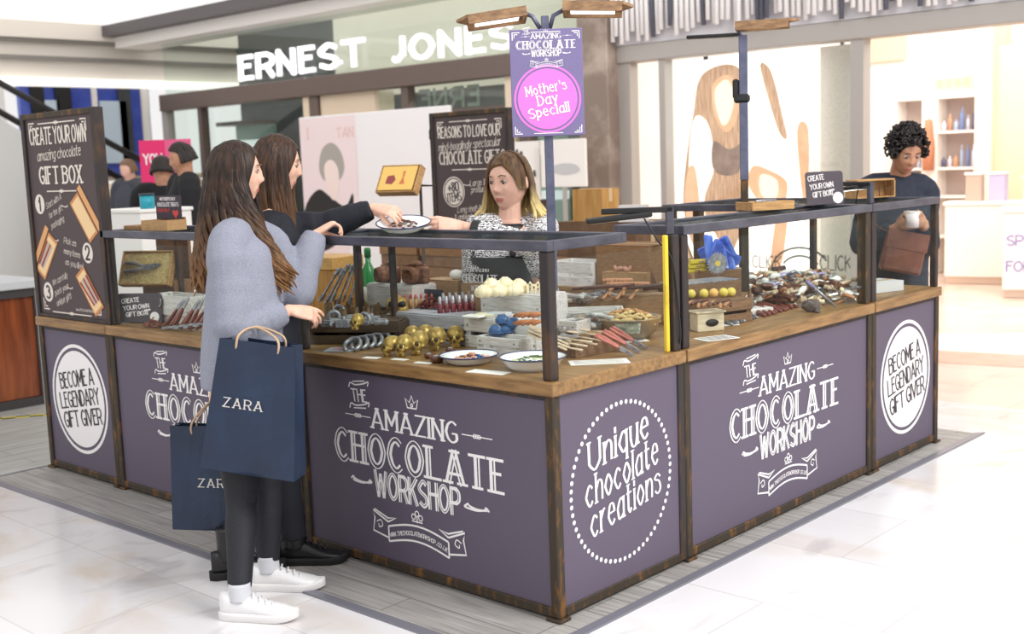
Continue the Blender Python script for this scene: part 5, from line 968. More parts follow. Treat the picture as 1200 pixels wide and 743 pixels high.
# left counter: shelf tray with sign, secateurs box, white trays, knives
p = P(212, 268, HS); t = thing('card_tray', 'brown card tray with dark chocolate treats sign on the left shelf', 'display tray', (p.x, .12, HS), .1)
obj('tray', MB().box(-.1, .1, -.06, -.055, 0, .05).box(-.1, .1, .05, .055, 0, .06).box(-.1, -.095, -.055, .05, 0, .05).box(.095, .1, -.055, .05, 0, .05).box(-.095, .095, -.055, .05, 0, .004), m_card, t)
pn = obj('header_card', bx(-.095, .095, .03, .036, .05, .165), m_ink, t); mb = MB(); mb.M = M4.Translation((0, .0292, 0)) @ FA
text(mb, "MOTHER'S DAY", 0, .142, .014, 1.2, fit=.12); text(mb, 'CHOCOLATE TREATS', .0, .113, .018, 1.2, fit=.165); obj('lettering', mb, m_white, pn)
mb = MB(); mb.M = M4.Translation((0, .0292, 0)) @ FA; text(mb, 'FROM ONLY', -.035, .086, .015, 1.2, fit=.09); mb.poly([(x * .0016 + .055, y * .0016 + .075) for x, y in ((0, -14), (14, 2), (13, 10), (7, 13), (0, 8), (-7, 13), (-13, 10), (-14, 2))]); obj('red_lettering', mb, mat('red_print', (206, 70, 66), .6), pn)
obj('flat_box', bx(-.13, .13, -.09, .09, 0, .022, b=.003), m_cardd, loc=(-2.72, .16, HS), rz=.05, label='flat brown card box on the left shelf beside the treats tray', cat='box')
p = ray(168, 318, 1, .3); t = picture_box('open wooden box of straw holding chocolate secateurs on the left counter', (p.x, .34, p.z + .004), .42, .31, .19, .045, 1.2)
for s in (-1, 1): obj('handle', MB().tube([(-.12, s * .025, .052), (-.06, s * .02, .056), (0, s * .004, .055)], [.01, .011, .009], 8), mat('grey_handle', (120, 116, 116), .5), t)
obj('blade', MB().prism([(-.01, -.012), (.04, -.018), (.11, .012), (.1, .02), (.04, .016), (-.01, .012)], .05, .06), m_silver, t)
obj('display_stand', MB().box(-.16, .16, -.06, .06, 0, p.z - HC - .05, b=.003).box(-.16, .16, .04, .06, p.z - HC - .05, p.z - HC + .16, b=.003), m_brownw, loc=(p.x, .44, HC), label='brown wooden stand behind the straw box on the left counter', cat='stand')
t = crate('wooden_tray', 'large white tray tilted behind the dark sign on the left counter', (ray(205, 350, 1, .24).x, .27, HC + .04), .03, .36, .14, .1, m_whitew, 'tray', False)
obj('riser_block', bx(-.17, .17, -.06, .06, 0, .04, b=.003), m_whitew, loc=(ray(205, 350, 1, .24).x, .27, HC), label='low white riser under the tilted white tray', cat='riser')
t = thing('chilli_heap', 'heap of reddish chocolate curls in front of the dark left sign', 'chocolate curls', (ray(178, 374, 1, .07).x, .075, HC)); mb = MB()
for i in range(80):
    a = rr.uniform(0, 6.28); r = .08 * rr.random() ** .5; c = V((r * cos(a), r * sin(a) * .35, .006 + .04 * (1 - r / .08) * rr.random())); d = V((rr.uniform(-1, 1), rr.uniform(-1, 1), rr.uniform(-.3, .5))) * .013; mb.tube([c - d, c + V((0, 0, .006)), c + d], .003, 5)
obj('curls', mb, mat('curl_brown', (142, 84, 66), .5, 0, (112, 58, 44), 40), t, kind='stuff')
for i in range(8):
    q = ray(196 + 5 * i, 376, 1, .1); o = pliers('chocolate secateurs with reddish handles on the left counter, %s' % nth(i, 8), (q.x, .09 + .012 * (i % 2), HC + .012), .7, .9 + .08 * (i % 3), 'red handled secateurs', m_saus)
for i in range(4):
    q = ray(200 + 9 * i, 381, 1, .06); spanner('silver chocolate spanner lying at the front of the left counter, %s' % nth(i, 4), (q.x - .05, .05 + .01 * i, HC + .01 + .009 * i), 0, 0, .13, m_silver, 'spanners on the left counter'); lay(COL.objects[[o.name for o in COL.objects if o.name.startswith('chocolate_spanner')][-1]], (q.x - .05, .05 + .01 * i, HC + .01 + .009 * i), .15, .05)
p = ray(240, 330, 1, .4); t = thing('round_badge', 'round black and white badge on the white tray of the left counter', 'badge', (ray(186, 343, 1, .19).x, .19, HC + .075)); mb = MB(); mb.at((0, 0, .03), rx=pi / 2 - .2); mb.lathe([(.001, 0), (.03, 0), (.03, .004), (.001, .004)], 24); obj('disc', mb, m_black, t); mb = MB(); mb.M = M4.Translation((0, -.005, .03)) @ M4.Rotation(-.2, 4, 'X') @ FA; ring(mb, 0, 0, .022, .003, 24); stroke(mb, [(-.012, 0), (.012, 0)], .004); obj('printed_mark', mb, m_white, t)
# --- back counter: cartons, crates, bottle
rr = random.Random(21)
for sx, (x, n, w) in enumerate(((-3.45, 3, .36), (-3.02, 3, .4), (-2.62, 3, .3), (-2.3, 2, .26))):
    for k in range(n): carton('flat brown carton in the %s stack on the back counter, %s' % (['leftmost', 'second', 'third', 'rightmost'][sx], ['at the bottom', 'in the middle', 'at the top'][k] if n == 3 else ['below', 'on top'][k]), (x + rr.uniform(-.015, .015), 2.56, HC + .072 * k), rr.uniform(-.06, .06), w, .26, .07, (m_cardd, mat('brown_carton', (140, 106, 74), .75, 0, (116, 86, 60), 12))[k % 2], 'flat brown cartons')
crate('wooden_crate', 'whitewashed crate standing on the back counter', (-1.9, 2.5, HC), 0, .34, .22, .145, m_whitew)
carton('large brown carton on the back counter right of the white crate', (-1.53, 2.56, HC), 0, .38, .28, .25, m_cardd)
t = carton('low carton in front of the large brown carton, moustache on it', (-1.48, 2.39, HC), 0, .3, .06, .1, m_card, tape=False)
o = obj('moustache', MB().tube(catmull([(-.06, 0, .03), (-.04, 0, .005), (-.015, 0, .015), (0, 0, .012), (.015, 0, .015), (.04, 0, .005), (.06, 0, .03)], 4), [.003] + [.006 + .008 * abs(sin(k * pi / 12)) for k in range(1, 24)] + [.003], 8), mat('pinkish_chocolate', (186, 140, 116), .5), loc=(-1.5, 2.385, HC + .106), label='chocolate moustache resting on the low carton at the back', cat='moustache')
carton('big dark brown carton on the back counter behind the white crate', (-1.95, 2.88, HC), 0, .62, .34, .36, mat('dark_carton', (120, 92, 68), .75, 0, (98, 74, 54), 10))
carton('tan carton with vertical print on top of the dark carton', (-2.05, 2.85, HC + .36), .1, .22, .2, .2, mat('tan_carton', (196, 152, 88), .75, 0, (170, 124, 66), 30, (1, 1, .1)))
t = carton('small carton tilted on the dark carton near the black lamp', (-1.72, 2.8, HC + .36), .5, .17, .14, .1, mat('pale_card', (222, 192, 150), .7))
t = carton('leaning brown carton beside the yellow post at the back', (-1.02, 2.28, HC + .02), .3, .2, .14, .26, m_cardd); t.rotation_euler = (0, -.35, .3)
obj('crate_stand', bx(-.15, .15, -.12, .12, 0, HC - .03, b=.004), m_darkw, loc=(-1.02, 2.22, 0), label='dark wooden stand carrying the leaning carton', cat='stand')
t = thing('spray_bottle', 'green plastic bottle standing behind the chocolate cameras', 'bottle', (-1.74, .7, HC + .02)); obj('bottle', MB().lathe([(.001, 0), (.034, 0), (.036, .01), (.036, .2), (.03, .24), (.013, .275), (.013, .3), (.001, .3)], 18), mat('green_plastic', (28, 130, 62), .25, coat=.3), t); obj('cap', MB().lathe([(.016, .3), (.016, .335), (.012, .345), (.001, .345)], 14), mat('dark_green_plastic', (22, 104, 50), .3), t); obj('label_band', MB().lathe([(.0365, .09), (.0368, .16), (.0365, .161), (.036, .089)], 18), mat('pale_label', (226, 232, 224), .6), t)
obj('wooden_block', bx(-.07, .07, -.06, .06, 0, .02, b=.002), m_darkw, loc=(-1.74, .7, HC), label='thin dark block under the green bottle', cat='block')
t = thing('sugar_bag', 'small crumpled white bag behind the cameras', 'bag', (-1.16, .72, HC + .235)); obj('bag', MB().ball((0, 0, .02), (.04, .03, .024), 12, 7), m_paper, t); obj('twist', MB().tube([(.03, 0, .03), (.05, 0, .04)], [.008, .014], 7), m_paper, t)
t = picture_box('open wooden gift box with printed picture hanging before the white panel', (-2.63, 1.76, 1.5), .2, .28, .18, .055, 1.05); bx_t = t
t.children[0].data.materials[0] = mat('golden_wood', (206, 158, 74), .5, 0, (180, 128, 54), 7, (1.5, 12, 12)); mb = MB(); 
obj('picture_sheet', bx(-.125, .125, -.078, .078, .056, .0575), mat('yellow_sheet', (236, 196, 110), .6), t); obj('red_print', MB().prism([(-.08, -.035), (-.03, -.04), (-.01, -.01), (-.03, .02), (-.075, .015)], .0576, .0582), mat('red_print2', (150, 70, 70), .6), t); obj('orange_print', MB().prism([(.02, -.04), (.06, -.04), (.045, .0), (.05, .045), (.03, .045), (.035, .0)], .0576, .0582), mat('orange_print', (206, 120, 70), .6), t)
t = thing('wire_stand', 'tall wire stand holding the printed gift box', 'stand', (-2.63, 1.9, 0)); obj('pole', MB().tube([(0, 0, 0), (0, 0, 1.5)], .009, 8), m_steel, t); obj('cradle', MB().tube([(-.13, -.14, 1.485), (-.13, .0, 1.475), (.13, .0, 1.475), (.13, -.14, 1.485)], .004, 6), m_steel, t); obj('base', MB().lathe([(.12, 0), (.12, .012), (.001, .014)], 20), m_steel, t)
# ------------------------------------------------------------------ people
def smoothpts(P, R_, k=5):
    """catmull through joints with radii"""
    q = [tuple(p) + (r,) for p, r in zip(P, R_)]
    out = catmull(q, k); return [V(o[:3]) for o in out], [o[3] for o in out]
def limb(mb, P, R_, n=14, k=5, fold=0., seed=1, flat=1., up=None):
    pts, rr_ = smoothpts(P, R_, k)
    if fold:
        g = random.Random(seed)
        rr_ = [r * (1 + fold * g.uniform(-1, 1)) for r in rr_]
        pts = [p + V((g.uniform(-1, 1), g.uniform(-1, 1), 0)) * fold * .04 for p in pts]
    mb.tube(pts, rr_, n, flat=flat, up=up)
def rings(mb, L, n=24, k=4):
    """torso from (centre, half-width vector, half-depth vector) sections"""
    q = catmull([tuple(c) + tuple(a) + tuple(b) for c, a, b in L], k)
    mb.loft([[tuple(V(o[:3]) + V(o[3:6]) * (abs(cos(t)) ** .85 * (1 if cos(t) >= 0 else -1)) + V(o[6:9]) * (abs(sin(t)) ** .85 * (1 if sin(t) >= 0 else -1))) for t in [2 * pi * j / n for j in range(n)]] for o in q])
def frame(loc, fwd, upv):
    y = V(fwd).normalized(); x = y.cross(V(upv)).normalized(); z = x.cross(y)
    return M4(((x.x, y.x, z.x, loc[0]), (x.y, y.y, z.y, loc[1]), (x.z, y.z, z.z, loc[2]), (0, 0, 0, 1)))
def remesh(name, mb, voxel, mats, parent=None, smooth=2, paint=None):
    me = bpy.data.meshes.new('tmp'); me.from_pydata(mb.v, [], mb.f); o = bpy.data.objects.new('tmp', me); COL.objects.link(o)
    m = o.modifiers.new('r', 'REMESH'); m.mode = 'VOXEL'; m.voxel_size = voxel
    if smooth: s = o.modifiers.new('s', 'SMOOTH'); s.iterations = smooth; s.factor = .5
    dg = bpy.context.evaluated_depsgraph_get(); nm = bpy.data.meshes.new_from_object(o.evaluated_get(dg)); bpy.data.objects.remove(o); bpy.data.meshes.remove(me)
    nm.name = name; nm.materials.clear()
    for x in (mats if isinstance(mats, list) else [mats]): nm.materials.append(x)
    nm.polygons.foreach_set('use_smooth', [True] * len(nm.polygons))
    if paint: nm.polygons.foreach_set('material_index', [paint(p.center) for p in nm.polygons])
    else: nm.polygons.foreach_set('material_index', [0] * len(nm.polygons))
    o = bpy.data.objects.new(name, nm); COL.objects.link(o)
    if parent: o.parent = parent
    return o
def G(d, s): return math.exp(-(d / s) ** 2)
def head_geo(mb, M, sx=1.):
    """skull, face, ears in the head frame: x right, y towards the face, z up, origin between the ears"""
    n, m = 56, 44; rs = []
    for i in range(m + 1):
        a = -pi / 2 + pi * min(max(i, .15), m - .15) / m; rg = []
        for j in range(n):
            t = 2 * pi * j / n; x, y, z = cos(a) * sin(t), cos(a) * cos(t), sin(a)
            X, Y, Z = x * .075, y * .096, z * .116
            if z < .1:
                u = min(1, (.1 - z)); X *= 1 - .3 * u ** 1.6; Y = Y * (1 - .1 * u) + .018 * u ** 1.5 if y > 0 else Y * (1 - .42 * u)
            if y > 0:
                f = y
                Y -= .008 * G(X, .06) * f * (1 if Z > -.06 else .5)
                Y += f * (.018 * G(X, .0105) * G(Z + .022, .013) + .012 * G(X, .008) * G(Z - .002, .022) + .006 * G(abs(X) - .011, .007) * G(Z + .026, .008))
                Y -= f * .0095 * G(abs(X) - .031, .015) * G(Z - .012, .012)
                Y += f * .004 * G(abs(X) - .03, .024) * G(Z - .032, .008)
                Y += f * (.0075 * G(X, .02) * G(Z + .055, .006) + .008 * G(X, .018) * G(Z + .067, .006) - .003 * G(X, .022) * G(Z + .0612, .0025) - .004 * G(X, .02) * G(Z + .078, .006) + .009 * G(X, .022) * G(Z + .094, .014))
                Y += f * .004 * G(abs(X) - .042, .02) * G(Z + .02, .02)
            rg.append((X * sx, Y, Z))
        rs.append(rg)
    M0 = mb.M.copy(); mb.M = M0 @ M; mb.loft(rs)
    for s in (-1, 1):
        mb.M = M0 @ M @ M4.Translation((s * .073 * sx, -.008, -.004)) @ M4.Rotation(s * .35, 4, 'Z') @ M4.Rotation(-.15, 4, 'X'); mb.ball((0, 0, 0), (.008, .017, .031), 12, 8)
    mb.M = M0
def hand_geo(mb, wrist, fwd, back, side=1, curl=(.35, .5, .4), spread=.06, thumb=(.6, .35), sc=.92, fists=None):
    """palm, four fingers of unequal length and a thumb; side=1: thumb on the frame's +x"""
    M = frame(wrist, fwd, back); M0 = mb.M.copy(); mb.M = M0 @ M @ M4.Scale(sc, 4)
    rings_ = []
    for y, w, t in ((-.02, .024, .019), (.005, .028, .018), (.03, .036, .016), (.06, .04, .0145), (.085, .041, .0125), (.094, .038, .010)):
        rings_.append([(w * cos(a), y, t * sin(a)) for a in [2 * pi * j / 16 for j in range(16)]])
    mb.loft(rings_)
    for i, (x, L, r) in enumerate(((.030, .070, .0084), (.0095, .078, .0086), (-.011, .072, .0082), (-.030, .056, .0073))):
        c = fists[i] if fists else curl; p = V((x * side, .082, 0)); ang = 0; sp = (x / .03) * spread
        P_ = [p - V((0, .02, 0)), p]; R_ = [r * 1.05, r * 1.06]
        for k, (fr, cc) in enumerate(zip((.45, .31, .24), c)):
            ang += cc; d = V((sin(sp) * side * cos(ang), cos(ang), -sin(ang))); p = p + d * L * fr * 1.12; P_.append(p); R_.append(r * (.98, .9, .7)[k])
        pt, rr_ = smoothpts(P_, R_, 3); mb.tube(pt, rr_, 8); mb.ball(tuple(P_[-1]), R_[-1], 8, 6)
    a, b = thumb; p0 = V((.022 * side, .012, -.006)); p1 = p0 + V((sin(a) * side * .034, cos(a) * .034, -.012)); p2 = p1 + V((sin(a * .7) * side * .032, cos(a * .7) * .032, -b * .03)); p3 = p2 + V((sin(a * .3) * side * .024, cos(a * .3) * .024, -b * .024))
    pt, rr_ = smoothpts([p0, p1, p2, p3], [.0135, .0115, .0095, .0075], 3); mb.tube(pt, rr_, 8); mb.ball(tuple(p3), .0075, 8, 6)
    mb.M = M0
def arm_geo(mb, sh, el, wr, k=1.): limb(mb, [sh, sh.lerp(el, .5), el, el.lerp(wr, .35), wr], [.044 * k, .041 * k, .034 * k, .034 * k, .024 * k])
def face_parts(t, M, lid=0., brow=(92, 66, 48), iris=(70, 80, 84)):
    for s in (-1, 1):
        mb = MB(); mb.M = M; mb.ball((s * .0305, .0772, .0112), (.0125, .0085, .0062), 14, 9); e = obj('eye', mb, mat('eye_white', (206, 198, 194), .3), t)
        mb = MB(); mb.M = M; mb.ball((s * .0305, .0841, .0098 - lid), (.0064, .0022, .0054), 12, 7); obj('iris', mb, mat('iris_dark', (54, 52, 50), .2), e)
        mb = MB(); mb.M = M; mb.tube([(s * .018, .0835, .0125 - lid * .5), (s * .03, .0862, .0172 - lid * .7), (s * .043, .079, .012 - lid * .5)], [.0016, .0028, .0014], 6); obj('upper_lid', mb, mat('lash_line', (84, 60, 52), .6), e)
        mb = MB(); mb.M = M; mb.tube([(s * .014, .0925, .032), (s * .03, .0935, .0375), (s * .048, .0805, .033)], [.0018, .0028, .0015], 6); obj('eyebrow', mb, mat('brow_%d' % brow[0], brow, .7), t)
def hair_mat(name, dark, mid, tip, z0, z1):
    """strand streaks, with dyed or sun bleached ends between heights z1 (root colour) and z0"""
    m = mat(name, mid, .5, spec=.35); nt = m.node_tree; b = nt.nodes['Principled BSDF']
    tc = nt.nodes.new('ShaderNodeTexCoord'); mp = nt.nodes.new('ShaderNodeMapping'); mp.inputs['Scale'].default_value = (70, 70, 3); n = nt.nodes.new('ShaderNodeTexNoise'); n.inputs['Scale'].default_value = 1.; n.inputs['Detail'].default_value = 4
    r = nt.nodes.new('ShaderNodeValToRGB'); r.color_ramp.elements[0].position = .35; r.color_ramp.elements[1].position = .7; r.color_ramp.elements[0].color = (*lin(dark), 1); r.color_ramp.elements[1].color = (*lin(mid), 1)
    sp = nt.nodes.new('ShaderNodeSeparateXYZ'); mr = nt.nodes.new('ShaderNodeMapRange'); mr.inputs[1].default_value = z1; mr.inputs[2].default_value = z0; mx = nt.nodes.new('ShaderNodeMix'); mx.data_type = 'RGBA'; mx.inputs[7].default_value = (*lin(tip), 1)
    ad = nt.nodes.new('ShaderNodeMath'); ad.operation = 'MULTIPLY'
    nt.links.new(tc.outputs['Object'], mp.inputs[0]); nt.links.new(mp.outputs[0], n.inputs['Vector']); nt.links.new(n.outputs['Fac'], r.inputs[0]); nt.links.new(tc.outputs['Object'], sp.inputs[0]); nt.links.new(sp.outputs[2], mr.inputs[0])
    a2 = nt.nodes.new('ShaderNodeMath'); a2.operation = 'MULTIPLY_ADD'; a2.inputs[1].default_value = 1.6; a2.inputs[2].default_value = .2; nt.links.new(n.outputs['Fac'], a2.inputs[0]); nt.links.new(mr.outputs[0], ad.inputs[0]); nt.links.new(a2.outputs[0], ad.inputs[1]); ad.use_clamp = True
    nt.links.new(ad.outputs[0], mx.inputs[0]); nt.links.new(r.outputs[0], mx.inputs[6]); nt.links.new(mx.outputs[2], b.inputs['Base Color']); return m
def hair_cap(mb, M, sc=(1.1, 1.09, 1.08), face_cut=.35, drop=-.05, part=0.):
    """a scalp shell open at the face: grid over the skull, lower edge at drop"""
    n, m = 40, 14; rs = []
    for i in range(m + 1):
        rg = []
        for j in range(n):
            t = 2 * pi * j / n; y = cos(t)
            low = drop if y < face_cut else drop + (.075 - drop) * min(1, (y - face_cut) / (.9 - face_cut)) ** .6
            zz = .116 + (low - .116) * i / m; q = math.sqrt(max(0, 1 - min(1, max(-1, zz / .118)) ** 2)) if zz > 0 else 1 - .1 * (zz / .116) ** 2
            rg.append((sin(t) * .075 * q * sc[0], cos(t) * .096 * q * sc[1], zz * sc[2]))
        rs.append(rg)
    M0 = mb.M.copy(); mb.M = M0 @ M; mb.loft(rs, True); mb.M = M0
def strands(mb, M, roots, n, seed, length, wave=.01, thick=.008, drape=None, ends=None):
    """locks that leave the scalp, pass over the skull and hang down in world space"""
    g = random.Random(seed)
    for i in range(n):
        t, el = roots(i / n, g); x, y, z = cos(el) * sin(t), cos(el) * cos(t), sin(el)
        p0 = M @ V((x * .082, y * .104, z * .126 - .002)); c = M @ V((0, 0, 0)); out = V((p0.x - c.x, p0.y - c.y, 0))
        if out.length > 1e-4: out.normalize()
        p1 = M @ V((sin(t) * .089, cos(t) * .112, -.015)) if z > 0 else p0 + V((0, 0, -.02))
        pm = M @ V((sin(t) * .082 * max(cos(el * .5), .3) * 1.02, cos(t) * .104 * max(cos(el * .5), .3) * 1.02, .126 * sin(el * .5) + .006)); pts = [p0, pm, p1]; L = length * g.uniform(.82, 1.06); ph = g.uniform(0, 6.3); k = 9
        base = p1
        for q in range(1, k + 1):
            f = q / k; d = V((0, 0, -L * f)); off = drape(f, out, t) if drape else out * .03 * f
            w = V((cos(ph + 11 * f), sin(ph + 11 * f), 0)) * wave * f ** .7; pts.append(base + d + off + w)
        R_ = [thick * .6, thick, thick * 1.1] + [thick * (1.15 - .55 * (q / k) ** 2) for q in range(1, k + 1)]; R_[-1] = thick * .15
        pt, rr_ = smoothpts(pts, R_, 2); mb.tube(pt, rr_, 6, flat=.7)
def shoe(t, heel, d, m, sole, L=.26, name='shoe', hi=.075, laces=None):
    M = frame(heel, (d[0], d[1], 0), (0, 0, 1)); T = M4.Translation(-V(t.location)) @ M; s = t
    mb = MB(); mb.M = T; rs = []
    for y, w, z0, z1 in ((-.0, .026, .02, hi + .012), (.03, .035, .02, hi + .014), (.075, .037, .02, hi + .008), (.12, .038, .02, hi * .9), (.17, .045, .02, .062), (.215, .044, .02, .05), (.245, .034, .02, .042), (.262, .012, .022, .034)):
        y *= L / .262; rs.append([(w * cos(a), y, (z0 + z1) / 2 + (z1 - z0) / 2 * (abs(sin(a)) ** .7) * (1 if sin(a) > 0 else -1)) for a in [2 * pi * j / 18 for j in range(18)]])
    mb.loft(rs); u = obj(name, mb, m, t)
    mb = MB(); mb.M = T; k_ = L / .262; pl_ = [(x * k_, y) for x, y in ((-.01, .018), (.01, .034), (.05, .039), (.1, .039), (.16, .045), (.205, .048), (.24, .04), (.262, .024), (.27, .008))]
    ol = [(y, x) for x, y in pl_] + [(-y, x) for x, y in pl_[::-1]]; lift = lambda y: .014 * max(0, (y / L - .72) / .3) ** 1.5
    mb.loft([[(x * q, (y - L * .5) * (.97 + .03 * q) + L * .5, z + lift(y)) for x, y in ol] for z, q in ((0, .93), (.004, 1.), (.022, 1.02), (.03, .98), (.031, .9))]); obj('sole', mb, sole, u)
    if laces:
        mb = MB(); mb.M = T
        for q in range(4): y = (.115 + .022 * q) * L / .262; z = hi + .004 - .011 * q; mb.tube([(-.024, y - .006, z - .006), (0, y, z + .004), (.024, y + .006, z - .006)], .0032, 6)
        obj('laces', mb, laces, u)
    return u
m_skin = mat('skin', (230, 188, 168), .5, 0, (220, 172, 152), 30, spec=.4); m_skinp = mat('pale_skin', (232, 190, 168), .5, 0, (222, 172, 150), 30, spec=.4); m_lip = mat('lips', (190, 116, 108), .45); m_skint = mat('tan_skin', (196, 146, 118), .5, 0, (180, 128, 100), 30)
m_nail = mat('nail', (214, 160, 150), .3)
def D(px, py, t): return CAM + (FW + RT * ((px - 600) / 1382.8) - UP * ((py - 371.5) / 1382.8)) * t
def paint_face(Mh):
    I = Mh.inverted()
    def f(c):
        q = I @ c
        if q.y > .07 and abs(q.x) < .022 - abs(q.z + .061) * .9 and -.0715 < q.z < -.0525: return 1
        return 0
    return f
def torso_rings(pel, chest, neck, right, fwd, w, d, k=1.):
    r, f = V(right), V(fwd); mid = pel.lerp(chest, .5)
    return [(pel - V((0, 0, .08)), r * w * .98 * k, f * d * .98 * k), (pel + V((0, 0, .05)), r * w * k, f * d * k), (mid, r * w * .86 * k, f * d * .9 * k), (chest, r * w * 1.02 * k, f * d * 1.06 * k), (chest.lerp(neck, .55), r * w * 1.04 * k, f * d * .95 * k), (chest.lerp(neck, .88), r * w * .62 * k, f * d * .66 * k), (neck + V((0, 0, .012)), r * .062 * k, f * .06 * k)]

# ---- shopper in the grey sweater ------------------------------------------------
gl = V((-1.02, -.46, 0)); g1 = thing('person', 'person with long wavy brown hair in grey sweater carrying a navy bag', 'person', gl)
T1 = M4.Translation(-gl); f1 = V((.62, .785, 0)); r1 = V((.785, -.62, 0))
hc = D(277, 203, 4.52); Mh1 = frame(hc, (.62, .77, -.08), (0, 0, 1)); nk = D(285, 262, 4.5); shR = D(268, 288, 4.37); shL = D(312, 284, 4.6); elR = D(276, 388, 4.34); wrR = D(336, 365, 4.42); elL = D(345, 345, 4.62); wrL = D(370, 274, 4.68)
pel = D(287, 455, 4.47); ch = D(285, 325, 4.49)
hipR = D(276, 478, 4.43); hipL = D(303, 478, 4.52); knR = D(283, 585, 4.40); knL = D(312, 572, 4.56); anR = D(285, 690, 4.36); anL = D(312, 662, 4.62)
hR, hL = ray(262, 724, 2, -.004), ray(296, 690, 2, -.004); tR, tL = ray(348, 727, 2, -.004), ray(354, 690, 2, -.004); dR, dL = (tR - hR).normalized(), (tL - hL).normalized(); anR = hR + dR * .07 + V((0, 0, .1)); anL = hL + dL * .07 + V((0, 0, .1))
mb = MB(); mb.M = T1
head_geo(mb, Mh1); limb(mb, [nk - V((0, 0, .03)), nk.lerp(hc, .3), hc - V((0, 0, .05)) - f1 * .02], [.06, .05, .055]); rings(mb, torso_rings(pel, ch, nk, r1, f1, .15, .105))
arm_geo(mb, shR, elR, wrR); arm_geo(mb, shL, elL, wrL); limb(mb, [nk, shR], [.05, .05]); limb(mb, [nk, shL], [.05, .05])
hand_geo(mb, wrR + (wrR - elR).normalized() * .015, D(380, 372, 4.47) - wrR, V((.3, -.6, .75)), -1, fists=[(.25, .35, .25), (.45, .5, .35), (.6, .6, .4), (.7, .7, .5)], thumb=(.5, .6))
hand_geo(mb, wrL, D(392, 260, 4.72) - wrL, V((-.2, -.2, .95)), -1, fists=[(.5, .7, .5), (.7, .9, .6), (.8, 1., .7), (.9, 1., .7)], thumb=(.35, .9))
for h, k, a in ((hipR, knR, anR), (hipL, knL, anL)): limb(mb, [h, k, a], [.08, .052, .036])
remesh('body', mb, .0045, [m_skinp, m_lip], g1, 2, paint_face(T1 @ Mh1)); face_parts(g1, T1 @ Mh1 @ M4.Translation((0, -.0025, 0)), .001)
m_knit = mat('grey_knit', (152, 156, 172), .9, 0, (130, 133, 148), 240, bump=.25)
mb = MB(); mb.M = T1
rings(mb, [(D(283, 450, 4.47), r1 * .185, f1 * .15), (D(284, 415, 4.48), r1 * .19, f1 * .155), (D(285, 365, 4.48), r1 * .185, f1 * .145), (ch, r1 * .185, f1 * .135), (ch.lerp(nk, .5), r1 * .175, f1 * .12), (nk - V((0, 0, .045)), r1 * .12, f1 * .09), (nk + V((0, 0, .01)), r1 * .07, f1 * .068)])
limb(mb, [nk - V((0, 0, .04)), shR, shR.lerp(elR, .5), elR, elR.lerp(wrR, .45), wrR - (wrR - elR) * .1], [.075, .082, .082, .08, .07, .05], fold=.05, seed=3)
limb(mb, [nk - V((0, 0, .04)), shL, shL.lerp(elL, .5), elL, elL.lerp(wrL, .45), wrL - (wrL - elL) * .06], [.07, .078, .076, .074, .066, .05], fold=.05, seed=4)
limb(mb, [elR.lerp(wrR, .8), wrR - (wrR - elR) * .03], [.046, .045]); limb(mb, [elL.lerp(wrL, .84), wrL], [.047, .046])
remesh('sweater', mb, .009, m_knit, g1, 3)
m_denim = mat('black_denim', (30, 32, 40), .7, 0, (22, 23, 30), 120)
mb = MB(); mb.M = T1; rings(mb, [(D(290, 500, 4.47), r1 * .15, f1 * .12), (pel, r1 * .16, f1 * .125), (D(287, 430, 4.47), r1 * .15, f1 * .115)])
for h, k, a, sd in ((hipR, knR, anR, 5), (hipL, knL, anL, 6)): limb(mb, [h, h.lerp(k, .5), k, k.lerp(a, .35), a + V((0, 0, .01))], [.092, .08, .06, .058, .042], fold=.03, seed=sd)
remesh('jeans', mb, .009, m_denim, g1, 3)
m_wshoe = mat('white_leather', (240, 240, 242), .45); m_wsole = mat('white_rubber', (232, 230, 230), .6)
for a, hl, d in ((anR, hR, dR), (anL, hL, dL)):
    shoe(g1, hl, (d.x, d.y), m_wshoe, m_wsole, .28, 'sneaker', .09, m_wsole)
    mb = MB(); mb.M = T1; limb(mb, [a + V((0, 0, -.03)), a + V((0, 0, .035))], [.043, .04]); obj('sock', mb, mat('grey_sock', (206, 208, 214), .8), g1)
mb = MB(); mb.M = T1; hair_cap(mb, Mh1, (1.07, 1.06, 1.06), .45, -.07)
strands(mb, Mh1, lambda u, g: (g.uniform(1.3, 5.3), g.uniform(.1, 1.5)), 200, 5, .43, .024, .0115, lambda f, o, t: o * (.05 * f) + V((-.6, -.45, 0)) * .02 * f * (1 if t > 2.2 else -.2))
strands(mb, Mh1, lambda u, g: (g.uniform(1.25, 1.9), g.uniform(.1, 1.45)), 80, 8, .42, .024, .0115, lambda f, o, t: f1 * (.16 * f ** 1.6) + r1 * .075 * f)
hm1 = hair_mat('brown_wavy_hair', (20, 13, 10), (64, 41, 27), (134, 94, 54), 1.1, 1.46); obj('hair', mb, hm1, g1)

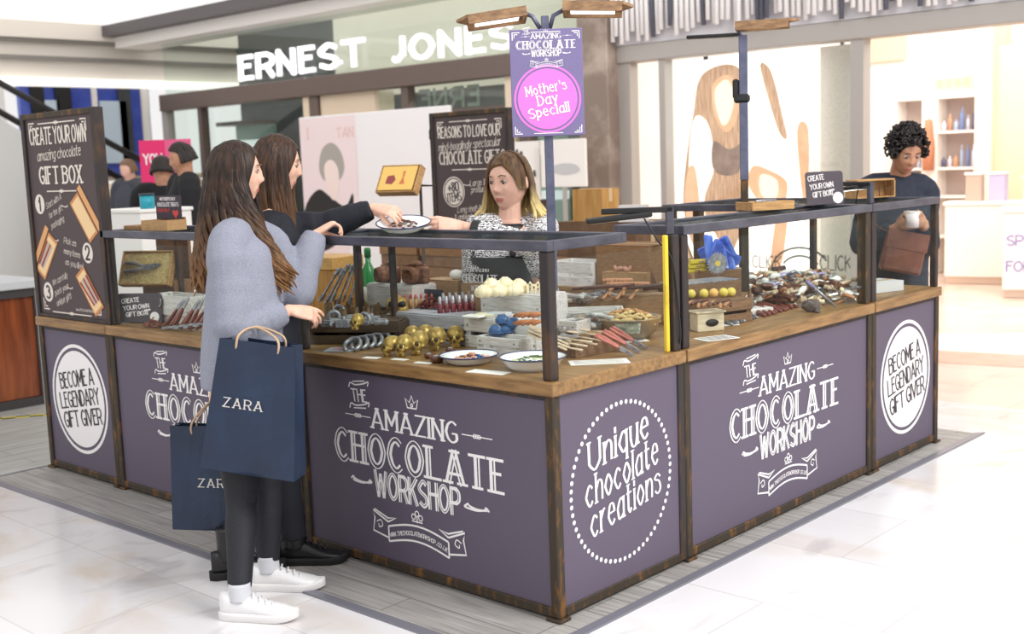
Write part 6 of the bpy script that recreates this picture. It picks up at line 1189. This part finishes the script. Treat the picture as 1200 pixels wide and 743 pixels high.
# ---- shopper in the navy coat ---------------------------------------------------
g2l = V((-1.33, -.27, 0)); g2 = thing('person', 'person with straight brown hair in navy coat reaching over to the enamel plate', 'person', g2l); T2 = M4.Translation(-g2l); f2 = V((.66, .75, 0)); r2 = V((.75, -.66, 0))
hc = D(325, 193, 4.86); Mh2 = frame(hc, (.62, .76, -.2), (0, 0, 1)); nk = D(322, 252, 4.84); shR = D(310, 275, 4.74); shL = D(338, 268, 4.95); elR = D(285, 370, 4.78); wrR = D(250, 455, 4.78); elL = D(380, 266, 4.98); wrL = D(437, 245, 4.95)
pel = D(312, 440, 4.72); ch = D(318, 322, 4.8); hipR = D(300, 470, 4.7); hipL = D(322, 470, 4.76); knR = D(290, 575, 4.72); knL = D(335, 560, 4.76); anR = V((-1.36, -.42, .09)); anL = V((-1.27, -.17, .09))
mb = MB(); mb.M = T2; head_geo(mb, Mh2); limb(mb, [nk - V((0, 0, .03)), nk.lerp(hc, .35), hc - V((0, 0, .05)) - f2 * .02], [.06, .05, .055]); rings(mb, torso_rings(pel, ch, nk, r2, f2, .145, .1)); arm_geo(mb, shR, elR, wrR); arm_geo(mb, shL, elL, wrL); limb(mb, [shR, nk, shL], [.05, .05, .05])
hand_geo(mb, wrL + (wrL - elL).normalized() * .01, D(470, 250, 4.88) - wrL, V((.2, -.4, .9)), 1, fists=[(.45, .5, .35), (.55, .6, .4), (.6, .8, .6), (.7, .9, .7)], thumb=(.15, .9), sc=1.0)
hand_geo(mb, wrR, V((-.15, -.05, -1)), V((-.4, -.9, .1)), 1, curl=(.8, .9, .7), thumb=(.4, .8))
for h, k, a in ((hipR, knR, anR), (hipL, knL, anL)): limb(mb, [h, k, a], [.08, .052, .036])
remesh('body', mb, .0045, [m_skinp, m_lip], g2, 2, paint_face(T2 @ Mh2)); face_parts(g2, T2 @ Mh2 @ M4.Translation((0, -.0025, 0)), .003)
m_coat = mat('navy_cloth', (24, 27, 40), .8, 0, (18, 20, 31), 60)
mb = MB(); mb.M = T2; rings(mb, [(D(313, 468, 4.72), r2 * .18, f2 * .14), (pel, r2 * .175, f2 * .135), (D(316, 380, 4.77), r2 * .165, f2 * .125), (ch, r2 * .17, f2 * .13), (ch.lerp(nk, .5), r2 * .16, f2 * .115), (nk - V((0, 0, .04)), r2 * .115, f2 * .09), (nk + V((0, 0, .015)), r2 * .07, f2 * .07)])
limb(mb, [nk - V((0, 0, .04)), shR, shR.lerp(elR, .5), elR, wrR - (wrR - elR) * .06], [.07, .072, .064, .06, .046], fold=.05, seed=13); limb(mb, [nk - V((0, 0, .04)), shL, shL.lerp(elL, .55), elL, elL.lerp(wrL, .5), wrL - (wrL - elL) * .03], [.07, .074, .07, .066, .058, .044], fold=.06, seed=14)
remesh('coat', mb, .009, m_coat, g2, 3)
mb = MB(); mb.M = T2; rings(mb, [(D(312, 490, 4.72), r2 * .14, f2 * .11), (pel, r2 * .15, f2 * .115)])
for h, k, a, sd in ((hipR, knR, anR, 15), (hipL, knL, anL, 16)): limb(mb, [h, h.lerp(k, .5), k, a + V((0, 0, .02))], [.09, .08, .062, .05], fold=.03, seed=sd)
remesh('trousers', mb, .009, mat('dark_navy_trousers', (26, 28, 38), .75), g2, 3)
m_boot = mat('black_leather', (24, 23, 25), .4)
for a, d in ((anR, (.5, .86)), (anL, (.74, .67))):
    shoe(g2, V((a.x, a.y, 0 if a is anL else -.003)) - V((d[0], d[1], 0)) * .075, d, m_boot, mat('black_rubber', (18, 18, 19), .7), .285, 'boot', .1, m_boot)
    mb = MB(); mb.M = T2; limb(mb, [a + V((0, 0, -.02)), a + V((0, 0, .06)), a + V((0, 0, .11))], [.05, .05, .052]); obj('boot_shaft', mb, m_boot, g2)
mb = MB(); mb.M = T2; hair_cap(mb, Mh2, (1.06, 1.05, 1.05), .5, -.07)
strands(mb, Mh2, lambda u, g: (g.uniform(1.2, 5.2), g.uniform(.1, 1.5)), 160, 15, .3, .004, .0115, lambda f, o, t: o * (.02 * f))
strands(mb, Mh2, lambda u, g: (g.uniform(1.2, 1.9), g.uniform(.1, 1.3)), 50, 18, .34, .004, .011, lambda f, o, t: o * (.01 * f) + f2 * .03 * f)
obj('hair', mb, hair_mat('brown_straight_hair', (30, 19, 13), (80, 52, 34), (112, 78, 46), 1.25, 1.55), g2)

# ---- shop assistant -------------------------------------------------------------
vl = V((-1.12, 1.06, 0)); g3 = thing('person', 'person with blond tipped bob in patterned knit behind the counter', 'person', vl); T3 = M4.Translation(-vl); f3 = V((.1, -.99, 0)).normalized(); r3 = V((-.99, -.1, 0)).normalized()
hc = D(597, 213, 5.17); Mh3 = frame(hc, (.1, -.98, -.1), (.0, 0, 1)) @ M4.Scale(1.08, 4); nk = D(598, 262, 5.2); shR = D(560, 268, 5.2); shL = D(636, 266, 5.2); elL = D(632, 288, 4.93); wrL = D(543, 266, 4.96); elR = shR + r3 * .04 - V((0, 0, .27)); wrR = elR + f3 * .05 - V((0, 0, .22))
pel = V((vl.x + .02, vl.y + .06, .86)); ch = nk - V((0, 0, .2)) + f3 * .0; ch.z = 1.14
mb = MB(); mb.M = T3; head_geo(mb, Mh3); limb(mb, [nk - V((0, 0, .05)), nk.lerp(hc, .4), hc - V((0, 0, .05)) - f3 * .015], [.06, .049, .054]); rings(mb, torso_rings(pel, ch, nk, r3, f3, .15, .1)); arm_geo(mb, shR, elR, wrR); arm_geo(mb, shL, elL, wrL); limb(mb, [shR, nk - V((0, 0, .02)), shL], [.048, .05, .048])
hand_geo(mb, wrL + (wrL - elL).normalized() * .015, D(505, 263, 4.93) - wrL, V((.35, -.62, .5)), 1, fists=[(.15, .25, .2), (.35, .3, .2), (.5, .35, .2), (.6, .4, .3)], thumb=(.35, -.1), sc=1.)
hand_geo(mb, wrR, f3 + V((0, 0, -.2)), V((0, -.1, 1)), -1)
for s in (-1, 1): limb(mb, [pel + r3 * .08 * s, pel + r3 * .085 * s + f3 * .02 - V((0, 0, .38)), V((pel.x, pel.y, .09)) + r3 * .09 * s], [.085, .055, .038])
remesh('body', mb, .004, [m_skin, m_lip], g3, 2, paint_face(T3 @ Mh3)); face_parts(g3, T3 @ Mh3, .003, (110, 80, 58))
m_chev = mat('speckled_knit', (238, 238, 240), .9, 0, (28, 28, 34), 1, lo=.42, hi=.5)
nt = m_chev.node_tree; w = [n for n in nt.nodes if n.type == 'TEX_NOISE'][0]; rp = [n for n in nt.nodes if n.type == 'VALTORGB'][0]; mp = [n for n in nt.nodes if n.type == 'MAPPING'][0]
wv = nt.nodes.new('ShaderNodeTexWave'); wv.bands_direction = 'Z'; wv.inputs['Scale'].default_value = 34; wv.inputs['Distortion'].default_value = 9; wv.inputs['Detail'].default_value = 2; wv.inputs['Detail Scale'].default_value = 3.2; nt.links.new(mp.outputs[0], wv.inputs['Vector']); nt.links.new(wv.outputs['Fac'], rp.inputs[0]); rp.color_ramp.elements[0].position = .5; rp.color_ramp.elements[1].position = .62
mb = MB(); mb.M = T3; rings(mb, [(pel - V((0, 0, .04)), r3 * .17, f3 * .13), (pel + V((0, 0, .1)), r3 * .165, f3 * .125), (ch, r3 * .17, f3 * .13), (ch.lerp(nk, .5), r3 * .165, f3 * .11), (ch.lerp(nk, .82), r3 * .118, f3 * .088), (nk - V((0, 0, .022)), r3 * .085, f3 * .08)])
limb(mb, [nk - V((0, 0, .05)), shL, shL.lerp(elL, .55), elL, elL.lerp(wrL, .4), elL.lerp(wrL, .84)], [.066, .068, .06, .054, .05, .042], fold=.05, seed=23); limb(mb, [nk - V((0, 0, .05)), shR, shR.lerp(elR, .55), elR, wrR], [.066, .068, .06, .054, .042], fold=.04, seed=24)
remesh('sweater', mb, .008, m_chev, g3, 3)
mb = MB(); mb.M = T3; rings(mb, [(nk - V((0, 0, .05)), r3 * .095, f3 * .09), (nk - V((0, 0, .015)), r3 * .084, f3 * .084), (nk + V((0, 0, .002)), r3 * .07, f3 * .073)]); obj('undershirt', mb, m_black, g3)
mb = MB(); mb.M = T3; limb(mb, [elL.lerp(wrL, .8), elL.lerp(wrL, .9)], [.044, .04]); obj('cuff', mb, m_black, g3)
mb = MB(); mb.M = T3; rg = []
for z, wd, dd in ((.5, .19, .2), (.9, .188, .192), (1.05, .175, .19), (1.2, .15, .186)):
    c = pel.lerp(ch, (z - pel.z) / (ch.z - pel.z)); rg.append([tuple(c + r3 * wd * sin(a) + f3 * (dd * cos(a) + dz)) for dz, aa in ((0, [(-1.1 + 2.2 * q / 14) for q in range(15)]), (-.006, [(1.1 - 2.2 * q / 14) for q in range(15)])) for a in aa])
mb.loft(rg); ap = obj('apron', mb, mat('charcoal_apron', (52, 54, 58), .8, 0, (44, 46, 50), 80), g3)
mb = MB(); mb.M = T3
for s in (-1, 1): mb.tube([V((ch.x, ch.y, 1.2)) + r3 * .11 * s + f3 * .14, ch.lerp(nk, .6) + r3 * .085 * s + f3 * .1, nk + r3 * .06 * s + f3 * .02, nk + r3 * .03 * s - f3 * .065], .012, 8, flat=.5)
obj('apron_strap', mb, mat('strap_grey', (84, 82, 84), .8), g3)
mb = MB(); mb.M = T3 @ frame(V((pel.x, pel.y, 1.0)) + f3 * .165, -f3, (0, 0, 1)) @ FA
mb.M = T3 @ M4(((-r3.x, 0, f3.x, ch.x + f3.x * .194), (-r3.y, 0, f3.y, ch.y + f3.y * .194), (0, 1, 0, 0), (0, 0, 0, 1)))
text(mb, 'AMAZING', -.03, 1.135, .026, 1.3, .8, serif=True, fit=.1); text(mb, 'CHOCOLATE', -.03, 1.085, .036, 1.4, .8, serif=True, fit=.19); text(mb, 'WORKSHOP', -.03, 1.05, .024, 1.2, fit=.1); obj('lettering', mb, m_white, ap)
mb = MB(); mb.M = T3; rings(mb, [(pel - V((0, 0, .1)), r3 * .15, f3 * .115), (pel + V((0, 0, .04)), r3 * .15, f3 * .115)])
for s in (-1, 1): limb(mb, [pel + r3 * .08 * s, pel + r3 * .085 * s - V((0, 0, .38)), V((pel.x, pel.y, .1)) + r3 * .09 * s], [.095, .066, .05])
remesh('trousers', mb, .011, m_denim, g3, 2)
for s in (-1, 1): shoe(g3, V((pel.x, pel.y, 0)) + r3 * .09 * s - f3 * .07, (f3.x, f3.y), m_boot, m_boot, .25)
mb = MB(); mb.M = T3; hair_cap(mb, Mh3, (1.06, 1.05, 1.05), .42, -.03)
strands(mb, Mh3, lambda u, g: (g.choice((g.uniform(.95, 3.1), g.uniform(3.1, 4.5))), g.uniform(.1, 1.5)), 170, 25, .16, .005, .0095, lambda f, o, t: o * (.012 * f + .055 * f ** 3))
obj('hair', mb, hair_mat('ombre_bob_hair', (70, 50, 34), (122, 92, 62), (226, 204, 142), 1.37, 1.5), g3)

# ---- plate held over the shelf
pc = D(473, 264, 4.9); hp = plate('enamel plate of dark chocolates held out over the near shelf', tuple(pc - V((0, 0, .012))), .113, .03, tilt=(.0, 0)); hp.rotation_euler = (.15, .14, 0)
hp.location.z -= .004
pieces('chocolate_piece', lambda i: 'small dark chocolate piece on the plate held over the shelf', [m_tool[4], m_choc, mat('grey_choc', (120, 108, 98), .6)], 22, (pc.x - .0, pc.y), .058, pc.z - .006, .015, 'chocolate', 'pieces on the held plate')
for o in list(COL.objects):
    if o.get('group') == 'pieces on the held plate': o.location.z -= .2 * ((o.location.x - pc.x) * .68 - (o.location.y - pc.y) * .73) + .002

# ---- paper carrier bags
m_bag = mat('navy_paper', (28, 46, 74), .5, 0, (22, 38, 62), 5, bump=.25)
def carrier(label, M, loc, w, h, d, tx, tz, hand, fold=0.):
    t = thing('paper_carrier_bag', label, 'bag', loc); T = M4.Translation(-V(loc)) @ M; g = random.Random(6); mb = MB(); mb.M = T; e = .0025; nx, nz = 8, 10
    def wall(fn):
        P_ = [[fn(i / nx, k / nz) for i in range(nx + 1)] for k in range(nz + 1)]; q = [p for r_ in P_ for p in r_]; mb.add(q, [(k * (nx + 1) + i, k * (nx + 1) + i + 1, (k + 1) * (nx + 1) + i + 1, (k + 1) * (nx + 1) + i) for k in range(nz) for i in range(nx)], False)
    bul = lambda u, v: .012 * sin(pi * u) * sin(pi * v) + .006 * sin(9 * u + 7 * v) * sin(pi * u)
    for s in (-1, 1):
        wall(lambda u, v: (w * (u - .5) * (1 - fold * v), s * (d / 2 * (1 - .45 * v) + bul(u, v)), -h * (1 - v))); wall(lambda u, v: (s * w / 2 * (1 - fold * v) - s * .03 * sin(pi * u) * v, d * (u - .5) * (1 - .45 * v), -h * (1 - v)))
    wall(lambda u, v: (w * (u - .5), d * (v - .5), -h)); o = obj('bag_body', mb, m_bag, t); so = o.modifiers.new('s', 'SOLIDIFY'); so.thickness = .002; so.offset = -1
    for s in (-1, 1):
        mb = MB(); mb.M = T; mb.tube(catmull([(-w * .22, s * d * .28, -.04), (-w * .2, s * d * .26, .02), (hand[0], s * .008 + hand[1], hand[2]), (w * .2, s * d * .26, .02), (w * .22, s * d * .28, -.04)], 5), .0045, 6); obj('handle', mb, mat('paper_cord', (196, 168, 140), .7), t)
    mb = MB(); mb.M = T @ M4.Translation((0, -d / 2 * (1 - .45 * (1 + tz / h)) - .0175, tz)) @ M4.Rotation(-.055, 4, 'X') @ FA; text(mb, 'ZARA', tx, 0, .033, 1.2, .7, serif=True, fit=.145, gap=3.4); obj('lettering', mb, mat('silver_letters', (206, 200, 196), .5), t); return t
b1 = D(306, 400, 4.24); Mb1 = frame(b1, (-.52, .85, 0), (0, 0, 1)); Mb1 = Mb1 @ M4.Rotation(.13, 4, 'Y')
carrier('navy paper carrier bag hanging from the forearm of the shopper in grey', Mb1, tuple(b1 - V((0, 0, .48))), .36, .48, .12, -.03, -.24, (-.04, .05, .04), .2)
b2 = D(248, 498, 4.72); Mb2 = frame(b2, (-.55, .83, 0), (0, 0, 1)) @ M4.Rotation(.02, 4, 'Y')
carrier('lower navy paper carrier bag partly hidden behind the larger one', Mb2, tuple(b2 - V((0, 0, .42))), .33, .42, .1, .03, -.24, (.01, .03, .1))

# ---- curly haired man beyond the right end --------------------------------------
ml = V((-.33, 3.62, 0)); g4 = thing('person', 'person with dark curly hair in navy jacket holding a white cup beyond the right end', 'person', ml); T4 = M4.Translation(-ml); f4 = V((.72, -.69, 0)); r4 = V((-.69, -.72, 0))
hc = D(1061, 178, 6.72); Mh4 = frame(hc, (.72, -.6, -.5), (0, 0, 1)) @ M4.Scale(1.06, 4); nk = D(1053, 209, 6.85); shR = D(1021, 221, 6.88); shL = D(1083, 223, 6.84); elR = D(1010, 288, 6.78); elL = D(1088, 288, 6.76); wrR = D(1052, 266, 6.6); wrL = D(1082, 262, 6.6); pel = D(1052, 345, 6.86); ch = D(1052, 268, 6.85)
mb = MB(); mb.M = T4; head_geo(mb, Mh4, 1.03); limb(mb, [nk - V((0, 0, .04)), nk.lerp(hc, .4), hc - V((0, 0, .05)) - f4 * .02], [.066, .058, .06]); rings(mb, torso_rings(pel, ch, nk, r4, f4, .165, .115)); arm_geo(mb, shR, elR, wrR, 1.1); arm_geo(mb, shL, elL, wrL, 1.1); limb(mb, [shR, nk - V((0, 0, .03)), shL], [.055, .055, .055])
hand_geo(mb, wrR, D(1068, 262, 6.53) - wrR, V((.4, -.6, -.5)), -1, curl=(.4, .5, .4), sc=1.05); hand_geo(mb, wrL, D(1070, 262, 6.53) - wrL, V((.6, -.2, -.6)), 1, curl=(.4, .5, .4), sc=1.05)
for s in (-1, 1): limb(mb, [pel + r4 * .09 * s, V((pel.x, pel.y, .5)) + r4 * .09 * s + f4 * .02, V((pel.x, pel.y, .09)) + r4 * .1 * s], [.09, .06, .042])
remesh('body', mb, .006, [m_skint, m_lip], g4, 2, paint_face(T4 @ Mh4)); face_parts(g4, T4 @ Mh4 @ M4.Translation((0, -.0025, 0)), .004, (30, 26, 24))
mb = MB(); mb.M = T4; rings(mb, [(pel - V((0, 0, .08)), r4 * .18, f4 * .14), (pel + V((0, 0, .1)), r4 * .17, f4 * .135), (ch, r4 * .18, f4 * .13), (ch.lerp(nk, .55), r4 * .175, f4 * .12), (ch.lerp(nk, .88), r4 * .12, f4 * .1), (nk + V((0, 0, .02)), r4 * .08, f4 * .08)])
limb(mb, [nk - V((0, 0, .05)), shR, shR.lerp(elR, .5), elR, elR.lerp(wrR, .5), elR.lerp(wrR, .84)], [.08, .08, .07, .064, .056, .046], fold=.06, seed=33); limb(mb, [nk - V((0, 0, .05)), shL, shL.lerp(elL, .5), elL, elL.lerp(wrL, .5), elL.lerp(wrL, .84)], [.08, .08, .07, .064, .056, .046], fold=.06, seed=34)
remesh('jacket', mb, .011, mat('navy_jacket', (34, 42, 58), .8, 0, (26, 33, 48), 30), g4, 3)
mb = MB(); mb.M = T4; rings(mb, [(pel - V((0, 0, .14)), r4 * .17, f4 * .13), (pel, r4 * .17, f4 * .13)])
for s in (-1, 1): limb(mb, [pel + r4 * .09 * s, V((pel.x, pel.y, .5)) + r4 * .095 * s, V((pel.x, pel.y, .1)) + r4 * .1 * s], [.105, .08, .062])
remesh('trousers', mb, .012, m_denim, g4, 2)
for s in (-1, 1): shoe(g4, V((pel.x, pel.y, -.003)) + r4 * .1 * s - f4 * .08, (f4.x, f4.y), m_boot, m_boot, .29)
mb = MB(); mb.M = T4; g = random.Random(2)
hair_cap(mb, Mh4, (1.12, 1.05, 1.1), .45, -.02)
for i in range(230):
    t = g.uniform(.75, 5.5) if g.random() < .8 else g.uniform(0, 6.28); el = g.uniform(-.1, 1.5) if .9 < t < 5.4 else g.uniform(.75, 1.5); x, y, z = cos(el) * sin(t), cos(el) * cos(t), sin(el); p = V((x * .098, y * .112, z * .135 + .008)); M0 = mb.M; mb.M = T4 @ Mh4 @ M4.Translation(p) @ M4.Rotation(g.uniform(0, 6), 4, (g.uniform(-1, 1), g.uniform(-1, 1), g.uniform(-1, 1)))
    mb.tube([(.014 * cos(a), .014 * sin(a), .004 * a) for a in [q * .9 for q in range(8)]], .0062, 5); mb.M = M0
obj('hair', mb, mat('black_curls', (36, 28, 26), .6, 0, (24, 19, 18), 40), g4)
cc = D(1069, 258, 6.53); t = thing('white_cup', 'small white cup held by the curly haired person', 'cup', tuple(cc - V((0, 0, .04)))); obj('cup_wall', MB().lathe([(.001, 0), (.034, 0), (.044, .085), (.041, .085), (.031, .005), (.001, .005)], 20), mat('pinkish_paper', (236, 222, 224), .6), t); obj('rim', MB().tube([(.043 * cos(a), .043 * sin(a), .086) for a in [2 * pi * q / 24 for q in range(25)]], .003, 6, caps=False), m_paper, t)
bb = D(1064, 272, 6.6); t = thing('shoulder_bag', 'tan leather shoulder bag hanging in front of the curly haired person', 'bag', tuple(bb - V((0, 0, .22)))); Tb = M4.Translation(-(bb - V((0, 0, .22)))) @ frame(bb, (-.66, .75, 0), (0, 0, 1)) @ M4.Rotation(.22, 4, 'Y')
m_tan = mat('tan_leather', (122, 68, 50), .5, 0, (100, 54, 40), 12, bump=.1); mb = MB(); mb.M = Tb; mb.box(-.115, .115, -.035, .035, -.23, 0, b=.015); obj('bag_body', mb, m_tan, t); mb = MB(); mb.M = Tb; mb.box(-.117, .117, -.039, -.034, -.1, .004, b=.002); obj('flap', mb, m_tan, t)
mb = MB(); mb.M = M4.Translation(-(bb - V((0, 0, .22)))); mb.tube(catmull([bb + RT * -.11, D(1026, 262, 6.62), D(1020, 240, 6.68), D(1034, 212, 6.82)], 5), .008, 8, flat=.4); obj('strap', mb, m_tan, t)

# ---- blurred passers-by at the left ---------------------------------------------
def passer(label, px, py_head, t_, fdir, top, hairm, skinm, sc=1., sit=0., hs=1.):
    hc = D(px, py_head, t_); gl_ = V((hc.x, hc.y, 0)); g = thing('person', label, 'person', gl_); T = M4.Translation(-gl_); f = V((fdir[0], fdir[1], 0)).normalized(); r = V((f.y, -f.x, 0)); H = hc.z
    Mh = frame(hc, f + V((0, 0, -.25)), (0, 0, 1)); z = lambda q: V((gl_.x, gl_.y, q * H)); nk = z(.915) - f * .02; shR = z(.885) + r * .18; shL = z(.885) - r * .18; elR = z(.68) + r * .22 + f * .06; elL = z(.68) - r * .22 + f * .06; wrR = z(.62) + r * .1 + f * .26; wrL = z(.62) - r * .1 + f * .26; pel = z(.55); ch = z(.76)
    mb = MB(); mb.M = T; head_geo(mb, Mh, 1.03); limb(mb, [nk - V((0, 0, .03)), hc - V((0, 0, .05)) - f * .02], [.06, .058]); rings(mb, torso_rings(pel, ch, nk, r, f, .16, .11)); arm_geo(mb, shR, elR, wrR); arm_geo(mb, shL, elL, wrL); limb(mb, [shR, nk - V((0, 0, .03)), shL], [.05, .055, .05]); hand_geo(mb, wrR, f + V((0, 0, -.2)), V((0, 0, 1)), -1); hand_geo(mb, wrL, f + V((0, 0, -.2)), V((0, 0, 1)), 1)
    for s in (-1, 1): limb(mb, [pel + r * .09 * s, z(.28) + r * .09 * s, V((gl_.x, gl_.y, .09)) + r * .1 * s], [.09, .058, .04])
    remesh('body', mb, .009, [skinm, m_lip], g, 2, paint_face(T @ Mh))
    mb = MB(); mb.M = T; rings(mb, [(pel - V((0, 0, .06)), r * .19, f * .145), (ch, r * .195, f * .145), (ch.lerp(nk, .55), r * .185, f * .125), (ch.lerp(nk, .9), r * .11, f * .09), (nk + V((0, 0, .02)), r * .075, f * .075)]); limb(mb, [nk - V((0, 0, .05)), shR, elR, elR.lerp(wrR, .85)], [.075, .08, .068, .05], fold=.05, seed=41); limb(mb, [nk - V((0, 0, .05)), shL, elL, elL.lerp(wrL, .85)], [.075, .08, .068, .05], fold=.05, seed=42)
    remesh('top', mb, .014, top, g, 2)
    mb = MB(); mb.M = T; rings(mb, [(pel - V((0, 0, .12)), r * .165, f * .125), (pel, r * .165, f * .125)])
    for s in (-1, 1): limb(mb, [pel + r * .09 * s, z(.28) + r * .095 * s, V((gl_.x, gl_.y, .1)) + r * .1 * s], [.1, .075, .06])
    remesh('trousers', mb, .016, m_denim, g, 2)
    for s in (-1, 1): shoe(g, V((gl_.x, gl_.y, -.003)) + r * .1 * s - f * .08, (f.x, f.y), m_boot, m_boot, .27)
    mb = MB(); mb.M = T; hair_cap(mb, Mh, (1.06 * hs, 1.05 * hs, 1.08 * hs), .3, .03); strands(mb, Mh, lambda u, q: (q.uniform(1.3, 5.0), q.uniform(.3, 1.45)), 70, 51, .012, .003, .012, lambda f_, o, t__: o * 0); obj('hair', mb, hairm, g); return g
m_bk = mat('black_top', (26, 26, 30), .85); m_dh = mat('dark_hair', (38, 30, 27), .6)
passer('taller dark haired person in black by the pink poster', 213, 186, 9., (-.3, -.95), m_bk, m_dh, m_skint, hs=1.05)
passer('shorter dark haired person in black turned away, by the pink poster', 190, 200, 9.6, (-.6, .5), m_bk, m_dh, m_skint)
passer('person in dark grey jacket with short fair hair, far beyond the tall left sign', 150, 199, 13.5, (.2, -.95), mat('dark_grey_jacket', (62, 66, 76), .8), mat('fair_hair', (120, 92, 70), .6), m_skin)
